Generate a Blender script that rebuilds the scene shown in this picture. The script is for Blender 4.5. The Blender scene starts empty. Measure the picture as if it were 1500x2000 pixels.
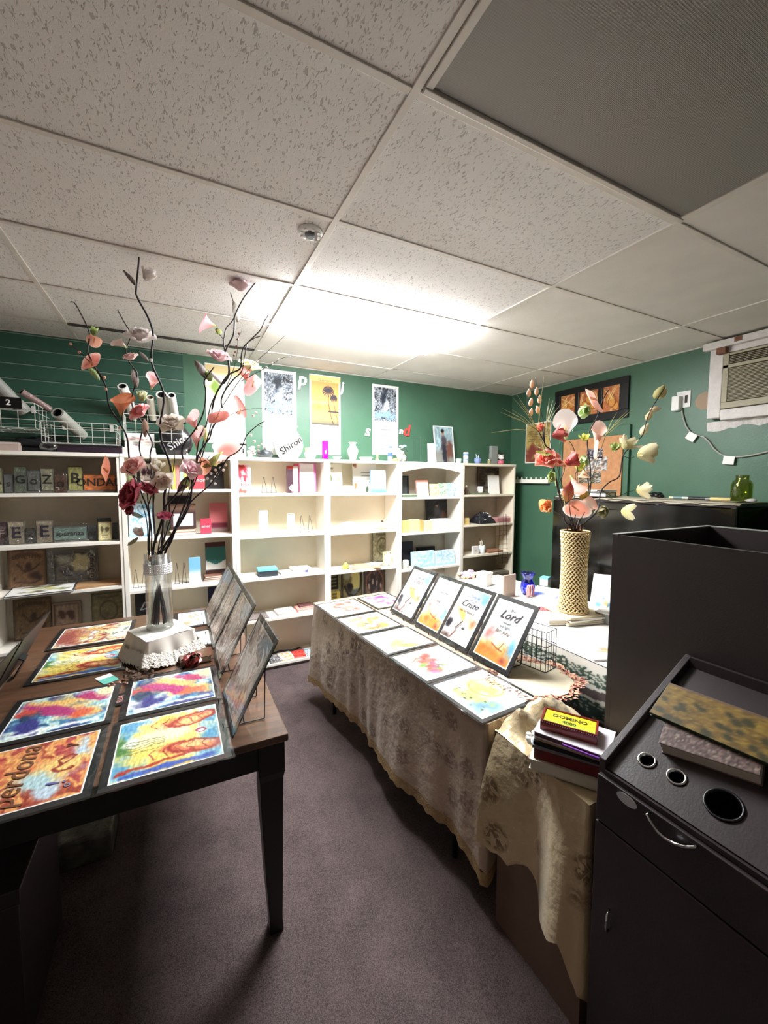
import bpy, bmesh, math, random
import numpy as np
from mathutils import Matrix, Vector

# ------------------------------------------------------------------ camera, world, light, exposure
SC = bpy.context.scene
COL = SC.collection
EYE = 1.64                                   # camera height over the carpet
FPX, YAW, PITCH, ROLL = 800.3, 0.46821, -0.07668, 0.00342


def cam_axes():
    cy, sy, cp, sp = math.cos(YAW), math.sin(YAW), math.cos(PITCH), math.sin(PITCH)
    f = Vector((sy * cp, cy * cp, sp)); r = Vector((cy, -sy, 0)); u = r.cross(f)
    cr, sr = math.cos(ROLL), math.sin(ROLL)
    return cr * r + sr * u, -sr * r + cr * u, f


CR, CU, CF = cam_axes()
cam_data = bpy.data.cameras.new('camera')
cam_data.sensor_fit = 'HORIZONTAL'; cam_data.sensor_width = 36.0
cam_data.lens = FPX / 1500 * 36.0; cam_data.clip_start = 0.02
camera = bpy.data.objects.new('camera', cam_data); COL.objects.link(camera)
camera.matrix_world = Matrix(((CR.x, CU.x, -CF.x, 0), (CR.y, CU.y, -CF.y, 0), (CR.z, CU.z, -CF.z, EYE), (0, 0, 0, 1)))
SC.camera = camera
world = bpy.data.worlds.new('world'); SC.world = world; world.use_nodes = True
world.node_tree.nodes['Background'].inputs[0].default_value = (0.9, 0.95, 1, 1)
world.node_tree.nodes['Background'].inputs[1].default_value = 0.0
LAMP_STRENGTH = 74.0                          # emission of the fluorescent lens in the ceiling
SC.view_settings.view_transform = 'Standard'; SC.view_settings.look = 'None'
SC.view_settings.exposure = 0.25; SC.view_settings.gamma = 1.0
SC.view_settings.use_curve_mapping = False
SC.cycles.max_bounces = 14; SC.cycles.diffuse_bounces = 8; SC.cycles.glossy_bounces = 4
SC.cycles.transmission_bounces = 8; SC.cycles.transparent_max_bounces = 16
SC.cycles.use_denoising = True; SC.cycles.caustics_reflective = False; SC.cycles.caustics_refractive = False
SC.cycles.sample_clamp_indirect = 6.0

RND = random.Random(7)
PI = math.pi


def at(px, py, ax, val):
    """world point where the ray of photo pixel (px,py) meets the plane axis ax = val"""
    d = CR * ((px - 750) / FPX) + CU * (-(py - 1000) / FPX) + CF
    v = val - EYE if ax == 2 else val
    p = d * (v / d[ax]); p.z += EYE
    return p


# ------------------------------------------------------------------ mesh tools
class MB:
    def __init__(s):
        s.v = []; s.f = []; s.c = []; s.smooth = False

    def add(s, vs, fs, M=None, col=None):
        n = len(s.v)
        for i, v in enumerate(vs):
            v = Vector(v)
            s.v.append(M @ v if M else v)
            s.c.append(col[i] if isinstance(col, list) else (col or (1, 1, 1)))
        s.f += [tuple(i + n for i in f) for f in fs]
        return s

    def box(s, x0, x1, y0, y1, z0, z1, M=None, col=None):
        vs = [(x, y, z) for x in (x0, x1) for y in (y0, y1) for z in (z0, z1)]
        fs = [(0, 1, 3, 2), (4, 6, 7, 5), (0, 4, 5, 1), (2, 3, 7, 6), (0, 2, 6, 4), (1, 5, 7, 3)]
        return s.add(vs, fs, M, col)

    def tube(s, pts, r, n=6, col=None, cap=True, M=None):
        pts = [Vector(p) for p in pts]; k = len(pts)
        rs = r if isinstance(r, (list, tuple)) else [r] * k
        t0 = (pts[1] - pts[0]).normalized()
        a = t0.orthogonal().normalized(); vs = []; fs = []
        for i, p in enumerate(pts):
            t = (pts[min(i + 1, k - 1)] - pts[max(i - 1, 0)])
            t = t.normalized() if t.length > 1e-9 else t0
            a = (a - t * a.dot(t)); a = a.normalized() if a.length > 1e-6 else t.orthogonal().normalized()
            b = t.cross(a)
            for j in range(n):
                an = 2 * PI * j / n
                vs.append(p + (a * math.cos(an) + b * math.sin(an)) * rs[i])
        for i in range(k - 1):
            for j in range(n):
                fs.append((i * n + j, i * n + (j + 1) % n, (i + 1) * n + (j + 1) % n, (i + 1) * n + j))
        if cap: fs += [tuple(range(n - 1, -1, -1)), tuple((k - 1) * n + j for j in range(n))]
        return s.add(vs, fs, M, col)

    def lathe(s, prof, n=24, M=None, col=None, cap=True, colf=None):
        vs = []; fs = []; cs = []
        for i, (r, z) in enumerate(prof):
            for j in range(n):
                an = 2 * PI * j / n
                vs.append((r * math.cos(an), r * math.sin(an), z)); cs.append(colf(i, j) if colf else (col or (1, 1, 1)))
        k = len(prof)
        for i in range(k - 1):
            for j in range(n):
                fs.append((i * n + j, i * n + (j + 1) % n, (i + 1) * n + (j + 1) % n, (i + 1) * n + j))
        if cap:
            if prof[0][0] > 1e-5: fs.append(tuple(range(n - 1, -1, -1)))
            if prof[-1][0] > 1e-5: fs.append(tuple((k - 1) * n + j for j in range(n)))
        return s.add(vs, fs, M, cs)

    def grid(s, fn, nu, nv, M=None, colf=None, col=None):
        vs = []; cs = []
        for i in range(nu + 1):
            for j in range(nv + 1):
                u, v = i / nu, j / nv
                vs.append(fn(u, v)); cs.append(colf(u, v) if colf else (col or (1, 1, 1)))
        fs = [(i * (nv + 1) + j, (i + 1) * (nv + 1) + j, (i + 1) * (nv + 1) + j + 1, i * (nv + 1) + j + 1)
              for i in range(nu) for j in range(nv)]
        return s.add(vs, fs, M, cs)

    def ball(s, c, r, n=8, col=None, sq=(1, 1, 1), M=None):
        c = Vector(c)
        prof = [(math.sin(PI * i / n), -math.cos(PI * i / n)) for i in range(n + 1)]
        vs = []; fs = []; m = n + 2
        for a, z in prof:
            for j in range(m):
                an = 2 * PI * j / m
                vs.append(c + Vector((a * math.cos(an) * sq[0], a * math.sin(an) * sq[1], z * sq[2])) * r)
        for i in range(n):
            for j in range(m): fs.append((i * m + j, i * m + (j + 1) % m, (i + 1) * m + (j + 1) % m, (i + 1) * m + j))
        return s.add(vs, fs, M, col)


def lin(c):
    return tuple((x / 12.92 if x <= 0.04045 else ((x + 0.055) / 1.055) ** 2.4) for x in c[:3])


def mesh_from(mb, name, smooth=False, colored=False):
    me = bpy.data.meshes.new(name)
    me.from_pydata([tuple(v) for v in mb.v], [], mb.f)
    if colored:
        a = me.color_attributes.new('Col', 'FLOAT_COLOR', 'POINT')
        arr = np.ones((len(mb.v), 4), dtype=np.float32)
        c = np.array(mb.c, dtype=np.float32).reshape(-1, 3)[:, :3]
        arr[:, :3] = np.where(c <= 0.04045, c / 12.92, ((np.clip(c, 0, 9) + 0.055) / 1.055) ** 2.4)
        a.data.foreach_set('color', arr.ravel())
    if smooth: me.polygons.foreach_set('use_smooth', [True] * len(me.polygons))
    me.update()
    return me


def fixnormals(me):
    bm = bmesh.new(); bm.from_mesh(me); bmesh.ops.recalc_face_normals(bm, faces=bm.faces); bm.to_mesh(me); bm.free()


def obj(name, mb, m, parent=None, smooth=False, colored=False, bevel=0, kind=None, label=None, recenter=True, rot=None):
    if parent is None and recenter and mb.v:
        xs = [v.x for v in mb.v]; ys = [v.y for v in mb.v]; zs = [v.z for v in mb.v]
        c = Vector(((min(xs) + max(xs)) / 2, (min(ys) + max(ys)) / 2, min(zs)))
        mb.v = [v - c for v in mb.v]
    else: c = Vector((0, 0, 0))
    me = mesh_from(mb, name, smooth, colored)
    fixnormals(me)
    o = bpy.data.objects.new(name, me); COL.objects.link(o); o.location = c
    me.materials.append(m)
    if parent is not None: o.parent = parent
    if kind: o['kind'] = kind
    if label: o['label'] = label
    if bevel:
        b = o.modifiers.new('bevel', 'BEVEL'); b.width = bevel; b.segments = 2; b.limit_method = 'ANGLE'
    if smooth and not bevel:
        pass
    return o


LABELS = {}


def tag(o, label, cat, group=None):
    o['label'] = label; o['category'] = cat
    if group: o['group'] = group
    if label in LABELS and not group: print('DUPLABEL', label)
    LABELS[label] = 1
    return o


def thing(name, label, cat, loc=(0, 0, 0), rot=None, group=None, axes=None):
    o = bpy.data.objects.new(name, None); COL.objects.link(o); o.empty_display_size = 0.05
    if axes:
        r, u, n = [Vector(a).normalized() for a in axes]
        o.matrix_world = Matrix(((r.x, u.x, n.x, loc[0]), (r.y, u.y, n.y, loc[1]), (r.z, u.z, n.z, loc[2]), (0, 0, 0, 1)))
    else:
        o.location = loc
        if rot is not None: o.rotation_euler = (0, 0, rot) if not isinstance(rot, tuple) else rot
    return tag(o, label, cat, group)


def T(x=0, y=0, z=0, rx=0, ry=0, rz=0, s=1):
    return (Matrix.Translation((x, y, z)) @ Matrix.Rotation(rz, 4, 'Z') @ Matrix.Rotation(ry, 4, 'Y')
            @ Matrix.Rotation(rx, 4, 'X') @ Matrix.Diagonal((s, s, s, 1)))


_tx = {}


def text_mb(txt, size, extrude=0.0, shear=0.0, align='CENTER', M=None, bold=0.0, col=None, sp=1.0):
    """lettering lying in local XY, centred"""
    cu = bpy.data.curves.new('t', 'FONT'); cu.body = txt; cu.size = size; cu.extrude = extrude
    cu.shear = shear; cu.align_x = align; cu.align_y = 'CENTER'; cu.offset = bold; cu.resolution_u = 2
    cu.space_character = sp
    o = bpy.data.objects.new('t', cu); me = bpy.data.meshes.new_from_object(o)
    mb = MB(); mb.add([v.co for v in me.vertices], [tuple(p.vertices) for p in me.polygons], M, col)
    bpy.data.objects.remove(o); bpy.data.curves.remove(cu); bpy.data.meshes.remove(me)
    return mb


# ------------------------------------------------------------------ materials
def newmat(name):
    m = bpy.data.materials.new(name); m.use_nodes = True
    nt = m.node_tree; b = nt.nodes['Principled BSDF']
    return m, nt, b


def mat(name, col, rough=0.6, metal=0.0, spec=0.5, noise=0.0, nscale=30, bump=0.0, bscale=60, coat=0, alpha=1, trans=0, ior=1.45,
        stretch=(1, 1, 1)):
    m, nt, b = newmat(name)
    c = lin(col) + (1,)
    b.inputs['Base Color'].default_value = c; b.inputs['Roughness'].default_value = rough
    b.inputs['Metallic'].default_value = metal; b.inputs['Specular IOR Level'].default_value = spec
    b.inputs['Coat Weight'].default_value = coat; b.inputs['Transmission Weight'].default_value = trans
    b.inputs['IOR'].default_value = ior
    if noise or bump:
        tc = nt.nodes.new('ShaderNodeTexCoord'); mp = nt.nodes.new('ShaderNodeMapping'); mp.inputs['Scale'].default_value = stretch
        nt.links.new(tc.outputs['Object'], mp.inputs['Vector'])
    if noise:
        n = nt.nodes.new('ShaderNodeTexNoise'); n.inputs['Scale'].default_value = nscale; n.inputs['Detail'].default_value = 5
        nt.links.new(mp.outputs[0], n.inputs['Vector'])
        r = nt.nodes.new('ShaderNodeValToRGB')
        r.color_ramp.elements[0].position = 0.3; r.color_ramp.elements[1].position = 0.7
        r.color_ramp.elements[0].color = tuple(x * (1 - noise) for x in c[:3]) + (1,)
        r.color_ramp.elements[1].color = tuple(min(1, x * (1 + noise)) for x in c[:3]) + (1,)
        nt.links.new(n.outputs[0], r.inputs[0]); nt.links.new(r.outputs[0], b.inputs['Base Color'])
    if bump:
        n2 = nt.nodes.new('ShaderNodeTexNoise'); n2.inputs['Scale'].default_value = bscale; n2.inputs['Detail'].default_value = 3
        nt.links.new(mp.outputs[0], n2.inputs['Vector'])
        bp = nt.nodes.new('ShaderNodeBump'); bp.inputs['Strength'].default_value = bump; bp.inputs['Distance'].default_value = 0.01
        nt.links.new(n2.outputs[0], bp.inputs['Height']); nt.links.new(bp.outputs[0], b.inputs['Normal'])
    return m


def vcmat(name, rough=0.5, coat=0.0, trans=0.0, spec=0.4, gam=1.0):
    m, nt, b = newmat(name)
    a = nt.nodes.new('ShaderNodeAttribute'); a.attribute_name = 'Col'
    if gam != 1:
        g = nt.nodes.new('ShaderNodeGamma'); g.inputs[1].default_value = gam; nt.links.new(a.outputs['Color'], g.inputs[0]); a = g
    nt.links.new(a.outputs['Color'], b.inputs['Base Color']); b.inputs['Roughness'].default_value = rough
    b.inputs['Coat Weight'].default_value = coat; b.inputs['Specular IOR Level'].default_value = spec
    if trans:
        t = nt.nodes.new('ShaderNodeBsdfTranslucent'); mx = nt.nodes.new('ShaderNodeMixShader'); mx.inputs[0].default_value = trans
        nt.links.new(a.outputs['Color'], t.inputs[0]); nt.links.new(b.outputs[0], mx.inputs[1]); nt.links.new(t.outputs[0], mx.inputs[2])
        nt.links.new(mx.outputs[0], nt.nodes['Material Output'].inputs[0])
    return m


def glassmat(name, col, gloss=0.12, tint=0.9, rough=0.03, bump=0.0, bscale=20, fk=0.3):
    """thin clear film or thin-walled glass: mostly passes light, glossy on top"""
    m, nt, b = newmat(name); nt.nodes.remove(b)
    tr = nt.nodes.new('ShaderNodeBsdfTransparent'); gl = nt.nodes.new('ShaderNodeBsdfGlossy'); mx = nt.nodes.new('ShaderNodeMixShader')
    tr.inputs[0].default_value = lin(col) + (1,); gl.inputs['Roughness'].default_value = rough
    lw = nt.nodes.new('ShaderNodeLayerWeight'); lw.inputs[0].default_value = 0.35
    ma = nt.nodes.new('ShaderNodeMath'); ma.operation = 'MULTIPLY_ADD'; ma.inputs[1].default_value = fk; ma.inputs[2].default_value = gloss
    nt.links.new(lw.outputs['Fresnel'], ma.inputs[0]); nt.links.new(ma.outputs[0], mx.inputs[0])
    nt.links.new(tr.outputs[0], mx.inputs[1]); nt.links.new(gl.outputs[0], mx.inputs[2])
    nt.links.new(mx.outputs[0], nt.nodes['Material Output'].inputs[0])
    if bump:
        tc = nt.nodes.new('ShaderNodeTexCoord'); n2 = nt.nodes.new('ShaderNodeTexNoise'); n2.inputs['Scale'].default_value = bscale
        n2.inputs['Distortion'].default_value = 1.5
        bp = nt.nodes.new('ShaderNodeBump'); bp.inputs['Strength'].default_value = bump; bp.inputs['Distance'].default_value = 0.02
        nt.links.new(tc.outputs['Object'], n2.inputs['Vector']); nt.links.new(n2.outputs[0], bp.inputs['Height'])
        nt.links.new(bp.outputs[0], gl.inputs['Normal']); nt.links.new(bp.outputs[0], lw.inputs['Normal'])
    return m


M = {}
M['print'] = vcmat('printed_paper', 0.45, 0.15, gam=1.5)
M['paint'] = vcmat('painted_print', 0.45, 0.15)
M['calendar'] = vcmat('calendar_print', 0.6, 0.0, gam=1.85)
M['gloss_print'] = vcmat('glossy_print', 0.25, 0.5)
M['petal'] = vcmat('silk_petal', 0.6, 0, 0.38)
M['ceramic'] = vcmat('painted_ceramic', 0.2, 0.6)
M['matte'] = vcmat('matte_paint', 0.8)
M['shelf'] = mat('white_melamine', (0.93, 0.91, 0.87), 0.4, noise=0.02, nscale=6)
M['shelf_back'] = mat('cream_hardboard', (0.87, 0.84, 0.76), 0.6, noise=0.03, nscale=8)
M['shelf_cream'] = mat('cream_melamine_edges', (0.88, 0.84, 0.76), 0.45, noise=0.03, nscale=8)
M['shelf_dark'] = mat('grey_hardboard', (0.74, 0.71, 0.65), 0.6, noise=0.12, nscale=7)  # darker, mottled grey back boards for the outer bookcases
M['wall'] = mat('green_wall_paint', (0.26, 0.40, 0.315), 0.42, noise=0.10, nscale=3.0, bump=0.08, bscale=90)
M['slat'] = mat('dark_green_slatwall', (0.17, 0.315, 0.255), 0.5, noise=0.1, nscale=6)
M['slatgap'] = mat('pale_slatwall_groove', (0.52, 0.60, 0.53), 0.6)
M['bar'] = mat('ceiling_grid_paint', (0.84, 0.82, 0.79), 0.5, noise=0.05, nscale=12)
M['plenum'] = mat('dark_plenum', (0.1, 0.09, 0.09), 0.9)
M['tile_plain'] = mat('plain_ceiling_tile', (0.86, 0.845, 0.82), 0.85, noise=0.05, nscale=5, bump=0.15, bscale=120)
M['black'] = mat('black_plastic', (0.045, 0.045, 0.05), 0.35, noise=0.1)
M['matboard'] = mat('black_mat_board', (0.10, 0.105, 0.11), 0.4, noise=0.12, nscale=20)
M['black_lam'] = mat('dark_brown_laminate', (0.195, 0.165, 0.168), 0.38, noise=0.10, nscale=4, bump=0.06, bscale=200)
M['black_rim'] = mat('grey_edge_band', (0.60, 0.60, 0.58), 0.5)
M['white'] = mat('white_card', (0.93, 0.93, 0.92), 0.6)
M['page'] = mat('book_pages', (0.86, 0.84, 0.78), 0.8, noise=0.06, nscale=200, stretch=(.05, .05, 8))
M['film'] = glassmat('clear_plastic_sleeve', (0.985, 0.985, 0.985), 0.015, bump=0.10, bscale=7, fk=0.10, rough=0.08)
M['crinkle'] = glassmat('crinkled_cellophane', (0.93, 0.93, 0.93), 0.07, rough=0.10, bump=0.8, bscale=22, fk=0.25)
M['glass'] = glassmat('clear_glass', (0.985, 0.99, 0.99), 0.03, fk=0.5)
M['sleeve'] = glassmat('shiny_plastic_sleeve', (0.985, 0.985, 0.985), 0.05, bump=0.45, bscale=6, fk=0.25, rough=0.12)
M['room'] = mat('beige_wall_paint', (0.58, 0.54, 0.51), 0.8)
M['caseglass'] = glassmat('dusty_case_glass', (0.35, 0.35, 0.36), 0.05, rough=0.12)
M['greenglass'] = glassmat('olive_glass', (0.86, 0.88, 0.60), 0.08)
M['blueglass'] = glassmat('cobalt_glass', (0.62, 0.66, 0.94), 0.10)
M['pinkglass'] = glassmat('magenta_glass', (0.95, 0.5, 0.93), 0.10)
M['chrome'] = mat('chrome', (0.85, 0.85, 0.86), 0.12, 1.0)
M['wire'] = mat('black_wire', (0.06, 0.06, 0.065), 0.4, 0.3)
M['wire_white'] = mat('white_coated_wire', (0.80, 0.80, 0.76), 0.4)
M['stem'] = mat('dark_brown_stem', (0.16, 0.13, 0.14), 0.6, noise=0.3, nscale=60)
M['twig'] = mat('greenish_twig', (0.33, 0.31, 0.20), 0.6, noise=0.3, nscale=60)
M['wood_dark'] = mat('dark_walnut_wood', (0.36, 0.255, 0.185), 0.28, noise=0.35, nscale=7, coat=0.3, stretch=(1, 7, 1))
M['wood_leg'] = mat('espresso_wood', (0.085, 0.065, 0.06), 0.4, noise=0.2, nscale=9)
M['cord'] = mat('grey_cord', (0.62, 0.62, 0.58), 0.5)
M['cardboard'] = mat('brown_cardboard', (0.42, 0.33, 0.28), 0.8, noise=0.08, nscale=10)
M['board'] = mat('tan_cork_board', (0.72, 0.52, 0.36), 0.85, noise=0.15, nscale=25)
M['plaster'] = mat('white_plaster', (0.86, 0.84, 0.83), 0.9, noise=0.08, nscale=20, bump=0.5, bscale=60)
M['satin'] = mat('white_satin', (0.87, 0.85, 0.81), 0.35, noise=0.06, nscale=12)
M['lace'] = mat('white_lace', (0.92, 0.90, 0.86), 0.8, bump=0.9, bscale=110)
M['rust'] = mat('bare_brown_wood', (0.48, 0.33, 0.25), 0.8, noise=0.2, nscale=20)
M['ac'] = mat('aged_ac_plastic', (0.62, 0.59, 0.49), 0.5, noise=0.08, nscale=15)
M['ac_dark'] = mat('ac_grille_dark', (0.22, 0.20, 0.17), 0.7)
M['wicker'] = mat('straw_weave', (0.90, 0.80, 0.60), 0.7, noise=0.22, nscale=70)
M['rhine'] = mat('rhinestones', (0.96, 0.96, 0.97), 0.15, 0.2)


def carpet_mat():
    m, nt, b = newmat('plum_brown_carpet')
    tc = nt.nodes.new('ShaderNodeTexCoord')
    n = nt.nodes.new('ShaderNodeTexNoise'); n.inputs['Scale'].default_value = 330; n.inputs['Detail'].default_value = 4
    n2 = nt.nodes.new('ShaderNodeTexNoise'); n2.inputs['Scale'].default_value = 7; n2.inputs['Detail'].default_value = 6
    mx = nt.nodes.new('ShaderNodeMath'); mx.operation = 'MULTIPLY_ADD'; mx.inputs[1].default_value = 0.35
    r = nt.nodes.new('ShaderNodeValToRGB')
    r.color_ramp.elements[0].position = 0.42; r.color_ramp.elements[0].color = lin((0.175, 0.15, 0.15)) + (1,)
    r.color_ramp.elements[1].position = 0.88; r.color_ramp.elements[1].color = lin((0.41, 0.355, 0.352)) + (1,)
    nt.links.new(tc.outputs['Object'], n.inputs['Vector']); nt.links.new(tc.outputs['Object'], n2.inputs['Vector'])
    nt.links.new(n2.outputs[0], mx.inputs[0]); nt.links.new(n.outputs[0], mx.inputs[2])
    nt.links.new(mx.outputs[0], r.inputs[0]); nt.links.new(r.outputs[0], b.inputs['Base Color'])
    bp = nt.nodes.new('ShaderNodeBump'); bp.inputs['Strength'].default_value = 0.7; bp.inputs['Distance'].default_value = 0.006
    nt.links.new(n.outputs[0], bp.inputs['Height']); nt.links.new(bp.outputs[0], b.inputs['Normal'])
    b.inputs['Roughness'].default_value = 0.95; b.inputs['Specular IOR Level'].default_value = 0.15
    return m


def tile_mat():
    """fissured mineral tile: pitted worm marks as fine relief"""
    m, nt, b = newmat('fissured_ceiling_tile')
    tc = nt.nodes.new('ShaderNodeTexCoord'); mp = nt.nodes.new('ShaderNodeMapping'); mp.inputs['Scale'].default_value = (1.0, 0.42, 1)
    nt.links.new(tc.outputs['Object'], mp.inputs['Vector'])
    n = nt.nodes.new('ShaderNodeTexNoise'); n.inputs['Scale'].default_value = 150; n.inputs['Detail'].default_value = 1.5
    n.inputs['Distortion'].default_value = 0.8
    nt.links.new(mp.outputs[0], n.inputs['Vector'])
    r = nt.nodes.new('ShaderNodeValToRGB'); r.color_ramp.elements[0].position = 0.335; r.color_ramp.elements[1].position = 0.415
    nt.links.new(n.outputs[0], r.inputs[0])
    n3 = nt.nodes.new('ShaderNodeTexNoise'); n3.inputs['Scale'].default_value = 240; n3.inputs['Detail'].default_value = 2
    nt.links.new(tc.outputs['Object'], n3.inputs['Vector'])
    ad = nt.nodes.new('ShaderNodeMath'); ad.operation = 'MULTIPLY_ADD'; ad.inputs[1].default_value = 0.35
    nt.links.new(n3.outputs[0], ad.inputs[0]); nt.links.new(r.outputs[0], ad.inputs[2])
    bp = nt.nodes.new('ShaderNodeBump'); bp.inputs['Strength'].default_value = 0.55; bp.inputs['Distance'].default_value = 0.003
    nt.links.new(ad.outputs[0], bp.inputs['Height']); nt.links.new(bp.outputs[0], b.inputs['Normal'])
    mc = nt.nodes.new('ShaderNodeMix'); mc.data_type = 'RGBA'
    mc.inputs['A'].default_value = lin((0.725, 0.71, 0.695)) + (1,); mc.inputs['B'].default_value = lin((0.90, 0.89, 0.88)) + (1,)
    nt.links.new(r.outputs[0], mc.inputs['Factor']); nt.links.new(mc.outputs['Result'], b.inputs['Base Color'])
    b.inputs['Roughness'].default_value = 0.9
    return m


def brocade_mat(name, base, dark, scale=9, rough=0.38):
    m, nt, b = newmat(name)
    tc = nt.nodes.new('ShaderNodeTexCoord')
    v = nt.nodes.new('ShaderNodeTexVoronoi'); v.inputs['Scale'].default_value = scale
    n = nt.nodes.new('ShaderNodeTexNoise'); n.inputs['Scale'].default_value = scale * 3.2; n.inputs['Detail'].default_value = 2
    n.inputs['Distortion'].default_value = 2.5
    nt.links.new(tc.outputs['Object'], v.inputs['Vector']); nt.links.new(tc.outputs['Object'], n.inputs['Vector'])
    r1 = nt.nodes.new('ShaderNodeValToRGB'); r1.color_ramp.elements[0].position = 0.30; r1.color_ramp.elements[1].position = 0.42
    r1.color_ramp.elements[0].color = (1, 1, 1, 1); r1.color_ramp.elements[1].color = (0, 0, 0, 1)
    nt.links.new(v.outputs['Distance'], r1.inputs[0])
    r2 = nt.nodes.new('ShaderNodeValToRGB'); r2.color_ramp.elements[0].position = 0.44; r2.color_ramp.elements[1].position = 0.5
    nt.links.new(n.outputs[0], r2.inputs[0])
    mu = nt.nodes.new('ShaderNodeMath'); mu.operation = 'MULTIPLY'
    nt.links.new(r1.outputs[0], mu.inputs[0]); nt.links.new(r2.outputs[0], mu.inputs[1])
    mc = nt.nodes.new('ShaderNodeMix'); mc.data_type = 'RGBA'
    mc.inputs['A'].default_value = lin(base) + (1,); mc.inputs['B'].default_value = lin(dark) + (1,)
    nt.links.new(mu.outputs[0], mc.inputs['Factor']); nt.links.new(mc.outputs['Result'], b.inputs['Base Color'])
    rr = nt.nodes.new('ShaderNodeMath'); rr.operation = 'MULTIPLY_ADD'; rr.inputs[1].default_value = 0.3; rr.inputs[2].default_value = rough
    nt.links.new(mu.outputs[0], rr.inputs[0]); nt.links.new(rr.outputs[0], b.inputs['Roughness'])
    n4 = nt.nodes.new('ShaderNodeTexNoise'); n4.inputs['Scale'].default_value = 22; n4.inputs['Detail'].default_value = 4
    nt.links.new(tc.outputs['Object'], n4.inputs['Vector'])
    bp = nt.nodes.new('ShaderNodeBump'); bp.inputs['Strength'].default_value = 0.5; bp.inputs['Distance'].default_value = 0.016
    nt.links.new(n4.outputs[0], bp.inputs['Height']); nt.links.new(bp.outputs[0], b.inputs['Normal'])
    b.inputs['Sheen Weight'].default_value = 0.3; b.inputs['Metallic'].default_value = 0.3
    return m


def lens_mat():
    m, nt, b = newmat('lit_fluorescent_lens')
    b.inputs['Base Color'].default_value = (1, 1, 1, 1)
    b.inputs['Emission Color'].default_value = (0.97, 0.985, 1.0, 1); b.inputs['Emission Strength'].default_value = LAMP_STRENGTH
    return m


M['carpet'] = carpet_mat(); M['tile'] = tile_mat(); M['lens'] = lens_mat()
M['cloth_damask'] = brocade_mat('taupe_gold_damask', (0.75, 0.67, 0.57), (0.58, 0.50, 0.42), 8, 0.34)
M['cloth_gold'] = brocade_mat('gold_floral_brocade', (0.84, 0.76, 0.60), (0.56, 0.47, 0.34), 7.5, 0.26)
M['trim_gold'] = mat('gold_braid', (0.68, 0.57, 0.40), 0.6, noise=0.2, nscale=60, bump=0.8, bscale=150)


# ------------------------------------------------------------------ painting tools (flat print as vertex colours)
def fbm(U, V, seed, sc=1.0, oct=4):
    r = np.random.RandomState(int(abs(seed))); out = np.zeros_like(U); amp = 1.0; tot = 0
    for o in range(oct):
        for k in range(4):
            a = r.uniform(0, 2 * PI); f = sc * (2 ** o) * r.uniform(0.7, 1.3); ph = r.uniform(0, 6.28)
            out += amp * 0.25 * np.sin(f * 2 * PI * (U * math.cos(a) + V * math.sin(a)) + ph)
        tot += amp * 0.5; amp *= 0.55
    return out / tot


def mixin(img, mask, col):
    mask = np.clip(mask, 0, 1)[:, None]
    return img * (1 - mask) + np.array(col)[None, :] * mask


def blob(img, U, V, cx, cy, rx, ry, ang, col, soft=0.25, wob=0.25, seed=0, k=1.0):
    c, s = math.cos(ang), math.sin(ang); x = (U - cx) * c + (V - cy) * s; y = -(U - cx) * s + (V - cy) * c
    d = np.sqrt((x / rx) ** 2 + (y / ry) ** 2) + wob * fbm(U, V, seed + 11, 3, 3)
    return mixin(img, k * (1 - (d - 1 + soft) / soft / 2), col)


def ring(img, U, V, cx, cy, rx, ry, ang, w, col):
    c, s = math.cos(ang), math.sin(ang); x = (U - cx) * c + (V - cy) * s; y = -(U - cx) * s + (V - cy) * c
    d = np.abs(np.sqrt((x / rx) ** 2 + (y / ry) ** 2) - 1)
    return mixin(img, 1.3 - d / w, col)


def stroke(img, U, V, pts, w, col, k=1.0):
    d = np.full_like(U, 9.0)
    for (a, b), (c, e) in zip(pts[:-1], pts[1:]):
        L = (c - a) ** 2 + (e - b) ** 2 + 1e-9
        t = np.clip(((U - a) * (c - a) + (V - b) * (e - b)) / L, 0, 1)
        d = np.minimum(d, np.hypot(U - a - t * (c - a), V - b - t * (e - b)))
    return mixin(img, k * (1.5 - d / w), col)


def flow(U, V, seed, pal, sc=1.2, warp=0.25):
    u = U + warp * fbm(U, V, seed, sc); v = V + warp * fbm(U, V, seed + 5, sc)
    t = 0.5 + 0.5 * fbm(u, v, seed + 9, sc * 1.3, 3); t = np.clip((t - 0.2) / 0.6, 0, 0.9999) * (len(pal) - 1)
    i = t.astype(int); f = (t - i)[:, None]; P = np.array(pal)
    return P[i] * (1 - f) + P[np.minimum(i + 1, len(pal) - 1)] * f + 0.04 * fbm(U, V, seed + 3, 9, 3)[:, None]


def print_mb(w, h, fn, nx, ny, z=0.0, border=0.0, x0=None, y0=None, bcol=(0.95, 0.95, 0.93)):
    """rectangle in local XY centred on 0 (or from x0,y0), painted with fn(U,V)->rgb"""
    x0 = -w / 2 if x0 is None else x0; y0 = -h / 2 if y0 is None else y0
    u = np.linspace(0, 1, nx + 1); v = np.linspace(0, 1, ny + 1)
    U, V = np.meshgrid(u, v, indexing='ij'); Uf, Vf = U.ravel(), V.ravel()
    img = np.clip(fn(Uf, Vf), 0, 1)
    if border:
        bx, by = border / w, border / h
        e = (Uf < bx) | (Uf > 1 - bx) | (Vf < by) | (Vf > 1 - by)
        img = np.where(e[:, None], np.array(bcol)[None, :], img)
    mb = MB()
    mb.v = [Vector((x0 + a * w, y0 + b * h, z)) for a, b in zip(Uf, Vf)]
    mb.c = [tuple(c) for c in img]
    mb.f = [(i * (ny + 1) + j, (i + 1) * (ny + 1) + j, (i + 1) * (ny + 1) + j + 1, i * (ny + 1) + j + 1) for i in range(nx) for j in range(ny)]
    return mb


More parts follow.
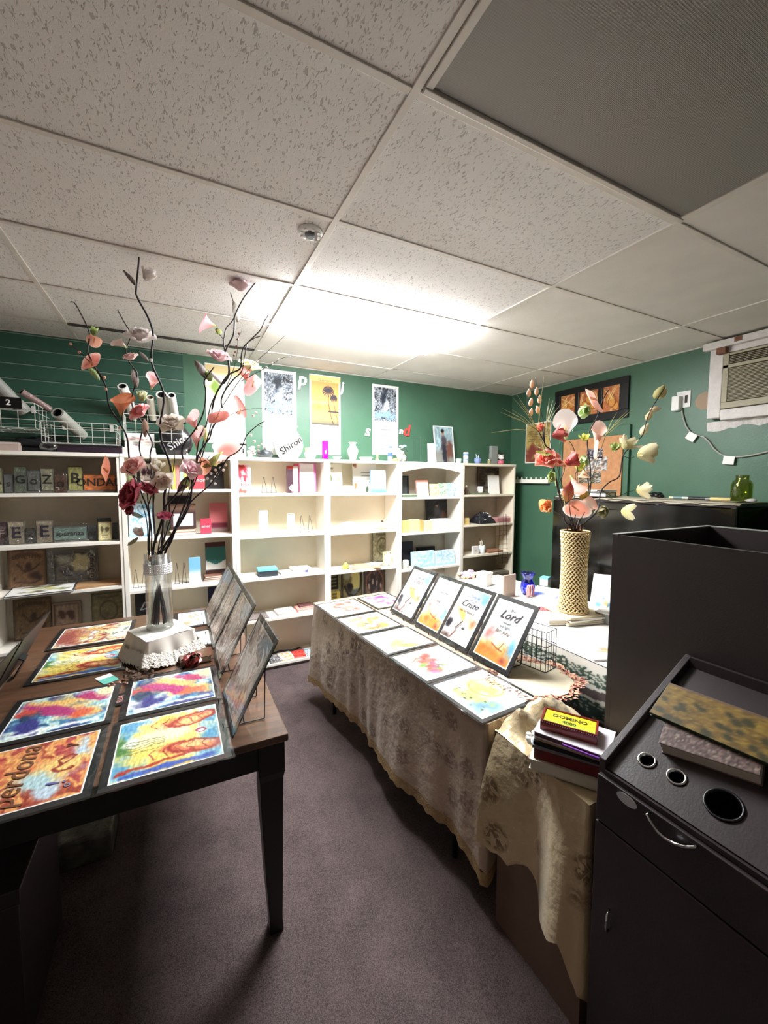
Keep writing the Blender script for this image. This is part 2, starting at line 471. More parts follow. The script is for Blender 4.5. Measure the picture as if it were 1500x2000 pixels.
def plain(c):
    return lambda U, V: np.tile(np.array(c, float), (len(U), 1))


def painterly(fn, seed, sat=.85, warp=.022, tex=.10):
    """brush-like wobble and speckle over an art function"""
    def f(U, V):
        u = U + warp * fbm(U, V, seed, 5, 4); v = V + warp * fbm(U, V, seed + 4, 5, 4)
        img = fn(u, v); g = img.mean(axis=1, keepdims=True)
        img = g + (img - g) * sat
        a = fbm(U * 1.0 + V * .35, V * 2.6, seed + 8, 9, 4)
        return img * (1 + tex * 1.6 * a[:, None]) + tex * .3 * fbm(U, V, seed + 12, 16, 2)[:, None]
    return f
# ------------------------------------------------------------------ the room
XW, YW, ZC = 3.65, 3.80, 2.67                 # right wall, back wall, ceiling
XL, YF = -1.75, -1.5
SLAT_X1 = at(357, 700, 1, YW).x


def struct(o):
    o['kind'] = 'structure'; return o


def tri_obj(name, verts, faces, m): return obj(name, MB().add(verts, faces), m)


fl = struct(obj('floor', MB().box(XL, XW, YF, YW, -0.05, 0), M['carpet']))
struct(obj('wall_back', MB().box(XL - .1, XW + .1, YW, YW + 0.1, 0, ZC + .12), M['wall']))
wb = bpy.data.objects['wall_back']
struct(obj('wall_right', MB().box(XW, XW + .1, YF, YW, 0, ZC + .12), M['wall']))
wr = bpy.data.objects['wall_right']
struct(obj('wall_left', MB().box(XL - .1, XL, YF, YW, 0, ZC + .12), M['room']))
struct(obj('wall_front', MB().box(XL - .1, XW + .1, YF - .1, YF, 0, ZC + .12), M['room']))
ce = struct(obj('ceiling', MB().box(XL - .1, XW + .1, YF - .1, YW + .1, ZC + .06, ZC + .12), M['plenum']))


def childof(p, name, mb, m, **k):
    """part of a piece of the setting; mesh given in world coordinates"""
    mb.v = [v - p.location for v in mb.v]
    return obj(name, mb, m, p, **k)


# slatwall boards on the left of the back wall, each with the pale groove edge above it
zs = 1.30; k = 0
back_plate = childof(wb, 'slatwall_groove_board', MB().box(XL, SLAT_X1, YW - .006, YW, 1.2, ZC - .005), M['slatgap'])
while zs < ZC - .01:
    z1 = min(zs + .104, ZC - .003)
    sl = childof(wb, 'slat', MB().box(XL + .002, SLAT_X1 - (0.002 if k % 2 else 0), YW - .016, YW - .007, zs + .0075, z1 - .0005), M['slat'], bevel=0.0015)
    zs += .104; k += 1
childof(wb, 'trim_strip', MB().box(SLAT_X1, SLAT_X1 + .035, YW - .012, YW, 1.2, ZC - .003), M['wall'])

# ceiling grid
GX = [0.597 + 1.2192 * i for i in range(-2, 4)]           # lines running away from the camera
GY = [0.4024 + 0.6096 * j for j in range(-3, 6)]
xs = [XL] + [g for g in GX if XL < g < XW] + [XW]
ys = [YF] + [g for g in GY if YF < g < YW] + [YW]
LAMPCELL = (0.597, 2.2312); OFFCELL = (0.597, 0.4024)
for i in range(len(xs) - 1):
    for j in range(len(ys) - 1):
        x0, x1, y0, y1 = xs[i], xs[i + 1], ys[j], ys[j + 1]
        if abs(x0 - .597) < .01 and (abs(y0 - LAMPCELL[1]) < .01 or abs(y0 - OFFCELL[1]) < .01): continue
        jt = RND.uniform(-.0015, .0015)
        plainy = x0 > 1.7 or (y0 > 2.8 and x0 > .5)
        t = MB().box(x0 + .006, x1 - .006, y0 + .006, y1 - .006, ZC + .004 + jt, ZC + .02)
        childof(ce, 'tile', t, M['tile_plain'] if plainy else M['tile'])
for g in xs[1:-1]:
    childof(ce, 'grid_bar', MB().box(g - .012, g + .012, YF, YW, ZC - .004, ZC + .003), M['bar'], bevel=.001)
for g in ys[1:-1]:
    for i in range(len(xs) - 1):
        if abs(g - GY[8]) < .01 and xs[i + 1] < .6 and xs[i] > -.7:      # the sagging dark bar by the back wall
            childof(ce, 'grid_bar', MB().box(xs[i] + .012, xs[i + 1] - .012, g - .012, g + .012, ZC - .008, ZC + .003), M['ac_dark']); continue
        childof(ce, 'grid_bar', MB().box(xs[i] + .012, xs[i + 1] - .012, g - .011, g + .011, ZC - .003, ZC + .003), M['bar'], bevel=.001)
for n, (x0, x1, y0, y1) in enumerate([(XL, XW, YW - .022, YW), (XW - .022, XW, YF, YW - .022)]):
    childof(ce, 'wall_angle', MB().box(x0, x1, y0, y1, ZC - .004, ZC + .002), M['bar'])

# lit fluorescent fixture
x0, y0 = .597 + .014, 2.2312 + .014; x1, y1 = x0 + 1.191, y0 + .582
lt = thing('ceiling_light', 'lit fluorescent troffer with glowing white lens in the ceiling grid', 'ceiling light', ((x0 + x1) / 2, (y0 + y1) / 2, ZC))
hx, hy = (x1 - x0) / 2, (y1 - y0) / 2
obj('lens', MB().box(-hx + .012, hx - .012, -hy + .012, hy - .012, -.042, .004), M['lens'], lt)  # lens dropped below the frame so its sides brighten the ceiling
fr = MB()
fr.box(-hx, hx, -hy, -hy + .010, -.004, .03).box(-hx, hx, hy - .010, hy, -.004, .03)
fr.box(-hx, -hx + .010, -hy + .010, hy - .010, -.004, .03).box(hx - .010, hx, -hy + .010, hy - .010, -.004, .03)
fr.box(-hx, hx, -hy, hy, .031, .036)
obj('housing', fr, M['white'], lt)

# unlit fixture with the grey prismatic lens, one corner of its door hanging a little open
x0, y0 = .597 + .014, .4024 + .014
ut = thing('ceiling_light', 'unlit fluorescent troffer with dull grey prismatic lens above the aisle', 'ceiling light', (x0 + hx, y0 + hy, ZC))
m, nt, b = newmat('grey_prismatic_lens'); b.inputs['Roughness'].default_value = 0.35
b.inputs['Base Color'].default_value = lin((.53, .515, .50)) + (1,)
tc = nt.nodes.new('ShaderNodeTexCoord'); ck = nt.nodes.new('ShaderNodeTexVoronoi'); ck.inputs['Scale'].default_value = 190; ck.inputs['Randomness'].default_value = 0
bp = nt.nodes.new('ShaderNodeBump'); bp.inputs['Strength'].default_value = 0.5; bp.inputs['Distance'].default_value = .003
nt.links.new(tc.outputs['Object'], ck.inputs['Vector']); nt.links.new(ck.outputs['Distance'], bp.inputs['Height']); nt.links.new(bp.outputs[0], b.inputs['Normal'])
obj('lens', MB().box(-hx + .02, hx - .02, -hy + .02, hy - .02, -.004, .004), m, ut)
fr = MB(); w = .022
fr.box(-hx, hx, hy - w, hy - .004, -.014, .004).box(-hx, hx, -hy, -hy + w, -.008, .004)
fr.box(-hx, -hx + w, -hy + w, hy - w, -.010, .004).box(hx - w, hx, -hy + w, hy - w, -.010, .004)
obj('lens_frame', fr, M['bar'], ut, bevel=.002)
obj('housing', MB().box(-hx, hx, -hy, hy, .006, .04), M['plenum'], ut)

# smoke detector / sprinkler cover beside the grid
c = at(606, 453, 2, ZC)
sd = thing('smoke_detector', 'round white detector head with slotted ring beside the ceiling grid bar', 'smoke detector', (c.x, c.y, ZC + .003))
obj('base', MB().lathe([(0.001, 0), (.052, 0), (.052, -.006), (.046, -.012), (.030, -.014), (.028, -.008), (.001, -.008)], 28), M['white'], sd, smooth=True)
obj('sensor', MB().lathe([(.001, -.009), (.022, -.009), (.022, -.022), (.014, -.027), (.001, -.027)], 20), mat('grey_sensor', (.45, .47, .5), .5), sd)
rg = MB()
for i in range(8):
    a = i * PI / 4; rg.box(.031, .044, -.006, .006, -.018, -.010, T(rz=a))
obj('slotted_ring', rg, M['white'], sd)
obj('test_lever', MB().box(.012, .020, -.03, -.018, -.05, -.012), M['white'], sd)

# ------------------------------------------------------------------ bookcases
XB = [-1.135, -0.36, 0.42, 1.20, 1.935, 2.705, 3.445]
YB = 3.50
LEV = [[1.545, 1.195, .865, .485, .06], [1.565, 1.205, .815, .52, .06], [1.527, 1.175, .815, .455, .05],
       [1.522, 1.165, .80, .44, .06], [1.475, 1.12, .75, .42, .06], [1.49, 1.165, .83, .50, .06]]
names = ['white bookcase holding carved word signs at the left edge', 'white bookcase right behind the tall glass flower vase',
         'white bookcase with mostly bare shelves behind the leaning framed prints', 'white bookcase with the green pear and white arch on its shelves',
         'white bookcase with arched top rail', 'cream edged bookcase beside the green corner']
UNITS = []
for i in range(6):
    xa, xb = XB[i] + .001, XB[i + 1] - .001
    wm = M['shelf'] if i < 5 else M['shelf_cream']; t = .019 if i != 4 else .024
    u = thing('bookcase', names[i], 'bookcase', ((xa + xb) / 2, YB, 0)); UNITS.append(u)
    ha = (xb - xa) / 2; D = .285
    for s in (-1, 1):
        obj('side_panel', MB().box(min(s * ha, s * (ha - t)), max(s * ha, s * (ha - t)), 0, D, 0, 1.80), wm, u, bevel=.0015)
    if i in (1, 2, 3, 4):                       # wide face stiles as on the brighter units
        for s in (-1, 1):
            obj('face_stile', MB().box(min(s * ha, s * (ha - .028)), max(s * ha, s * (ha - .028)), -.004, -.0005, 0, 1.80), wm, u)
    obj('top_panel', MB().box(-ha, ha, -.006, D + .003, 1.801, 1.826), wm, u, bevel=.002)
    obj('back_panel', MB().box(-ha + t, ha - t, D - .008, D, .04, 1.80), M['shelf_back'] if i not in (0, 5, 4) else M['shelf_dark'], u)
    for z in LEV[i]:
        obj('shelf', MB().box(-ha + t + .001, ha - t - .001, .0, D - .009, z - .022, z), wm, u, bevel=.0015)
    obj('kick_board', MB().box(-ha + t + .001, ha - t - .001, .02, .035, 0.001, LEV[i][-1] - .023), mat('grey_kick_board', (.58, .54, .55), .6), u)  # kick board in a darker grey than the shelves
    if i == 4:
        n = 14; vs = []; a0 = -ha + .029; a1 = ha - .029
        for kx in range(n + 1):
            x = a0 + (a1 - a0) * kx / n; zz = 1.80 - .075 + .045 * math.sin(PI * kx / n)
            for y in (-.003, .012): vs += [(x, y, 1.80), (x, y, zz)]
        fs = []
        for kx in range(n):
            q = kx * 4; r = q + 4
            fs += [(q, q + 1, r + 1, r), (q + 2, r + 2, r + 3, q + 3), (q + 1, q + 3, r + 3, r + 1), (q, r, r + 2, q + 2)]
        fs += [(0, 2, 3, 1), (n * 4, n * 4 + 1, n * 4 + 3, n * 4 + 2)]
        obj('arched_rail', MB().add(vs, fs), wm, u)

# door casing, cork board, small shelf and trim on the right wall
def wall_r_box(y0, y1, z0, z1, d, d0=0.0): return MB().box(XW - d, XW - d0 - .0005, y0, y1, z0, z1)


door = struct(obj('door_1', wall_r_box(2.42, 3.06, 0.0, 2.04, .010), M['wall']))
for y0, y1, z0, z1 in ((3.06, 3.17, 0, 2.15), (2.31, 2.42, 0, 2.15), (2.42, 3.06, 2.04, 2.15)):
    childof(door, 'casing', wall_r_box(y0, y1, z0, z1, .030), M['wall'], bevel=.004)
childof(door, 'casing_bead', wall_r_box(3.03, 3.059, 0, 2.039, .022, .0101), M['wall'], bevel=.004)
cb = obj('cork_board', MB().box(XW - .045, XW - .0315, 2.36, 3.0, 1.35, 2.06), M['board'], bevel=.003)
tag(cb, 'tan wooden board covered in pinned papers on green doorway', 'board')
for n, (a, bq, c, d, col, lb) in enumerate([(2.55, 2.72, 1.86, 1.95, (.25, .24, .42), 'dark blue pinned photo strip on tan board'),
                                       (2.50, 2.78, 1.74, 1.87, (.82, .82, .84), 'pale pinned snapshot collage on tan board'),
                                       (2.56, 2.80, 1.62, 1.73, (.40, .40, .32), 'greenish pinned group photo low on tan board')]):
    mbx = print_mb(bq - a, d - c, lambda U, V, s=n, cc=col: flow(U, V, s + 3, [cc, (.9, .88, .86), tuple(x * .5 for x in cc), (.7, .6, .5)], 2.5), 16, 12)
    o = obj('pinned_photo', MB().add([Vector((XW - .0465, a + (bq - a) / 2 - v.x, (c + d) / 2 + v.y)) for v in mbx.v], mbx.f, None, mbx.c), M['print'], colored=True)
    so = o.modifiers.new('thick', 'SOLIDIFY'); so.thickness = .0012
    tag(o, lb, 'photo')

mp = thing('poster', 'small tan map poster on the green wall near the corner', 'poster', (XW - .002, 3.38, 2.07), axes=((0, -1, 0), (0, 0, 1), (-1, 0, 0)))
obj('sheet', MB().box(-.18, .18, -.225, .225, 0, .001), M['white'], mp)
def art_map(U, V):
    img = flow(U, V, 21, [(.80, .72, .48), (.85, .80, .60), (.72, .62, .42)], 1.5)
    img = blob(img, U, V, .3, .2, .35, .25, .2, (.62, .38, .34), seed=3)
    for kx in range(6): img = stroke(img, U, V, [(.1, .55 + .05 * kx), (.9, .60 + .05 * kx)], .008, (.55, .5, .38))
    return blob(img, U, V, .6, .15, .3, .1, 0, (.70, .72, .45), seed=5)
obj('printed_face', print_mb(.34, .43, art_map, 28, 36, .0015), M['print'], mp, colored=True)
ws = thing('wall_shelf', 'narrow white ledge on the green wall beside the cream bookcase', 'shelf', (XW - .001, 3.42, 1.66))
obj('board', MB().box(-.05, 0, -.24, .24, -.045, 0.0), M['shelf'], ws, bevel=.002)
pg = MB()
for kx in range(7): pg.box(-.05, -.044, -.22 + kx * .07, -.205 + kx * .07, 0.0, .022)
obj('peg_rail', pg, M['shelf'], ws)

# triptych in black frame
tf = thing('picture_frame', 'wide black frame with three amber still life panels on the right wall', 'picture', (XW - .001, 2.745, 2.40), axes=((0, -1, 0), (0, 0, 1), (-1, 0, 0)))
W2, H2 = .40, .185
fm = MB()
wins = [(-.335, -.155), (-.11, .10), (.145, .315)]
fm.box(-W2, W2, H2 - .06, H2, 0, .024).box(-W2, W2, -H2, -H2 + .075, 0, .024)
e = [-W2] + [v for w_ in wins for v in w_] + [W2]
for kx in range(0, 8, 2): fm.box(e[kx], e[kx + 1], -H2 + .075, H2 - .06, 0, .024)
obj('frame', fm, M['black'], tf, bevel=.003)
def art_fruit(seed):
    def f(U, V):
        img = flow(U, V, seed, [(.80, .52, .32), (.66, .34, .20), (.86, .66, .42)], 1.6)
        r = random.Random(seed)
        for kx in range(5):
            cx, cy, q = r.uniform(.2, .8), r.uniform(.1, .7), r.uniform(.12, .2)
            img = blob(img, U, V, cx, cy, q, q, 0, (.84, .58, .28), .2, .05, kx)
            img = ring(img, U, V, cx, cy, q, q, 0, .12, (.50, .24, .12))
        for kx in range(4): img = stroke(img, U, V, [(r.random(), .9), (r.random(), .5)], .02, (.92, .78, .52))
        return img
    return f
for kx, (a, bq) in enumerate(wins):
    o = obj('picture_panel', print_mb(bq - a, .235, art_fruit(31 + kx), 24, 30, .006, x0=a, y0=-H2 + .075), M['gloss_print'], tf, colored=True)

# outlet, plug, cord and tags
ot = thing('power_outlet', 'white wall plate with plugged-in adapter below the ceiling', 'outlet', (XW, 1.905, 2.295))
obj('plate', MB().box(-.007, -.001, -.055, .045, -.065, .065), M['white'], ot, bevel=.002)
obj('plug', MB().box(-.05, -.0075, .005, .062, -.085, .03), M['white'], ot, bevel=.006)
obj('socket_slot', MB().box(-.0085, -.0072, -.035, -.015, -.03, .03), M['ac_dark'], ot)
pc = []
for px, py in [(1331, 797), (1334, 815), (1340, 833), (1349, 845), (1362, 850), (1374, 853), (1384, 862), (1394, 876), (1406, 886), (1418, 891), (1432, 893), (1450, 892), (1470, 889), (1500, 882), (1540, 875)]:
    p = at(px, py, 0, XW - .012); pc.append(p)
tagm = M['white']
# air conditioner in its opening
ac = thing('air_conditioner', 'aged window air conditioner with louvred grille in white plastered opening', 'air conditioner', (XW, 1.20, 2.09))
fm = MB()
y1 = .50   # left side of the opening in local y
fm.box(-.075, -.001, y1 - .085, y1, .02, .56).box(-.075, -.001, -.6, y1 - .085, .0, .075).box(-.075, -.001, -.6, y1 - .085, .475, .545)
obj('surround', fm, M['plaster'], ac, bevel=.006)
obj('head_ledge', MB().box(-.12, -.0755, -.6, y1 + .03, .515, .565), M['plaster'], ac, bevel=.004)
obj('bare_wood_block', MB().box(-.122, -.076, y1 - .115, y1 - .06, .47, .514), M['rust'], ac)
obj('bare_wood_block', MB().box(-.1225, -.1205, y1 - .21, y1 - .165, .53, .562), M['rust'], ac)
obj('body', MB().box(-.05, -.004, -.6, y1 - .0855, .0755, .4745), M['ac_dark'], ac)
sh = MB(); sh.box(-.085, -.051, -.6, y1 - .09, .365, .39).box(-.085, -.051, -.6, y1 - .09, .08, .125).box(-.085, -.051, y1 - .125, y1 - .09, .1255, .47)
sh.box(-.085, -.051, -.6, y1 - .126, .455, .47)
obj('front_shell', sh, M['ac'], ac, bevel=.003)
for kx in range(5):
    obj('vent_slat', MB().box(-.078, -.056, -.6, y1 - .127, .398 + kx * .0112, .401 + kx * .0112), M['ac'], ac)
for kx in range(24):
    obj('louvre', MB().box(-.082, -.060, -.6, y1 - .127, .131 + kx * .0097, .1352 + kx * .0097), M['ac'], ac)
pl = MB(); r2 = random.Random(5)
prev = None; top = []; bot = []
for kx in range(26):
    y = y1 + .02 - kx * .045; top.append((-.022, y, -.002)); bot.append((-.002, y + r2.uniform(-.01, .01), -.035 - r2.uniform(0, .04)))
vs = top + bot + [(-.0005, y_[1], -.002) for y_ in top]
fs = [(i, i + 1, 27 + i, 26 + i) for i in range(25)] + [(i, 52 + i, 53 + i, i + 1) for i in range(25)] + [(26 + i, 27 + i, 53 + i, 52 + i) for i in range(25)]
obj('plaster_patch', MB().add(vs, fs), M['plaster'], ac)
obj('plaster_smear', MB().lathe([(.001, .004), (.05, .003), (.07, .0005)], 9, M=T(-.0008, y1 + .05, .17, ry=-PI / 2)), mat('bare_tan_patch', (.62, .54, .46), .8), ac)

acl = ac.location
cd = obj('power_cord', MB().tube([q_ - acl for q_ in pc], .006, 8), M['cord'], ac, smooth=True)
for px, py, ang in ((1350, 853, .6), (1423, 899, .1)):
    p = at(px, py, 0, XW - .022) - acl
    obj('cord_tag', MB().box(-.0015, 0, -.035, .035, -.03, .03, T(p.x, p.y, p.z, rx=ang)), M['white'], cd, bevel=.001, label='white paper tag')

# ------------------------------------------------------------------ glass showcase by the right wall
CX0, CX1, CY0, CY1, CH = 3.10, 3.60, 1.28, 2.66, 1.50
cs = thing('display_case', 'dark glass display case along the right green wall', 'display case', ((CX0 + CX1) / 2, (CY0 + CY1) / 2, 0))
hx_, hy_ = (CX1 - CX0) / 2, (CY1 - CY0) / 2
obj('base', MB().box(-hx_, hx_, -hy_, hy_, .0, .42), M['black_lam'], cs, bevel=.004)
for sx in (-1, 1):
    for yy in (-hy_, -hy_ / 3, hy_ / 3, hy_):
        y_ = yy - math.copysign(.012, yy)
        if sx > 0 and abs(yy) < hy_ * .9: continue
        obj('post', MB().box(sx * hx_ - .011 - sx * .011, sx * hx_ + .011 - sx * .011, y_ - .011, y_ + .011, .4205, 1.475), mat('tarnished_metal', (.36, .35, .33), .4, .7), cs)
obj('top_board', MB().box(-hx_, hx_, -hy_, hy_, 1.476, 1.50), M['black_lam'], cs)
obj('front_pane', MB().box(-hx_ - .001, -hx_ + .003, -hy_, hy_, .43, 1.47, T(-.003)), M['caseglass'], cs)
obj('end_pane', MB().box(-hx_ + .03, hx_ - .03, -hy_ - .004, -hy_ - .001, .43, 1.47), M['caseglass'], cs)
obj('back_panel', MB().box(hx_ - .012, hx_ - .004, -hy_ + .03, hy_ - .03, .43, 1.47), mat('grey_case_back', (.26, .26, .26), .7, noise=.3, nscale=4), cs)
for z in (.78, 1.13):
    obj('case_shelf', MB().box(-hx_ + .02, hx_ - .02, -hy_ + .02, hy_ - .02, z, z + .008), mat('smoky_shelf', (.34, .34, .34), .2), cs)
# things inside the case
for n, (x, y, z, w_, h_, col, nm, lb) in enumerate([(3.2, 2.05, .788, .12, .14, (.45, .43, .40), 'silver_box', 'tarnished silver box low in the dark glass case'),
        (3.2, 2.3, .788, .10, .10, (.38, .34, .30), 'trinket_box', 'small brown trinket box low in the dark glass case'),
        (3.25, 1.80, 1.138, .14, .16, (.42, .41, .40), 'packet', 'grey wrapped packet high in the dark glass case')]):
    o = thing(nm, lb, 'box', (x, y, z + .001))
    obj('body', MB().box(-w_ / 2, w_ / 2, -w_ / 2, w_ / 2, 0, h_ * .7), mat(nm, col, .4, noise=.2), o, bevel=.004)
    obj('lid', MB().box(-w_ / 2 - .004, w_ / 2 + .004, -w_ / 2 - .004, w_ / 2 + .004, h_ * .7 + .001, h_), mat(nm + '_lid', tuple(v * 1.15 for v in col), .4), o, bevel=.004)
# runner on top of the case
def runner(u, v):
    y = CY0 - .02 + (CY1 - CY0 + .0) * u; x = CX0 - .02 + (CX1 - CX0 - .0) * v
    z = CH + .004 + .003 * math.sin(u * 31) * math.cos(v * 9)
    if v < .04: z = CH - .012 + .006 * math.sin(u * 40) ; x = CX0 - .012
    return (x, y, z + .002)
o = obj('table_runner', MB().grid(runner, 60, 14), mat('pale_linen_runner', (.66, .63, .55), .9, noise=.1, nscale=40, bump=.4), smooth=True)
tag(o, 'pale linen runner over the top of the dark display case', 'runner')
CT = CH + .0115
def small(nm, lb, cat, px, w_, d_, h_, col, rot=0, x=3.2, kind='box', g=None):
    y = at(px, 965, 0, x).y
    o = thing(nm, lb, cat, (x, y, CT), rot, g)
    return o
o = small('paper_stack', 'stack of white papers at the far end of the display case', 'paper stack', 1145, 0, 0, 0, 0, .1, 3.3)
for kx in range(5): obj('sheet', MB().box(-.13, .13, -.2, .2, kx * .011, kx * .011 + .0095, T(rz=.07 * ((kx * 3) % 4 - 1.5))), M['white'] if kx != 2 else mat('tan_paper', (.75, .66, .52), .8), o)
o = small('book', 'thick black bible lying under the cork board on the display case', 'book', 1165, 0, 0, 0, 0, .15, 3.17)
obj('cover', MB().box(-.085, .085, -.12, .12, 0, .004).box(-.085, .085, -.12, .12, .03, .034).box(.081, .085, -.12, .12, .004, .03), M['black'], o, bevel=.002)
obj('pages', MB().box(-.08, .080, -.115, .115, .0045, .0295), M['page'], o)
o = small('hair_clip', 'bundle of black hair accessories beside the cream bud on the display case', 'hair clip', 1275, 0, 0, 0, 0, .2, 3.2)
mb = MB()
for kx in range(14): mb.ball((RND.uniform(-.05, .05), RND.uniform(-.08, .08), .018 + RND.uniform(0, .02)), RND.uniform(.014, .02), 6, sq=(1, 1.5, .8))
obj('loops', mb, M['black'], o, smooth=True)
for px, w_, col, c2, lb in ((1333, .035, (.35, .45, .45), (.75, .75, .6), 'teal marker lying on the display case runner'), (1372, .05, (.10, .09, .11), (.8, .8, .75), 'black handled tool lying on the display case runner'), (1408, .035, (.80, .72, .48), (.5, .5, .5), 'cream handled brush lying on the display case runner')):
    o = small('marker' if 'marker' in lb else 'hand_tool' if 'tool' in lb else 'brush', lb, 'tool', px, 0, 0, 0, 0, .05, 3.2)
    obj('barrel', MB().tube([(0, -w_ * 1.6, .013), (0, w_ * 1.6, .013)], .012, 10), mat('barrel', col, .4), o)
    obj('cap', MB().tube([(0, w_ * 1.6, .013), (0, w_ * 2.4, .013)], .0085, 10), mat('cap', c2, .4), o)
p = at(1448, 965, 0, 3.3)
o = thing('glass_jar', 'olive green glass jar on the display case under the air conditioner', 'jar', (3.3, p.y, CT))
prof = [(.001, .004), (.052, .004), (.056, .02), (.056, .11), (.046, .135), (.034, .142), (.034, .165), (.038, .168), (.032, .170), (.030, .140), (.050, .11), (.050, .012), (.001, .012)]
obj('glass_body', MB().lathe(prof, 28, cap=False), M['greenglass'], o, smooth=True)
obj('base_disc', MB().lathe([(.001, 0), (.05, 0), (.05, .004), (.001, .004)], 24), mat('olive_base', (.4, .42, .2), .2), o)
o = thing('seashell', 'little white shell beside the olive glass jar', 'shell', (3.2, at(1470, 965, 0, 3.2).y, CT))
obj('shell_body', MB().ball((0, 0, .012), .018, 8, sq=(1, 1.4, .66)), M['white'], o, smooth=True)
obj('shell_tip', MB().lathe([(.009, 0), (.001, .02)], 8, T(0, .02, .012, rx=-PI / 2)), M['white'], o)
# ------------------------------------------------------------------ left dark wood table
TL = .765
TX0, TX1, TY0, TY1 = -.76, .32, 1.36, 3.02
tb = thing('wooden_table', 'dark walnut table with tapered legs on the left covered in framed prints', 'table', ((TX0 + TX1) / 2, (TY0 + TY1) / 2, 0))
hx_, hy_ = (TX1 - TX0) / 2, (TY1 - TY0) / 2
obj('tabletop', MB().box(-hx_, hx_, -hy_, hy_, TL - .028, TL), M['wood_dark'], tb, bevel=.005)
ap = .092
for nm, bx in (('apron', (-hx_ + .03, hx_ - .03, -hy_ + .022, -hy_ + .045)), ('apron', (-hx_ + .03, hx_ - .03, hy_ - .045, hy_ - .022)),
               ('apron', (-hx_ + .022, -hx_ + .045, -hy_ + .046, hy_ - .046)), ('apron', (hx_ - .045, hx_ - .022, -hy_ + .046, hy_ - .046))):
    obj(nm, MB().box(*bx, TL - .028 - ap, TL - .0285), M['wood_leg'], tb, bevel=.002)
for sx in (-1, 1):
    for sy in (-1, 1):
        cx, cy = sx * (hx_ - .056), sy * (hy_ - .056)
        prof = [(.045, TL - .029), (.045, TL - .14), (.040, TL - .165), (.038, .50), (.030, .22), (.023, .05), (.025, 0)]
        vs = []; fs = []
        for r, z in prof:
            ox = sx * max(0, .022 - z * .05) * 0.5
            vs += [(cx + ox + a * r, cy + c * r, z) for a, c in ((-1, -1), (1, -1), (1, 1), (-1, 1))]
        for kx in range(len(prof) - 1):
            for j in range(4): fs.append((kx * 4 + j, kx * 4 + (j + 1) % 4, kx * 4 + 4 + (j + 1) % 4, kx * 4 + 4 + j))
        fs += [(0, 1, 2, 3), (27, 26, 25, 24)]
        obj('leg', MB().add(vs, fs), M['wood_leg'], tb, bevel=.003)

# dark box and wrapped parcel under the table
bxo = thing('storage_box', 'dark lidded storage box on the carpet under the left table', 'box', (-.535, 1.60, 0))
obj('body', MB().box(-.105, .105, -.2, .2, 0, .46), M['black_lam'], bxo, bevel=.006)
obj('lid', MB().box(-.112, .112, -.208, .208, .461, .51), M['black_lam'], bxo, bevel=.006)
pk = thing('wrapped_package', 'silvery plastic wrapped package on the carpet under the left table', 'package', (-.44, 2.12, 0))
obj('contents', MB().box(-.14, .14, -.10, .10, 0, .12), mat('grey_contents', (.40, .40, .36), .6, noise=.5, nscale=18), pk, bevel=.01)
obj('wrapping', MB().box(-.147, .147, -.107, .107, -.0, .128), M['crinkle'], pk, bevel=.02)

# ------------------------------------------------------------------ painted prints
def A_hands(s, text=None):
    def f(U, V):
        img = flow(U, V, s, [(.30, .62, .80), (.62, .82, .86), (.94, .86, .50), (.95, .74, .25)], 1.0, .2)
        img = blob(img, U, V, .5, .60, .34, .42, 0, (.96, .86, .36), .3, .3, s + 1)
        img = blob(img, U, V, .62, .55, .16, .3, .2, (.95, .93, .70), .3, .3, s + 2)
        img = blob(img, U, V, .55, .98, .14, .12, 0, (.30, .52, .24), .3, .3, s + 3)
        img = blob(img, U, V, .58, .86, .09, .07, 0, (.85, .92, .84), .3, .1, s + 4)
        for cx, q in ((.80, 1), (.28, -1)):
            img = blob(img, U, V, cx, .30, .10, .28, q * .22, (.90, .42, .22), .25, .25, s + 6)
            img = blob(img, U, V, cx - .02 * q, .26, .05, .18, q * .22, (.97, .74, .45), .3, .25, s + 7)
            img = ring(img, U, V, cx, .26, .10, .24, q * .22, .16, (.66, .14, .10))
            for kx in range(5):
                y = .15 + kx * .12
                img = stroke(img, U, V, [(cx - .07, y), (cx + .02, y + .05), (cx + .08, y)], .008, (.62, .18, .12), .8)
        img = stroke(img, U, V, [(.12, .95), (.14, .6), (.2, .3)], .022, (.70, .16, .12))
        img = stroke(img, U, V, [(.05, .9), (.07, .5), (.05, .1)], .03, (.22, .34, .72))
        img = blob(img, U, V, .53, .20, .07, .06, 0, (.97, .95, .95), .2, .1, s + 8)
        img = ring(img, U, V, .53, .20, .04, .05, 0, .3, (.62, .16, .30))
        for kx in range(5): img = stroke(img, U, V, [(.38 + kx * .05, .9), (.42 + kx * .04, .55)], .007, (.45, .42, .15), .7)
        return img
    return f


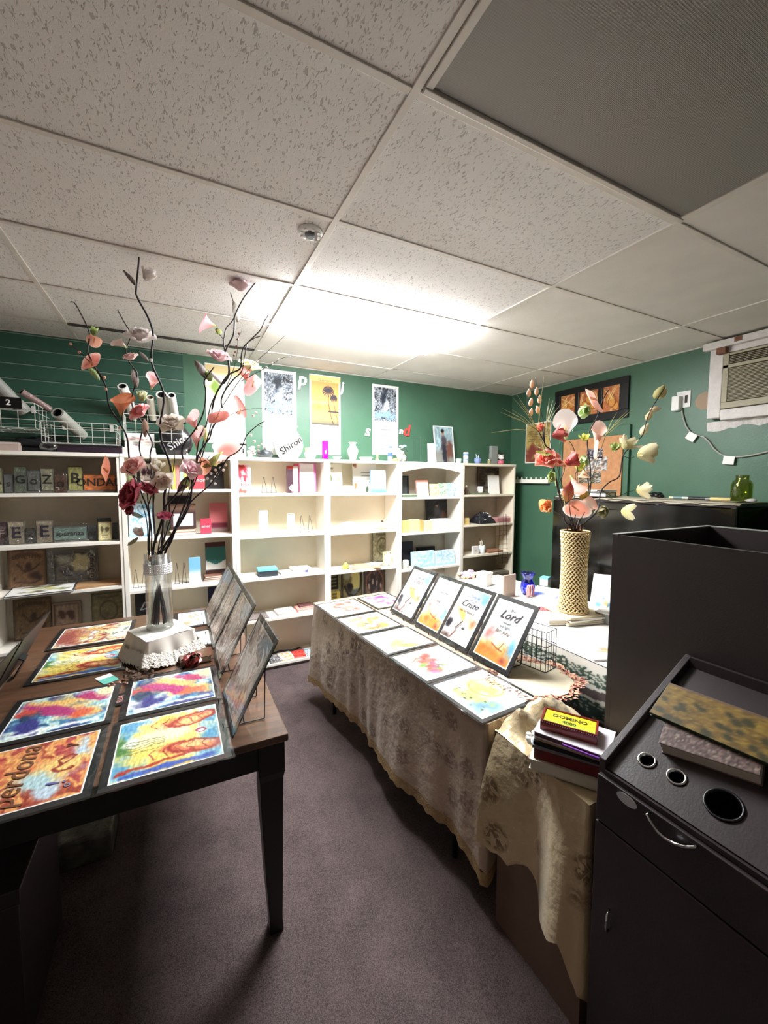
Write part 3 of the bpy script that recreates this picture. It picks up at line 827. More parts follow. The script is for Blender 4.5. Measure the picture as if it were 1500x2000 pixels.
def A_swirl(s, k=0):
    def f(U, V):
        img = flow(U, V, s, [(.16, .22, .48), (.24, .50, .66), (.62, .82, .84), (.85, .92, .85)], 1.0, .3)
        img = blob(img, U, V, .75, .60, .15, .30, -.3, (.90, .70, .36), .35, .5, s + 1)
        img = blob(img, U, V, .45, .35, .14, .34, -.5, (.92, .72, .38), .35, .5, s + 2)
        img = blob(img, U, V, .55, .55, .10, .42, -.62, (.70, .16, .44), .25, .5, s + 3)
        img = blob(img, U, V, .80, .22, .10, .20, -.6, (.72, .16, .40), .25, .5, s + 4)
        img = blob(img, U, V, .35, .28, .10, .12, .3, (.88, .36, .22), .3, .4, s + 5)
        img = blob(img, U, V, .62, .90, .12, .10, .3, (.82, .28, .24), .3, .4, s + 6)
        img = blob(img, U, V, .25, .78, .16, .16, .3, (.20, .20, .52), .35, .5, s + 7)
        img = blob(img, U, V, .50, .84, .10, .10, 0, (.12, .24, .36), .4, .6, s + 8)
        img = blob(img, U, V, .90, .08, .16, .12, 0, (.90, .90, .66), .4, .4, s + 9)
        img = stroke(img, U, V, [(.08, .9), (.12, .5), (.1, .1)], .03, (.92, .94, .95), .8)
        return img
    return f


def A_letters(s):
    def f(U, V):
        img = flow(U, V, s, [(.62, .22, .16), (.84, .46, .26), (.93, .70, .36), (.88, .52, .28), (.70, .24, .24)], 1.2, .3)
        img = blob(img, U, V, .35, .40, .14, .26, 0, (.66, .80, .82), .35, .4, s + 1)
        img = blob(img, U, V, .72, .12, .16, .08, 0, (.68, .80, .88), .35, .4, s + 2)
        img = blob(img, U, V, .14, .30, .10, .10, 0, (.72, .80, .86), .35, .4, s + 3)
        img = blob(img, U, V, .50, .26, .16, .16, 0, (.94, .78, .42), .35, .4, s + 4)
        img = blob(img, U, V, .50, .90, .14, .12, 0, (.72, .26, .20), .35, .4, s + 5)
        hx1 = [(.44, .16), (.40, .28), (.46, .33), (.52, .26), (.62, .17), (.66, .22), (.60, .30), (.52, .27)]
        img = stroke(img, U, V, hx1, .014, (.58, .16, .10))
        return img
    return f


def A_warm(s):
    def f(U, V):
        img = flow(U, V, s, [(.55, .20, .22), (.86, .60, .34), (.95, .88, .55), (.60, .36, .38), (.90, .92, .86)], 1.3, .3)
        img = blob(img, U, V, .5, .85, .4, .16, 0, (.62, .30, .26), .5, .4, s)
        img = blob(img, U, V, .5, .12, .4, .18, 0, (.90, .92, .80), .5, .4, s + 2)
        for kx in range(10):
            r = random.Random(s * 10 + kx); img = blob(img, U, V, r.uniform(.1, .9), r.uniform(.02, .4), .03, .03, 0, (.32, .42, .40), .3, .4, kx)
        return img
    return f


def A_pale(s, pal, dens=9, low=.15, hi=.85):
    def f(U, V):
        img = plain((.96, .96, .95))(U, V)
        r = random.Random(s)
        for kx in range(dens):
            c = pal[kx % len(pal)]
            img = blob(img, U, V, r.uniform(low, hi), r.uniform(.2, .8), r.uniform(.05, .14), r.uniform(.04, .1), r.uniform(0, 3), c, .6, .7, s + kx, .85)
        for kx in range(dens):
            c = tuple(v * .75 for v in pal[kx % len(pal)]); x, y = r.uniform(low, hi), r.uniform(.2, .8)
            img = stroke(img, U, V, [(x, y), (x + r.uniform(-.1, .1), y + r.uniform(-.1, .1)), (x + r.uniform(-.15, .15), y + .1)], .010, c, .8)
        return img
    return f


def A_yellow(s):
    def f(U, V):
        img = plain((.95, .96, .95))(U, V)
        img = blob(img, U, V, .80, .25, .25, .2, .4, (.60, .74, .82), .6, .6, s)
        img = blob(img, U, V, .45, .55, .30, .26, .5, (.94, .88, .52), .5, .5, s + 1, .8)
        img = ring(img, U, V, .45, .62, .25, .22, .4, .10, (.78, .70, .48))
        img = blob(img, U, V, .5, .25, .22, .10, .2, (.80, .84, .58), .6, .9, s + 2, .8)
        for kx in range(14):
            r = random.Random(kx + s); img = blob(img, U, V, r.uniform(.2, .9), r.uniform(.08, .35), .018, .014, 0, (.40, .46, .30), .3, .3, kx)
        return img
    return f


def A_field(s):
    def f(U, V):
        img = plain((.95, .95, .96))(U, V)
        n = fbm(U, V, s, 2.5, 4)
        img = mixin(img, (.40 - V + .10 * n) * 6, (.95, .86, .68))
        img = mixin(img, (.24 - V + .08 * n + .1 * (U - .5)) * 8, (.91, .67, .40))
        img = blob(img, U, V, .18, .42, .14, .10, 0, (.90, .55, .52), .7, .6, s + 1, .8)
        img = blob(img, U, V, .92, .30, .12, .14, 0, (.58, .78, .92), .7, .5, s + 2, .9)
        img = blob(img, U, V, .3, .16, .3, .08, .2, (.88, .56, .30), .6, .8, s + 3, .6)
        img = blob(img, U, V, .8, .08, .08, .05, 0, (.72, .42, .36), .5, .4, s + 6, .7)
        img = stroke(img, U, V, [(.36, .27), (.56, .22), (.70, .21)], .012, (.70, .42, .24), .8)
        img = stroke(img, U, V, [(.60, .22), (.66, .34)], .010, (.60, .42, .30), .8)
        return img
    return f


def A_cristo(s):
    def f(U, V):
        img = plain((.95, .95, .95))(U, V)
        img = mixin(img, (V - .86 + .1 * (U - .3)) * 6, (.62, .78, .94))
        img = blob(img, U, V, .92, .86, .2, .12, 0, (.60, .74, .92), .6, .5, s)
        img = blob(img, U, V, .45, .50, .34, .07, -.35, (.95, .80, .50), .6, .6, s + 1, .9)
        img = blob(img, U, V, .86, .42, .12, .07, -.3, (.90, .56, .44), .6, .6, s + 2, .8)
        img = mixin(img, (.18 - V - .22 * U + .06 * fbm(U, V, s, 3)) * 9, (.46, .38, .38))
        img = blob(img, U, V, .10, .28, .09, .11, .3, (.20, .20, .26), .3, .6, s + 4)
        img = stroke(img, U, V, [(.40, .24), (.52, .38)], .018, (.42, .34, .30))
        img = stroke(img, U, V, [(.42, .21), (.54, .33)], .012, (.55, .55, .56))
        img = stroke(img, U, V, [(.36, .06), (.44, .18)], .022, (.56, .42, .36))
        img = blob(img, U, V, .64, .27, .05, .022, 0, (.30, .28, .28), .3, .2, s + 5)
        return img
    return f


def A_sepia(s):
    def f(U, V):
        img = flow(U, V, s, [(.56, .46, .42), (.86, .78, .70), (.95, .94, .92), (.66, .54, .50), (.90, .74, .60), (.94, .92, .90)], 1.4, .35)
        img = blob(img, U, V, .4, .5, .2, .3, 0, (.95, .93, .90), .5, .6, s + 1)
        for kx in range(9):  # upright streaks; the pale ones paint the sheen of the plastic sleeve
            r = random.Random(s + kx); x = r.uniform(.05, .95)
            img = stroke(img, U, V, [(x, r.uniform(0, .3)), (x + r.uniform(-.12, .12), r.uniform(.5, 1))], r.uniform(.01, .035), r.choice([(.96, .95, .94), (.42, .34, .34), (.90, .78, .68), (.96, .95, .93)]), .75)
        return blob(img, U, V, .8, .9, .3, .12, 0, (.72, .80, .86), .5, .5, s + 2)
    return f


def letters_on(parent, items, z=.0075):
    for txt, x, y, s, col, sh in items:
        mb = text_mb(txt, s, .0002, sh, bold=s * .004, M=T(x, y, z))
        obj('lettering', mb, mat('ink_' + txt.strip()[:6].replace(' ', '_'), col, .7), parent)


def framed(label, loc, axes, w, h, art, border=.005, pm='print', fm='film', matw=.022, nx=64, ny=64, film=True, letters=(), cat='picture', grp=None, name='matted_print'):
    """print in a black mat inside a clear sleeve; local x right, y up, z out of the face"""
    o = thing(name, label, cat, loc, axes=axes, group=grp)
    obj('mat_board', MB().box(-w / 2, w / 2, -h / 2, h / 2, 0, .0045), M['matboard'], o)
    obj('print', print_mb(w - 2 * matw, h - 2 * matw, art, nx, ny, .0052, border), M[pm], o, colored=True)
    if film:
        r = random.Random(hash(label) & 0xffff if False else len(label) * 7 + int(abs(loc[1]) * 100))
        ph = r.uniform(0, 6)
        def fn(u, v):
            x = (u - .5) * (w + .02); y = (v - .5) * (h + .02)
            e = max(0, max(abs(u - .5), abs(v - .5)) * 2 - .86) / .14
            return (x, y, .0085 + .0012 * math.sin(u * 13 + ph) * math.sin(v * 9 + ph) - .004 * e + .0015 * e * math.sin((u + v) * 40 + ph))
        obj('clear_sleeve', MB().grid(fn, 18, 18), M[fm], o, smooth=True)
    if letters: letters_on(o, letters)
    return o


UL = ((0, 1, 0), (-1, 0, 0), (0, 0, 1))          # lying, tops towards -x
def lie(label, x0, x1, y0, y1, art, z, **k):
    if 'nx' not in k: k['nx'] = k['ny'] = 110
    k['pm'] = 'paint'; art = painterly(art, int(abs(x0 * 100) + y0 * 77))
    return framed(label, ((x0 + x1) / 2, (y0 + y1) / 2, z), UL, y1 - y0, x1 - x0, art, **k)


Z0 = TL + .001
lie('red and yellow meadow print at the far end of the dark table', -.625, -.25, 2.575, 2.93, A_warm(4), Z0)
lie('yellow praying hands print beside the teal card on the dark table', -.605, -.235, 2.17, 2.545, A_hands(5), Z0)
lie('dark blue print with a magenta streak at the left of the dark table', -.585, -.238, 1.70, 2.03, A_swirl(8), Z0)
lie('bright blue print with a magenta streak beside the tilted frames', -.215, .135, 1.70, 2.03, A_swirl(12), Z0)
brown = (.36, .17, .09)
o = lie('orange red print with brown script lettering at the near left corner', -.575, -.24, 1.315, 1.685, A_letters(3), Z0)
for kx, (ch, yy) in enumerate(zip('perdona', [.11, .055, .01, -.04, -.09, -.13, -.17])): pass
letters_on(o, [('perdona', .0, .035, .088, (.42, .24, .13), .25), ('y', .10, -.07, .05, (.40, .18, .16), .2), ('!', -.09, -.075, .07, (.38, .36, .62), .2), ('o', -.11, -.10, .035, (.42, .5, .62), .2)])
lie('yellow praying hands print nearest the camera on the dark table', -.225, .13, 1.315, 1.685, A_hands(17), Z0, nx=120, ny=120)
lie('small pale orange print behind the glass flower vase', -.04, .17, 2.63, 2.95, A_pale(41, [(.93, .62, .42), (.9, .75, .6)], 9), Z0, nx=30, ny=30)
lie('blank white sheet in a sleeve on the dark table behind the lace box', -.0, .17, 2.29, 2.55, plain((.95, .95, .95)), Z0, nx=4, ny=4)

TILT = math.radians(30)
def upright(label, y0, y1, xb, zb, h, art, tilt=TILT, letters=(), easel_label=None, nx=50, ny=64, rotz=0, name='matted_print', fm='film', pm='print'):
    s, c = math.sin(tilt), math.cos(tilt)
    up = Vector((s, 0, c)); r = Vector((0, -1, 0)); n = r.cross(up)
    Rz = Matrix.Rotation(rotz, 3, 'Z'); up, r, n = Rz @ up, Rz @ r, Rz @ n
    w = y1 - y0; ctr = Vector((xb, (y0 + y1) / 2, zb + .006)) + up * (h / 2)
    o = framed(label, ctr, (r, up, n), w, h, art, nx=nx, ny=ny, letters=letters, name=name, fm=fm, pm=pm)
    if not easel_label:
        obj('back_strut', MB().box(-.03, .03, -h * .45, -h * .1, -.022, -.018).box(-.03, .03, -h * .12, -h * .1, -.018, -.0005), M['matboard'], o)
        return o
    # plate easel of bent wire behind it
    e = thing('wire_easel', easel_label, 'easel', (xb, (y0 + y1) / 2, zb), axes=(r, -(Vector((0, 0, 1)).cross(r)) if False else Vector((0, 0, 1)).cross(r), (0, 0, 1)))
    # local: x right (along the picture), y = z cross r (points to the viewer side or back), z up
    yb = Vector((0, 0, 1)).cross(r); back = -1 if yb.dot(Vector((1, 0, 0))) < 0 else 1
    t = .0022
    for sx in (-1, 1):
        x = sx * w * .26
        mb = MB()
        hh = h * .62
        top = Vector((x, back * (math.tan(tilt) * hh + .014), hh)); base = Vector((x, back * .012, .004))
        foot = Vector((x, back * (math.tan(tilt) * hh * .8 + .03), .004)); lip = Vector((x, -back * .022, .004)); hook = Vector((x, -back * .024, .022))
        mb.tube([hook, lip, base, top], t, 6); mb.tube([top, foot], t, 6); mb.tube([base, foot], t, 6)
        obj('side_wire', mb, M['wire'], e)
    mb = MB(); y_ = back * (math.tan(tilt) * h * .3 + .016)
    mb.tube([(-w * .26, back * .05, .004), (w * .26, back * .05, .004)], t, 6)
    mb.tube([(-w * .26, y_ , h * .3), (w * .26, y_, h * .3)], t, 6)
    obj('cross_wire', mb, M['wire'], e)
    return o


for (y0, y1, lb, el, s) in ((1.405, 1.735, 'nearest sepia print leaning up on the dark table by the aisle', 'black wire easel under the nearest sepia print on the dark table', 51),
                            (1.86, 2.19, 'second sepia print leaning up behind the nearest one', 'black wire easel under the second sepia print', 57),
                            (2.215, 2.54, 'third sepia print leaning up towards the bookcases', 'black wire easel under the third sepia print', 63),
                            (2.565, 2.90, 'farthest sepia print leaning up with pale blue corner', 'black wire easel under the farthest sepia print', 69)):
    upright(lb, y0, y1, .143, TL, .35, painterly(A_sepia(s), s, .9, .012, .05), math.radians(27), easel_label=el, nx=80, ny=80, fm='sleeve', pm='paint')
for (y0, y1, lb, el, s) in ((1.64, 2.05, 'sleeved print seen from behind at the near left table edge', 'black wire easel of the near left edge print', 75),
                            (2.09, 2.50, 'sleeved print seen from behind at the far left table edge', 'black wire easel of the far left edge print', 77)):
    upright(lb, y0, y1, -.685, TL, .25, A_sepia(s), math.radians(27), nx=20, ny=20, fm='sleeve')

# teal card, charms and dried flower on the table
o = thing('card', 'small teal and white card lying beside the yellow hands print', 'card', (-.30, 2.10, Z0), .5)
obj('teal_half', MB().box(-.03, .03, -.05, .01, 0, .002), mat('teal_card', (.36, .66, .60), .5), o)
obj('white_half', MB().box(-.03, .03, .0102, .045, 0, .002), M['white'], o)
o = thing('charm_cluster', 'cluster of small metal charms on the dark table centre', 'charm', (-.235, 2.03, Z0))
mb = MB()
for kx in range(12): mb.ball((RND.uniform(-.05, .05), RND.uniform(-.03, .03), .005), .006, 5, sq=(1.3, 1, .6))
obj('charms', mb, mat('rose_gold', (.66, .48, .42), .4, .6), o, smooth=True, kind='stuff')
o['kind'] = 'thing'
o = thing('card', 'clear packet with pink letters between the two streaked prints', 'card', (-.225, 1.87, Z0 + .002))
obj('packet', MB().box(-.022, .022, -.05, .05, 0, .003), M['matboard'], o)
obj('lettering', text_mb('RUA', .03, .0002, M=T(0, 0, .0035, rz=-PI / 2 + PI)), mat('pink_ink', (.80, .56, .54), .5), o)

# ------------------------------------------------------------------ lace covered box and tall glass vase
VX, VY = -.095, 2.30
o = thing('gift_box', 'white satin box on the dark table with lace skirt', 'box', (VX + .005, VY - .03, TL + .001), .42)
obj('box_body', MB().box(-.105, .105, -.105, .105, 0, .125), M['satin'], o, bevel=.008)
def skirt(u, v):
    a = 2 * PI * u; q = max(abs(math.cos(a)), abs(math.sin(a))); r = .112 / q
    r += v * (.030 + .012 * math.sin(a * 9)); z = .131 - v * (.112 + .014 * math.sin(a * 5 + 1) + .006 * abs(math.sin(a * 24)))
    return (r * math.cos(a), r * math.sin(a), max(.003, z))
obj('satin_skirt', MB().grid(skirt, 96, 8), M['satin'], o, smooth=True)
def ruff(u, v):
    a = 2 * PI * u; q = max(abs(math.cos(a)), abs(math.sin(a))); r = .118 / q + .018 + v * .028
    return (r * math.cos(a), r * math.sin(a), .074 - .012 * math.sin(a * 3) - v * (.05 + .01 * abs(math.sin(a * 30))) + .004 * math.sin(a * 31))
obj('lace_trim', MB().grid(ruff, 160, 4), M['lace'], o, smooth=True)
def topc(u, v):
    a = 2 * PI * u; q = max(abs(math.cos(a)), abs(math.sin(a))); r = .112 / q * v
    return (r * math.cos(a), r * math.sin(a), .1315 + .003 * math.sin(a * 4) * v)
obj('satin_top', MB().grid(topc, 48, 5), M['satin'], o, smooth=True)

VB = TL + .138
o = thing('glass_vase', 'tall clear cylinder vase with rhinestone band on the lace box', 'vase', (VX, VY, VB))
R, H = .060, .375
obj('glass_wall', MB().lathe([(R, 0), (R, H), (R - .004, H), (R - .004, .012)], 40, cap=False), M['glass'], o, smooth=True)
obj('glass_foot', MB().lathe([(.001, 0), (R, 0), (R + .004, .006), (R, .012), (.001, .012)], 40), M['glass'], o, smooth=True)
band = MB()
for i in range(6):
    for j in range(46):
        a = 2 * PI * j / 46
        band.add([(-.0036, -.0036, 0), (.0036, -.0036, 0), (.0036, .0036, 0), (-.0036, .0036, 0), (0, 0, .003)], [(0, 1, 4), (1, 2, 4), (2, 3, 4), (3, 0, 4)],
                 Matrix.Rotation(a, 4, 'Z') @ Matrix.Translation((R + .0012, 0, .278 + i * .0088)) @ Matrix.Rotation(PI / 2, 4, 'Y'))
obj('rhinestone_band', band, M['rhine'], o)
o['label'] = 'tall clear cylinder vase with rhinestone band on the lace box'
mb = MB(); r = random.Random(9)
for kx in range(40):
    a = r.uniform(0, 6.28); q = r.uniform(.01, .04); mb.ball((q * math.cos(a), q * math.sin(a), r.uniform(.335, .365)), r.uniform(.006, .011), 5)
ms = obj('moss', mb, mat('dry_moss', (.52, .47, .33), .9, noise=.3, nscale=80), smooth=True, kind='stuff', recenter=True)
ms.location = (VX, VY, VB + .33); tag(ms, 'dry moss filling the mouth of the clear glass vase', 'moss')

o = thing('dried_flower', 'dark red foil flower lying against the lace box', 'flower', (.035, 2.085, TL + .002), .3)
mb = MB(); r = random.Random(3)
for kx in range(60):
    a, b_ = r.uniform(0, 6.28), r.uniform(0, 1.5); d = Vector((math.cos(a) * math.cos(b_), math.sin(a) * math.cos(b_), math.sin(b_)))
    p = d * r.uniform(.018, .048) + Vector((0, 0, .006)); q = d.orthogonal().normalized() * .018; w = d.cross(q) * .6
    mb.add([p - q, p + w + d * .008, p + q, p - w + d * .012], [(0, 1, 2, 3)])
obj('petals', mb, mat('crimson_foil', (.46, .18, .17), .25, .5, noise=.4, nscale=60), o, kind='stuff')
obj('stalk', MB().tube([(-.01, 0, .005), (-.08, -.02, .006), (-.16, -.01, .008)], .003), M['stem'], o)
o = thing('dried_flower', 'brown dried flower spray in front of the lace box', 'flower', (-.17, 2.06, TL + .002), -.2)
mb = MB()
for kx in range(70):
    a = r.uniform(0, 6.28); q = r.uniform(.01, .07); p = Vector((q * math.cos(a), q * math.sin(a), r.uniform(.006, .03)))
    d = Vector((r.uniform(-1, 1), r.uniform(-1, 1), r.uniform(0, .6))).normalized() * .022; s_ = d.orthogonal().normalized() * .006
    mb.add([p, p + d * .5 + s_, p + d, p + d * .5 - s_], [(0, 1, 2, 3)])
obj('leaves', mb, mat('dried_brown_leaf', (.34, .26, .20), .8, noise=.3, nscale=40), o, kind='stuff')
obj('stalk', MB().tube([(.02, 0, .005), (.10, .0, .006)], .003), M['stem'], o)
# brown wooden riser behind, under the white sheet
o = thing('photo_album', 'brown album lying on the dark table behind the crimson foil flower', 'album', (.075, 2.14, TL + .001), .12)
obj('cover', MB().box(-.09, .045, -.06, .06, 0, .004).box(-.09, .045, -.06, .06, .028, .032).box(-.09, -.086, -.06, .06, .0045, .0275), M['wood_dark'], o, bevel=.002)
obj('pages', MB().box(-.085, .042, -.056, .056, .0045, .0275), M['page'], o)

# ------------------------------------------------------------------ right folding table with damask cloth
A1 = math.atan2(.125, 1.69)                       # turned slightly
TBM = Matrix.Translation((1.005, 1.13, 0)) @ Matrix.Rotation(A1, 4, 'Z')   # local x to the right, y away
T1W, T1L, T1H = .60, 1.72, .745
t1 = thing('folding_table', 'folding table hidden under the taupe damask cloth', 'table', (1.005, 1.13, 0), A1)
obj('tabletop', MB().box(.012, T1W, .012, T1L - .012, T1H - .035, T1H - .006), M['black_lam'], t1, bevel=.004)
for x in (.05, T1W - .05):
    for y in (.22, T1L - .22):
        obj('leg', MB().tube([(x, y, T1H - .036), (x, y, 0)], .014, 10), M['wire'], t1)
for y in (.22, T1L - .22): obj('leg_brace', MB().tube([(.05, y, .2), (T1W - .05, y, .2)], .009, 8), M['wire'], t1)


def fold(s, a=0):
    return .013 * math.sin(s * 5.3 + a) + .004 * math.sin(s * 38 + 2 * math.sin(s * 6)) + .007 * math.sin(s * 9.1 + 1.3 + a) + .003 * math.sin(s * 23 + a)


# perimeter: far end (short) -> left side -> near end ; v goes down
def cloth1(u, v):
    per = T1L + .40 + .30
    s = u * per
    if s < .30: px, py, nx_, ny_ = .30 - s, T1L, 0, 1; cd = abs(s - .30)
    elif s < .30 + T1L: px, py, nx_, ny_ = 0, T1L - (s - .30), -1, 0; cd = min(abs(s - .30), abs(s - .30 - T1L))
    else: px, py, nx_, ny_ = s - .30 - T1L, 0, 0, -1; cd = abs(s - .30 - T1L)
    k = max(0, 1 - cd / .14)                       # near a corner the cloth swings out and points down
    sx, sy = (-1, 1) if s < .30 + T1L / 2 else (-1, -1)
    if k > 0: nx_, ny_ = Vector((nx_, ny_)).lerp(Vector((sx, sy)) * .8, k * .6)
    drop = .575 + .055 * k * k * (1 if sy < 0 else .3)
    if s > .30 + T1L: drop = .575 + .055 * k * k
    f = fold(s) * (v ** 1.2) * 1.6 + .012 + .018 * v + k * .012 * v
    hemw = .006 * math.sin(s * 95) if v > .99 else 0
    return (px + nx_ * f, py + ny_ * f, T1H + .001 - min(v * drop, 9) + hemw)


o = thing('tablecloth', 'taupe gold damask tablecloth with braided hem over the right table', 'tablecloth', (1.005, 1.13, 0), A1)
top = MB().grid(lambda u, v: (T1W * u - .012 + .0 * v, -.012 + (T1L + .024) * v, T1H + .001), 16, 44)
obj('cloth_top', top, M['cloth_damask'], o, smooth=True)
obj('cloth_drop', MB().grid(lambda u, v: cloth1(u, v * .915), 230, 22), M['cloth_damask'], o, smooth=True)
def hem1(u, v):
    p = Vector(cloth1(u, .915 + v * .085)); return p
hm = obj('braided_hem', MB().grid(hem1, 330, 3), M['trim_gold'], o, smooth=True)


def R1(x, y, z=0):                                # table-local to world
    return TBM @ Vector((x, y, z))


ax_r = (Matrix.Rotation(A1, 3, 'Z') @ Vector((0, -1, 0)), Matrix.Rotation(A1, 3, 'Z') @ Vector((1, 0, 0)), Vector((0, 0, 1)))
def lie_r(label, ly0, ly1, lx0, lx1, art, dz=.0, **k):
    c = R1((lx0 + lx1) / 2, (ly0 + ly1) / 2, T1H + .003 + dz)
    return framed(label, c, ax_r, ly1 - ly0, lx1 - lx0, art, matw=.017, **k)
lie_r('yellow wreath print at the near corner of the damask cloth', -.005, .325, -.03, .295, A_yellow(61), nx=60, ny=60)
lie_r('pink rose print lying second from the near corner of the damask cloth', .335, .655, -.03, .295, A_pale(62, [(.88, .36, .30), (.90, .52, .44), (.70, .44, .66), (.52, .66, .34)], 13, .25, .8))
lie_r('mostly white print with faint gold grass on the damask cloth', .67, .975, -.03, .30, A_pale(63, [(.94, .76, .50), (.90, .70, .50)], 12, .55, .95))
lie_r('golden orange landscape print on the damask cloth', .99, 1.31, -.03, .29, A_pale(64, [(.93, .76, .42), (.88, .54, .34), (.6, .54, .55), (.93, .82, .5)], 22, .1, .9))
lie_r('faint red flower print at the far left corner of the damask cloth', 1.325, 1.66, -.03, .29, A_pale(65, [(.86, .42, .38), (.84, .58, .52), (.6, .70, .76)], 18, .1, .9))
lie_r('magenta flower print at the far end of the damask cloth', 1.345, 1.66, .31, .585, A_pale(66, [(.86, .28, .60), (.72, .40, .78), (.90, .55, .68), (.94, .86, .6)], 18, .1, .9))

ink = (.16, .15, .17)
stand = [(1.345, 1.615, A_field(71), 'white field print headed Lord standing nearest the camera', 'black wire easel behind the nearest standing field print',
          [('The', .005, .112, .020, (.35, .35, .38), .3), ('Lord', .0, .083, .062, ink, .45), ('himself', .0, .045, .017, (.3, .3, .32), .3), ('will fight', .0, .024, .020, (.3, .3, .32), .3), ('for you', .0, -.002, .030, (.42, .36, .26), .35)]),
         (1.625, 1.895, A_cristo(72), 'sunset fisherman print headed Cristo standing second from the camera', 'black wire easel behind the second standing print',
          [('Todo lo', .01, .112, .024, (.30, .38, .58), .3), ('puedo en', .01, .092, .015, (.3, .38, .58), .3), ('Cristo', .0, .063, .052, ink, .4), ('me fortalece', .0, .022, .024, (.38, .30, .16), .35)]),
         (1.87, 2.13, A_field(73), 'white field print with small script standing third from the camera', 'black wire easel behind the third standing print',
          [('Jehova', .0, .075, .028, (.35, .35, .38), .35), ('es mi', .0, .045, .017, (.62, .56, .52), .3), ('luz', -.01, .018, .036, (.48, .42, .38), .3)]),
         (2.145, 2.42, A_cristo(74), 'sunset fisherman print standing farthest from the camera', 'black wire easel behind the farthest standing print',
          [('Todo en', .0, .108, .026, ink, .4), ('Cristo', -.0, .078, .040, (.3, .26, .25), .35), ('me fortalece', .0, .025, .022, (.45, .36, .2), .35)])]
for y0, y1, art, lb, el, lt_ in stand:
    yc = (y0 + y1) / 2; xb = 1.312 - (yc - 1.4) * .04
    upright(lb, y0, y1, xb, T1H + .004, .352, art, math.radians(34), letters=lt_, easel_label=el, rotz=A1 * .4, nx=60, ny=80)

# wire cage basket behind the nearest standing print and the doily
dm, nt, b = newmat('crochet_doily')
b.inputs['Roughness'].default_value = .9; tc = nt.nodes.new('ShaderNodeTexCoord'); n = nt.nodes.new('ShaderNodeTexNoise'); n.inputs['Scale'].default_value = 38; n.inputs['Distortion'].default_value = 2
r_ = nt.nodes.new('ShaderNodeValToRGB'); r_.color_ramp.elements[0].position = .42; r_.color_ramp.elements[1].position = .56
r_.color_ramp.elements[0].color = lin((.42, .14, .13)) + (1,); r_.color_ramp.elements[1].color = lin((.84, .66, .54)) + (1,)
nt.links.new(tc.outputs['Object'], n.inputs['Vector']); nt.links.new(n.outputs[0], r_.inputs[0]); nt.links.new(r_.outputs[0], b.inputs['Base Color'])
o = thing('doily', 'round cream doily edged in wine red leaves on the damask cloth', 'doily', (1.42, 1.30, T1H + .0035))
obj('linen_centre', MB().lathe([(.001, .001), (.17, .001), (.17, .0022), (.001, .0022)], 40), mat('linen', (.80, .76, .66), .9, noise=.06), o)
mb = MB(); r = random.Random(5)
for kx in range(58):
    a = 2 * PI * kx / 58; rr = .175 + .012 * math.sin(a * 7)
    for q in range(2):
        c = Vector((math.cos(a), math.sin(a), 0)) * (rr + q * .022); d = Vector((math.cos(a + r.uniform(-1, 1)), math.sin(a + r.uniform(-1, 1)), r.uniform(0, .25))) * .022
        s_ = Vector((-d.y, d.x, 0)) * .45
        mb.add([c + Vector((0, 0, .003)) - d * .6, c + s_ + Vector((0, 0, .006)), c + d + Vector((0, 0, .005)), c - s_ + Vector((0, 0, .004))], [(0, 1, 2, 3)])
obj('leaf_border', mb, dm, o, kind='stuff')
o = thing('wire_basket', 'small black wire cage basket on the doily behind the standing print', 'basket', (1.53, 1.385, T1H + .006), .2)
mb = MB(); a, b_, h_ = .045, .075, .19
for z in (0.002, .06, .12, h_): mb.tube([(-a, -b_, z), (a, -b_, z), (a, b_, z), (-a, b_, z), (-a, -b_, z)], .0018, 5)
obj('hoops', mb, M['wire'], o)
mb = MB()
for kx in range(7):
    y = -b_ + 2 * b_ * kx / 6
    for x in (-a, a): mb.tube([(x, y, 0.002), (x, y, h_)], .0015, 5)
for kx in range(1, 4):
    x = -a + 2 * a * kx / 4
    for y in (-b_, b_): mb.tube([(x, y, 0.002), (x, y, h_)], .0015, 5)
obj('upright_wires', mb, M['wire'], o)

# ------------------------------------------------------------------ white table with leafy border cloth
T3 = (1.655, 2.47, 1.0, 2.68, .825)
t3 = thing('side_table', 'low table under the white leafy tablecloth', 'table', ((T3[0] + T3[1]) / 2, (T3[2] + T3[3]) / 2, 0))
hx_, hy_ = (T3[1] - T3[0]) / 2, (T3[3] - T3[2]) / 2
obj('tabletop', MB().box(-hx_ + .01, hx_ - .01, -hy_ + .01, hy_ - .01, T3[4] - .03, T3[4] - .004), M['black_lam'], t3)
for sx in (-1, 1):
    for sy in (-1, 1): obj('leg', MB().box(sx * (hx_ - .05) - .02, sx * (hx_ - .05) + .02, sy * (hy_ - .05) - .02, sy * (hy_ - .05) + .02, 0, T3[4] - .031), M['wood_leg'], t3)
o = thing('tablecloth', 'white tablecloth with dark green ivy border over the side table', 'tablecloth', (T3[0], T3[2], T3[4]))
def leafy(u, v):
    # v from 0 (table edge) to 1 (hem); u along the edge
    n = .5 + .5 * math.sin(u * 60) * math.sin(u * 23 + 2)
    q = v + .02 * math.sin(u * 190) * math.sin(v * 40) + .02 * math.sin(u * 37)
    bl = math.sin(u * 150 + 3 * math.sin(v * 21 + u * 9)) * math.sin(v * 46 + 2.2 * math.sin(u * 85))
    if q < .12 + .06 * n: return (.90, .89, .85)
    if q < .36 + .06 * n: return (.25, .33, .28) if bl < .1 + .9 * abs(v - .24) * 2 else (.82, .83, .77)
    if q < .47: return (.88, .87, .82)
    if q < .63: return (.36, .31, .30)
    if q < .68: return (.86, .84, .78)
    return (.22, .30, .26) if bl < .35 else (.60, .62, .56)
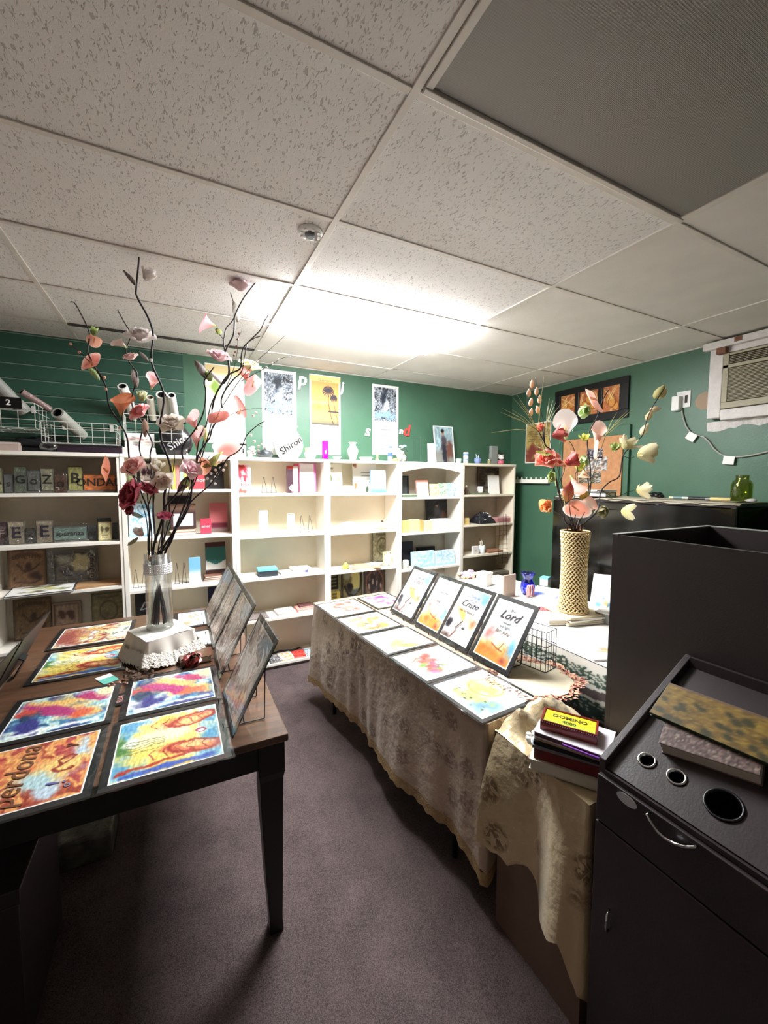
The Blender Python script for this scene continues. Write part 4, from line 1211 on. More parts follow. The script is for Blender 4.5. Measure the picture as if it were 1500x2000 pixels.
def topw(u, v): return (u * (T3[1] - T3[0]), v * (T3[3] - T3[2]), .002 + .0015 * math.sin(u * 15) * math.sin(v * 21))
obj('cloth_top', MB().grid(topw, 20, 30, colf=lambda u, v: (.92, .91, .88)), M['matte'], o, smooth=True, colored=True)
def dropw(u, v):
    x = -.008 - .02 * v - .009 * v * math.sin(u * 26) - (.006 * math.sin(v * 3))
    return (x, u * (T3[3] - T3[2]), .002 - v * .24)
obj('ivy_border_side', MB().grid(dropw, 300, 40, colf=leafy), M['matte'], o, smooth=True, colored=True)
def dropn(u, v): return (u * (T3[1] - T3[0]) - .006, -.008 - .02 * v - .008 * v * math.sin(u * 22), .002 - v * .24)
obj('ivy_border_near', MB().grid(dropn, 160, 40, colf=leafy), M['matte'], o, smooth=True, colored=True)
TZ = T3[4] + .0045

def flat_stack(name, label, cat, px, py, sheets, rot, z=TZ, wdt=.2, ln=.27, cols=((.9, .9, .9),), thick=.008, topart=None, jit=.05):
    p = at(px, py, 2, z)
    o = thing(name, label, cat, (p.x, p.y, z), rot)
    r = random.Random(px)
    for kx in range(sheets):
        c = cols[kx % len(cols)]
        obj('cover' if name == 'book' else 'sheet', MB().box(-wdt / 2, wdt / 2, -ln / 2, ln / 2, kx * thick, kx * thick + thick * .9, T(rz=r.uniform(-jit, jit))),
            mat('paper_%d_%d' % (px, kx), c, .6, noise=.04), o, bevel=min(.001, thick * .1))
    if topart: obj('printed_face', print_mb(wdt * .96, ln * .96, topart, 24, 30, sheets * thick + .0006), M['gloss_print'], o, colored=True)
    return o


p = at(1117, 1196, 2, TZ + .05)
flat_stack('magazine_stack', 'stack of cream magazines under the woven straw vase', 'magazine stack', 1122, 1208, 5, -.25, wdt=.25, ln=.22, cols=((.86, .84, .78), (.80, .74, .62), (.90, .89, .86)), thick=.0098, jit=.10)
flat_stack('magazine_stack', 'magazines with a red cover corner beside the straw vase', 'magazine stack', 1085, 1207, 3, -.4, wdt=.20, ln=.24, cols=((.88, .86, .82), (.84, .78, .66)), thick=.011,
           topart=lambda U, V: blob(blob(plain((.90, .89, .87))(U, V), U, V, .3, .8, .35, .2, .2, (.86, .40, .42), .3, .3, 2), U, V, .6, .6, .12, .06, 0, (.5, .62, .5), .3, .3, 4))
flat_stack('magazine', 'open white brochure with orange picture near the black tower', 'magazine', 1160, 1268, 2, -.3, wdt=.17, ln=.25, cols=((.92, .92, .92),), thick=.004,
           topart=A_pale(91, [(.92, .60, .42), (.66, .70, .88)], 6, .5, .9))
flat_stack('napkin', 'white cloth with lilac stripe beside the blue vase', 'napkin', 1080, 1160, 1, .35, wdt=.30, ln=.34, cols=((.92, .92, .94),), thick=.004,
           topart=lambda U, V: stroke(stroke(plain((.93, .93, .95))(U, V), U, V, [(.1, .3), (.9, .35)], .06, (.64, .64, .90)), U, V, [(.1, .75), (.8, .7)], .03, (.70, .70, .92)))
p = at(1180, 1205, 2, TZ)
o = thing('matted_print', 'pale blue print standing by the left edge of the black tower', 'picture', (p.x + .05, p.y, TZ + .12), axes=((.35, -.93, .1), (.45, .15, .88), (-.9, -.25, .42)))
obj('mat_board', MB().box(-.11, .11, -.13, .13, 0, .004), M['white'], o)
obj('print', print_mb(.2, .24, A_pale(93, [(.52, .74, .88), (.90, .80, .5)], 7), 24, 28, .0046), M['print'], o, colored=True)
o = thing('carton', 'small grey and white carton beside the black tower on the white cloth', 'box', (*at(1186, 1215, 2, TZ).xy, TZ), .2)
obj('body', MB().box(-.04, .05, -.05, .05, 0, .055), mat('grey_side', (.55, .55, .54), .6), o)
obj('lid', MB().box(-.042, .052, -.052, .052, .0555, .062), M['white'], o)
# far end objects: white block, beige board, blue vase, cyan carton
p = at(946, 1142, 2, TZ)
o = thing('carton', 'upright white cube box standing between the standing prints and the grey board', 'box', (p.x, p.y, TZ), .3)
obj('body', MB().box(-.045, .045, -.045, .045, 0, .085), M['white'], o, bevel=.002)
obj('lid', MB().box(-.047, .047, -.047, .047, .0855, .10), M['white'], o, bevel=.002)
p = at(994, 1165, 2, TZ)
o = thing('wooden_board', 'grey brown board standing upright beside the blue glass vase', 'board', (p.x, p.y, TZ), .12)
obj('panel', MB().box(-.062, .062, -.006, .006, 0, .155), mat('greige_board', (.63, .56, .52), .8, noise=.1, nscale=8, stretch=(8, 1, 1)), o, bevel=.001)
obj('foot_batten', MB().box(-.05, .05, .0065, .03, 0, .02), mat('greige_foot', (.5, .45, .4), .8), o)
p = at(1030, 1160, 2, TZ)
o = thing('glass_vase', 'cobalt blue glass vase with flared rim on the white cloth', 'vase', (p.x, p.y, TZ))
prof = [(.03, .002), (.045, .015), (.053, .05), (.045, .085), (.030, .105), (.034, .125), (.052, .155), (.050, .157), (.031, .125), (.027, .105), (.042, .083), (.049, .05), (.042, .018), (.001, .006)]
obj('glass_body', MB().lathe(prof, 32, cap=False), M['blueglass'], o, smooth=True)
obj('glass_foot', MB().lathe([(.001, 0), (.034, 0), (.03, .005), (.001, .005)], 24), M['blueglass'], o)
o2 = thing('ribbon_bunch', 'bunch of pink and white ribbon curls on the side of the blue vase', 'ribbon', (p.x - .035, p.y - .045, TZ + .0))
for cl, nm in (((.90, .62, .62), 'ribbon_curl'), ((.93, .91, .90), 'ribbon_curl'), ((.72, .34, .36), 'ribbon_curl')):
    mb = MB()
    for kx in range(7):
        a = RND.uniform(-1.4, 1.4); mb.tube([(.0, 0, .06), (.025 * math.sin(a), -.012, .08), (.035 * math.sin(a), -.016, .04), (.03 * math.sin(a), -.012, .0)], .0045, 6)
    obj(nm, mb, mat('ribbon', cl, .4), o2, smooth=True)
p = at(1057, 1150, 2, TZ)
o = thing('carton', 'tiny cyan carton behind the blue glass vase', 'box', (p.x + .12, p.y + .07, TZ), .4)
obj('body', MB().box(-.035, .035, -.03, .03, 0, .05), M['white'], o)
obj('lid', MB().box(-.036, .036, -.031, .031, .0505, .064), mat('cyan_lid', (.45, .75, .80), .5), o)
p = at(915, 1127, 2, TZ)
o = thing('tissue_bundle', 'bundle of pink patterned tissue behind the standing prints', 'tissue', (p.x, p.y, TZ))
mb = MB(); r = random.Random(8)
for kx in range(46): mb.ball((r.uniform(-.09, .09), r.uniform(-.05, .05), r.uniform(.008, .035)), r.uniform(.012, .02), 5, col=r.choice([(.92, .90, .93), (.82, .56, .66), (.68, .60, .82), (.9, .78, .6)]))
obj('crumple', mb, M['matte'], o, colored=True, kind='stuff')

# woven straw vase
p = at(1118, 1192, 2, TZ + .05)
WVX, WVY, WVZ = p.x, p.y, TZ + .05
WH = .47
def wr_(z):
    t = z / WH; return .066 + .012 * (abs(t - .52) * 2) ** 2.2 + (.006 if t < .05 else 0)
o = thing('woven_vase', 'tall woven straw vase on the white cloth', 'vase', (WVX, WVY, WVZ))
obj('liner', MB().lathe([(wr_(z) - .006, z) for z in np.linspace(0, WH - .004, 12)], 24, cap=False), mat('dark_straw_liner', (.42, .30, .20), .8), o, smooth=True)
mb = MB(); rows = 34; st = 22
for i in range(rows):
    z0 = WH * (i + .5) / rows; dz = WH / rows
    for j in range(st):
        a = 2 * PI * (j + (.5 if i % 2 else 0)) / st; da = 2 * PI / st
        pts = []
        for q in range(4):
            t = q / 3; aa = a + (t - .5) * da * 1.15 * (1 if i % 2 else -1); zz = z0 + (t - .5) * dz * 1.7
            rr = wr_(zz) + .0035 * math.sin(t * PI) - .001
            pts.append((rr * math.cos(aa), rr * math.sin(aa), min(max(zz, .002), WH)))
        mb.tube(pts, [.002, .0048, .0048, .002], 5, cap=False)
obj('straw_weave', mb, M['wicker'], o, smooth=True)
mb = MB()
for z in (.004, WH): mb.tube([(wr_(z) * math.cos(a), wr_(z) * math.sin(a), z) for a in np.linspace(0, 2 * PI, 33)], .0045, 6, cap=False)
obj('rim_cord', mb, M['wicker'], o, smooth=True)

# ------------------------------------------------------------------ gold cloth over the cardboard box in the foreground
BX0, BX1, BY0, BY1, BH = 1.012, 1.36, .712, 1.075, .735
o = thing('cardboard_box', 'brown cardboard box showing under the gold floral cloth', 'box', ((BX0 + BX1) / 2, (BY0 + BY1) / 2, 0))
hx_, hy_ = (BX1 - BX0) / 2 - .004, (BY1 - BY0) / 2 - .004
for x0, x1, y0, y1 in ((-hx_, -hx_ + .006, -hy_, hy_), (hx_ - .006, hx_, -hy_, hy_), (-hx_ + .006, hx_ - .006, -hy_, -hy_ + .006), (-hx_ + .006, hx_ - .006, hy_ - .006, hy_)):
    obj('wall_panel', MB().box(x0, x1, y0, y1, 0, BH - .012), M['cardboard'], o)
for s in (-1, 1): obj('top_flap', MB().box(-hx_, hx_, min(0, s * hy_) + .001, max(0, s * hy_) - .001, BH - .0115, BH - .006), M['cardboard'], o)


def cloth2(u, v):
    # u: from far-left corner along the left face, round the near corner, along the near face
    L1 = BY1 - BY0; L2 = BX1 - BX0 - .0; s = u * (L1 + L2)
    if s < L1: px, py, nx_, ny_ = BX0, BY1 - s, -1., 0.; cd = L1 - s
    else: px, py, nx_, ny_ = BX0 + (s - L1), BY0, 0., -1.; cd = s - L1
    k = max(0, 1 - cd / .16)
    n2 = Vector((nx_, ny_)).lerp(Vector((-.75, -.75)), k * .6)
    q = s / (L1 + L2)
    # hem height along the path
    pts = [(0, .36), (.16, .34), (.24, .37), (.34, .27), (.44, .30), (.50, .20), (.56, .07), (.70, .02), (1, .015)]
    for (a, za), (b2, zb) in zip(pts[:-1], pts[1:]):
        if a <= q <= b2: hem = za + (zb - za) * (q - a) / (b2 - a); break
    else: hem = .02
    hem += .010 * abs(math.sin(s * 55))
    f = .010 + v * (.022 * math.sin(s * 24 + .6) + .012 * math.sin(s * 43 + 2)) + .030 * v + .03 * k * v
    f += .045 * math.sin(min(1, v * 1.2) * PI * .6) * max(0, 1 - s / .16)       # puffs out at the far side
    z = BH + .002 - v * (BH - hem)
    if s > L1: f = .008 + (f - .008) * max(.25, 1 - (s - L1) / .12)
    return (px + n2.x * f, py + n2.y * f, z)


o = thing('tablecloth', 'gold floral brocade cloth draped over the cardboard box', 'tablecloth', (0, 0, 0))
obj('cloth_drop', MB().grid(cloth2, 130, 44), M['cloth_gold'], o, smooth=True)
def ctop(u, v):
    x = BX0 - .010 + u * (BX1 - BX0 + .01); y = BY0 - .010 + v * (BY1 - BY0 + .02)
    z = BH + .002
    # rumpled heap at the back and right
    z += .085 * math.exp(-((x - 1.22) ** 2 / .012 + (y - 1.06) ** 2 / .0035)) + .055 * math.exp(-((x - 1.08) ** 2 / .0022 + (y - 1.045) ** 2 / .002))
    if v > .05 and u > .03: z += .010 * max(0, (v - .45)) * math.sin(x * 60 + y * 35) + .006 * max(0, v - .4) * math.sin(x * 110 - y * 70)
    return (x, y, z)
obj('cloth_top', MB().grid(ctop, 60, 60), M['cloth_gold'], o, smooth=True)
def cback(u, v):
    x = BX0 - .01 + u * (BX1 - BX0 + .01); z0 = ctop(u, 1)[2]
    return (x, BY1 + .010 + .02 * v * math.sin(u * 9) * .5 + .01 * v, z0 - v * .12)
obj('cloth_back', MB().grid(cback, 50, 8), M['cloth_gold'], o, smooth=True)

# stack of books and games on the cloth
BRX, BRY, BRZ = 1.135, .835, BH + .006
dirx = Vector((.47, -.88, 0)).normalized()       # long side of the stack runs towards the camera right
ANG = math.atan2(at(1185, 1540, 2, .77).y - at(1033, 1490, 2, .77).y, at(1185, 1540, 2, .77).x - at(1033, 1490, 2, .77).x)
front_l = at(1033, 1490, 2, .76); front_r = at(1185, 1540, 2, .76)
FD = (front_r - front_l).normalized(); FN = Vector((-FD.y, FD.x, 0))   # FN points away from camera
def stackbook(name, label, z0, h, a0, a1, d0, d1, cover, page, rot=0, spine_front=True, parts=True, cat='book'):
    ctr = front_l + FD * ((a0 + a1) / 2) + FN * ((d0 + d1) / 2); w = a1 - a0; d = d1 - d0
    o = thing(name, label, cat, (ctr.x, ctr.y, z0), math.atan2(FD.y, FD.x) + rot)
    if parts:
        t = .003
        mb = MB().box(-w / 2, w / 2, -d / 2, d / 2, 0, t).box(-w / 2, w / 2, -d / 2, d / 2, h - t, h)
        if spine_front: mb.box(-w / 2, w / 2, -d / 2, -d / 2 + t, t, h - t)
        else: mb.box(-w / 2, w / 2, d / 2 - t, d / 2, t, h - t)
        obj('cover', mb, cover, o, bevel=.001)
        obj('pages', MB().box(-w / 2 + .004, w / 2 - .004, -d / 2 + (.0035 if spine_front else .002), d / 2 - (.002 if spine_front else .0035), t + .0003, h - t - .0003), page, o)
    return o
ZS = BRZ
stackbook('book', 'thick white page block book at the bottom of the stack on the gold cloth', ZS, .034, 0.0, .20, 0, .14, mat('worn_white_cover', (.80, .79, .72), .6, noise=.1), M['page'], spine_front=False)
stackbook('book', 'red cloth book second from the bottom on the gold cloth', ZS + .0345, .036, .012, .20, .01, .145, mat('maroon_cloth_cover', (.42, .10, .12), .6, noise=.2), M['page'])
stackbook('book', 'thin grey booklet above the red cloth book', ZS + .071, .010, .005, .20, .004, .15, mat('grey_booklet', (.50, .50, .52), .5, noise=.2), M['page'], rot=.03)
stackbook('case', 'black slim case in the stack on the gold cloth', ZS + .0815, .012, .012, .20, .002, .14, M['black'], M['black'], rot=-.03, cat='case')
stackbook('book', 'tan booklet under the purple pen on the gold cloth', ZS + .094, .007, .02, .20, .004, .15, mat('tan_booklet', (.72, .62, .52), .6), M['page'], rot=-.07)
o = stackbook('card_case', 'open white card case holding a purple pen below the domino box', ZS + .1015, .018, .015, .225, 0, .15, mat('white_case', (.86, .84, .86), .4), mat('mauve_lining', (.40, .26, .30), .6), rot=-.12, spine_front=False, cat='case')
o2 = thing('pen', 'purple pen tucked in the white card case', 'pen', tuple(front_l + FD * .14 + FN * .0 + Vector((0, 0, ZS + .1135 - .76))), math.atan2(FD.y, FD.x) - .16)
obj('barrel', MB().tube([(-.045, -.012, 0), (.035, -.012, 0)], .0035, 8), mat('purple_pen', (.52, .25, .68), .35), o2)
obj('cap', MB().tube([(.036, -.012, 0), (.055, -.012, 0)], .0045, 8), mat('violet_cap', (.45, .2, .62), .35), o2)
ctr = front_l + FD * .105 + FN * .075
dz = ZS + .1198
o = thing('game_box', 'maroon game tin with yellow lid reading 4000 on top of the stack', 'box', (ctr.x, ctr.y, dz), math.atan2(FD.y, FD.x) - .02)
mb = MB(); w, d, h = .160, .086, .030
mb.box(-w / 2, w / 2, -d / 2, d / 2, 0, h - .003)
for x0, x1, y0, y1 in ((-w / 2, w / 2, -d / 2, -d / 2 + .005), (-w / 2, w / 2, d / 2 - .005, d / 2), (-w / 2, -w / 2 + .006, -d / 2 + .005, d / 2 - .005), (w / 2 - .006, w / 2, -d / 2 + .005, d / 2 - .005)):
    mb.box(x0, x1, y0, y1, h - .003, h + .002)
obj('tin_body', mb, mat('maroon_tin', (.50, .12, .12), .3, coat=.4), o, bevel=.0012)
obj('yellow_label', print_mb(w - .014, d - .012, lambda U, V: mixin(mixin(plain((.93, .84, .20))(U, V), (.30 - V) * 9 + .5 * fbm(U, V, 4, 5), (.72, .80, .30)), (fbm(U, V, 9, 6) - .55) * 4, (.60, .74, .30)), 40, 18, h - .0022), M['gloss_print'], o, colored=True)
obj('lettering', text_mb('DOMINO', .024, .0002, bold=.0006, M=T(0, .010, h - .0012)), mat('olive_ink', (.30, .28, .06), .5), o)
obj('lettering', text_mb('4000', .020, .0002, bold=.0003, M=T(0, -.016, h - .0012)), mat('olive_ink2', (.22, .34, .10), .5), o)
mb = MB()
for kx in range(24): mb.box(-w / 2 + .006 + kx * .0065, -w / 2 + .0085 + kx * .0065, -d / 2 - .0004, -d / 2 - .0001, h - .004, h - .001)
obj('white_stitching', mb, M['white'], o)
o['label'] = 'maroon tin with yellow domino label on top of the stack'
# crumpled tissue beside the stack
o = thing('tissue', 'crumpled white tissue at the left of the book stack on the gold cloth', 'tissue', (1.005 + .02, .925, BH + .004))
mb = MB(); r = random.Random(2)
for kx in range(16): mb.ball((r.uniform(-.015, .03), r.uniform(-.03, .03), r.uniform(.01, .07)), r.uniform(.008, .014), 5, sq=(1, 1.2, .8))
obj('crumple', mb, M['white'], o, smooth=True, kind='stuff')

# ------------------------------------------------------------------ salon cabinet (right foreground) and tower behind it
SLP = .54
def pz(x): return .885 + SLP * (x - .985)
CXa, CXb, CYa, CYb = .985, 1.372, .06, .668
o = thing('salon_cabinet', 'dark brown tool cabinet with sloped top and chrome rings in the right foreground', 'cabinet', (CXa, CYa, 0))
W_, D_ = CXb - CXa, CYb - CYa
# carcass as a side-profile prism split into panels
def prism(y0, y1, prof): 
    n = len(prof); vs = [(x, y0, z) for x, z in prof] + [(x, y1, z) for x, z in prof]
    return MB().add(vs, [tuple(range(n)), tuple(range(2 * n - 1, n - 1, -1))] + [(i, i + n, (i + 1) % n + n, (i + 1) % n) for i in range(n)])
sidep = [(0, 0), (W_, 0), (W_, pz(CXb) + .012), (.012, .885 + .012)]
sidep = [(0, 0), (W_, 0), (W_, pz(CXb) + .022), (0, .885 + .022)]
obj('side_panel', prism(D_ - .018, D_, sidep), M['black_lam'], o, bevel=.002)
obj('side_panel', prism(0, .018, sidep), M['black_lam'], o, bevel=.002)
obj('back_panel', MB().box(W_ - .014, W_, .0185, D_ - .0185, 0, pz(CXb) + .02), M['black_lam'], o)
# sloped top with three holes (real holes)
holes = [(1.058 - CXa, .588 - CYa, .0175), (1.060 - CXa, .519 - CYa, .0175), (1.060 - CXa, .423 - CYa, .033)]
bm = bmesh.new()
import mathutils
nxg, nyg = 60, 96; x0g, x1g, y0g, y1g = .004, W_ - .015, .0185, D_ - .0185
def inh(x, y): return any((x - hx1) ** 2 * (1 + SLP ** 2) + (y - hy1) ** 2 < (rr * 1.0) ** 2 for hx1, hy1, rr in holes)
V_ = {}; mb = MB()
gx = [x0g + (x1g - x0g) * i / nxg for i in range(nxg + 1)]; gy = [y0g + (y1g - y0g) * j / nyg for j in range(nyg + 1)]
def gidx(i, j):
    if (i, j) not in V_:
        x, y = gx[i], gy[j]
        for hx1, hy1, rr in holes:               # snap to the rim for a clean edge
            k = math.sqrt(1 + SLP ** 2); dx, dy = (x - hx1) * k, y - hy1; dd = math.hypot(dx, dy)
            if rr * .72 < dd < rr * 1.25: x = hx1 + dx / dd * rr / k; y = hy1 + dy / dd * rr
        V_[(i, j)] = len(mb.v); mb.v.append(Vector((x, y, pz(x + CXa)))); mb.c.append((1, 1, 1))
    return V_[(i, j)]
for i in range(nxg):
    for j in range(nyg):
        cx_, cy_ = (gx[i] + gx[i + 1]) / 2, (gy[j] + gy[j + 1]) / 2
        if not inh(cx_, cy_): mb.f.append((gidx(i, j), gidx(i + 1, j), gidx(i + 1, j + 1), gidx(i, j + 1)))
tp = obj('sloped_top', mb, M['black_lam'], o)
sm = tp.modifiers.new('thick', 'SOLIDIFY'); sm.thickness = .012; sm.offset = -1
bm.free()
for n_, (hx1, hy1, rr) in enumerate(holes):
    sl = math.atan(SLP)
    Mh = Matrix.Translation((hx1, hy1, pz(hx1 + CXa))) @ Matrix.Rotation(-sl, 4, 'Y')
    q = MB(); NN = 36
    for kx in range(NN):
        pass
    rad = rr + .001
    ringp = [(rad - .0025, -.012), (rad - .0025, .003), (rad + .0005, .0042), (rad + .003, .003), (rad + .0032, .0008), (rad - .0006, .0006), (rad - .0006, -.012)]
    obj('chrome_ring' if n_ < 2 else 'black_grommet', MB().lathe(ringp, 40, Mh, cap=False), M['chrome'] if n_ < 2 else M['black'], o, smooth=True)
    obj('tool_cup', MB().lathe([(rad - .003, -.003), (rad - .005, -.10), (.001, -.10)], 30, Mh, cap=False), M['black'], o, smooth=True)
# front: fascia, drawer, door
obj('fascia', MB().box(-.004, .010, .0185, D_ - .0185, .872, .8835), M['black_lam'], o)
obj('drawer_front', MB().box(-.014, .004, .006, D_ - .006, .745, .870), M['black_lam'], o, bevel=.002)
dd = [x for x in o.children if x.name.startswith('drawer_front')][0]
hp = [at(a, b2, 0, CXa - .028) - Vector((CXa, CYa, 0)) for a, b2 in ((1263, 1591), (1272, 1607), (1285, 1625), (1300, 1638), (1318, 1648), (1338, 1654), (1356, 1655))]
hp = [Vector((-.015, hp[0].y, hp[0].z))] + hp + [Vector((-.015, hp[-1].y, hp[-1].z))]
obj('drawer_handle', MB().tube(hp, .0032, 8), M['chrome'], dd, smooth=True)
do = obj('door', MB().box(-.014, .004, .006, D_ - .006, .05, .740), M['black_lam'], o, bevel=.002)
obj('door_handle', MB().tube([(-.014, D_ - .055, .53), (-.03, D_ - .060, .522), (-.036, D_ - .062, .50), (-.03, D_ - .060, .478), (-.014, D_ - .055, .47)], .0028, 8), M['chrome'], do, smooth=True)
obj('plinth', MB().box(.01, .022, .0185, D_ - .0185, 0, .049), M['black_lam'], o)
sp = Vector((-.0048, .589 - CYa, .8785))
stk = obj('oval_sticker', MB().lathe([(.001, 0), (.0135, 0), (.0135, .0006), (.001, .0006)], 30, T(-.0146, .582 - CYa, .853, ry=-PI / 2) @ Matrix.Diagonal((1, 1.9, 1, 1))), mat('silver_sticker', (.72, .72, .73), .4), dd)
# tower
o = thing('storage_tower', 'tall dark open-topped tower unit behind the salon cabinet', 'cabinet', (1.378, .922, 0))
TWX, TWY, TWH = .62, .95, 1.452; t = .018
obj('side_panel', MB().box(0, TWX, -t, 0, 0, TWH), M['black_lam'], o)
obj('side_panel', MB().box(0, TWX, -TWY, -TWY + t, 0, TWH), M['black_lam'], o)
obj('front_panel', MB().box(0, t, -TWY + t + .0005, -t - .0005, 0, TWH), M['black_lam'], o)
obj('back_panel', MB().box(TWX - t, TWX, -TWY + t + .0005, -t - .0005, 0, TWH), M['black_lam'], o)
obj('inner_shelf', MB().box(t + .001, TWX - t - .001, -TWY + t + .001, -t - .001, 1.20, 1.215), M['black'], o)
eb = MB()
eb.box(-.001, TWX + .001, -t - .001, .001, TWH + .0003, TWH + .004).box(TWX - t - .001, TWX + .001, -TWY, -t - .001, TWH + .0003, TWH + .004)
obj('edge_band', eb, M['black_rim'], o)
o2 = thing('pine_cone', 'small brown bulb lying inside the open top of the black tower', 'ornament', (1.378 + .40, .922 - .42, 1.2165))
obj('bulb', MB().ball((0, 0, .035), .034, 10, sq=(1, 1, 1.02)), mat('dull_orange_bulb', (.50, .36, .26), .5, noise=.2), o2, smooth=True)
obj('stub', MB().tube([(0, 0, .066), (0, 0, .085)], .006, 8), M['stem'], o2)

# books resting on the sloped top
def slopebook(name, label, pts, h, lift, cover, page, art=None, spine=None, cat='book'):
    """pts: near-left, near-right, far-right corners (photo pixels) on the plane lift above the slope"""
    def pp(px, py):
        d = CR * ((px - 750) / FPX) + CU * (-(py - 1000) / FPX) + CF
        t = (.885 + lift - SLP * .985 - EYE) / (d.z - SLP * d.x); q = d * t; q.z += EYE; return q
    a, b2, c = [pp(*q) for q in pts]
    x = (b2 - a); w = x.length; x.normalize(); n = Vector((-SLP, 0, 1)).normalized(); y = n.cross(x); d = (c - b2).dot(y); d = abs(d)
    ctr = a + x * w / 2 + y * d / 2
    o = thing(name, label, cat, tuple(ctr), axes=(x, y, n))
    t = .0025
    mb = MB().box(-w / 2, w / 2, -d / 2, d / 2, 0, t).box(-w / 2, w / 2, -d / 2, d / 2, h - t, h).box(-w / 2, w / 2, d / 2 - t, d / 2, t, h - t)
    obj('cover', mb, cover, o, bevel=.001)
    obj('pages', MB().box(-w / 2 + .003, w / 2 - .003, -d / 2 + .002, d / 2 - t - .0005, t + .0002, h - t - .0002), page, o)
    if art: obj('printed_face', print_mb(w * .99, d * .98, art, 50, 24, h + .0006), M['print'], o, colored=True)
    return o
def art_lily(U, V):
    img = flow(U, V, 5, [(.50, .42, .20), (.62, .54, .28), (.56, .47, .22)], 2, .2)
    r = random.Random(4)
    for kx in range(26):
        x, y = r.uniform(0, 1), r.uniform(0, .8); q = r.uniform(.03, .05)
        img = blob(img, U, V, x, y, q, q * 1.9, .2, (.34, .32, .14), .25, .2, kx)
    return mixin(img, (V - .93) * 20, (.5, .42, .4))
def art_marble(U, V): return flow(U, V, 15, [(.42, .33, .32), (.60, .52, .50), (.36, .30, .28), (.66, .62, .58)], 4, .3)
slopebook('book', 'thick book with mauve marbled cover lying under the lily pad book', [(1292, 1470), (1490, 1537), (1500, 1440)], .036, .001, mat('marbled_cover', (.48, .40, .40), .5, noise=.3, nscale=30), M['page'], art_marble)
slopebook('book', 'green and gold book with lily pad pattern on top of the marbled book', [(1270, 1398), (1530, 1512), (1530, 1420)], .014, .0385, mat('dark_green_cover', (.12, .20, .12), .4), mat('green_pages', (.16, .24, .15), .7), art_lily)
# ------------------------------------------------------------------ wall calendars and letters
def wallposter(label, px0, px1, pyt, pyb, art, nx=50, ny=90, name='wall_calendar', letters=(), hook=True):
    a = at(px0, (pyt + pyb) / 2, 1, YW - .004); b_ = at(px1, (pyt + pyb) / 2, 1, YW - .004)
    zt = at((px0 + px1) / 2, pyt, 1, YW - .004).z; zb = at((px0 + px1) / 2, pyb, 1, YW - .004).z
    w, h = b_.x - a.x, zt - zb
    o = thing(name, label, 'calendar', ((a.x + b_.x) / 2, YW - .003, (zt + zb) / 2), axes=((1, 0, 0), (0, 0, 1), (0, -1, 0)))
    obj('sheet', MB().box(-w / 2, w / 2, -h / 2, h / 2, -.001, .0012), M['white'], o)
    obj('printed_face', print_mb(w * .99, h * .99, art, nx, ny, .0018), M['calendar'], o, colored=True)
    obj('top_strip', MB().box(-w / 2, w / 2, h / 2 - .006, h / 2 + .003, -.001, .005), M['white'], o)
    if hook: obj('hanger', MB().tube([(-.02, h / 2 + .003, .003), (0, h / 2 + .016, .003), (.02, h / 2 + .003, .003)], .0015, 6), M['wire'], o)
    for t, x, y, s, c, shr in letters: obj('lettering', text_mb(t, s, .0001, shr, M=T(x, y, .0024)), mat('ink', c, .7), o)
    return o


def A_water(s, split=.47, side=0):
    def f(U, V):
        img = plain((.95, .95, .95))(U, V)
        v = (V - split) / (1 - split); n = fbm(U, v, s, 2.2, 5)
        pic = flow(U, v * 1.2, s, [(.32, .33, .36), (.86, .87, .88), (.52, .54, .57), (.93, .94, .95), (.42, .46, .50), (.74, .76, .78)], 1.7, .35)
        pic = blob(pic, U, v, .45, .62, .10, .22, 0, (.32, .35, .40), .5, .6, s + 4)
        pic = blob(pic, U, v, .50, .42, .12, .14, 0, (.93, .95, .97), .5, .6, s + 5)
        pic = blob(pic, U, v, .5, .2, .45, .09, 0, (.70, .82, .88), .5, .6, s + 6, .8)
        inn = (v > .02) & (v < .95) & (U > .07) & (U < .92)
        img = np.where(inn[:, None], pic, img)
        for kx in range(7):
            y = split * (.88 - kx * .10); img = stroke(img, U, V, [(.28 + .03 * (kx % 3), y), (.72 - .04 * (kx % 2), y)], .006, (.62, .62, .64), .7)
        return img
    return f


def A_palm(U, V):
    img = plain((.95, .95, .95))(U, V)
    top = np.clip((V - .42) / .50, 0, 1)
    sky = mixin(plain((.95, .84, .58))(U, V), top, (.93, .74, .54))
    sky = blob(sky, U, V, .3, .60, .4, .03, 0, (.90, .68, .48), .6, .5, 3, .6)
    sky = blob(sky, U, V, .3, .66, .5, .02, 0, (.95, .88, .66), .6, .5, 5, .6)
    sky = mixin(sky, (.445 - V) * 60, (.66, .64, .54)); sky = mixin(sky, (.405 - V) * 60, (.52, .50, .46))
    g = (.40, .38, .42)
    for cx, cy, q in ((.60, .82, .15), (.78, .735, .09)):
        for kx in range(15):
            a = kx * PI / 7.5 + .2; sky = stroke(sky, U, V, [(cx, cy), (cx + q * .75 * math.cos(a), cy + q * .36 * math.sin(a) + .004), (cx + q * 1.25 * math.cos(a), cy + q * .42 * math.sin(a) - .014)], .0085, g)
        sky = blob(sky, U, V, cx, cy, q * .3, q * .13, 0, g, .4, .2, kx)
    sky = stroke(sky, U, V, [(.60, .80), (.60, .68), (.64, .58), (.70, .47), (.76, .40)], .011, (.52, .40, .36))
    sky = stroke(sky, U, V, [(.78, .72), (.80, .62), (.86, .52), (.92, .42)], .009, (.58, .40, .36))
    sky = stroke(sky, U, V, [(.60, .555), (.95, .55)], .010, g)
    inn = (V > .375) & (V < .925) & (U > .05) & (U < .95)
    img = np.where(inn[:, None], sky, img)
    return np.where((V >= .925)[:, None], plain((.93, .86, .68))(U, V), img)


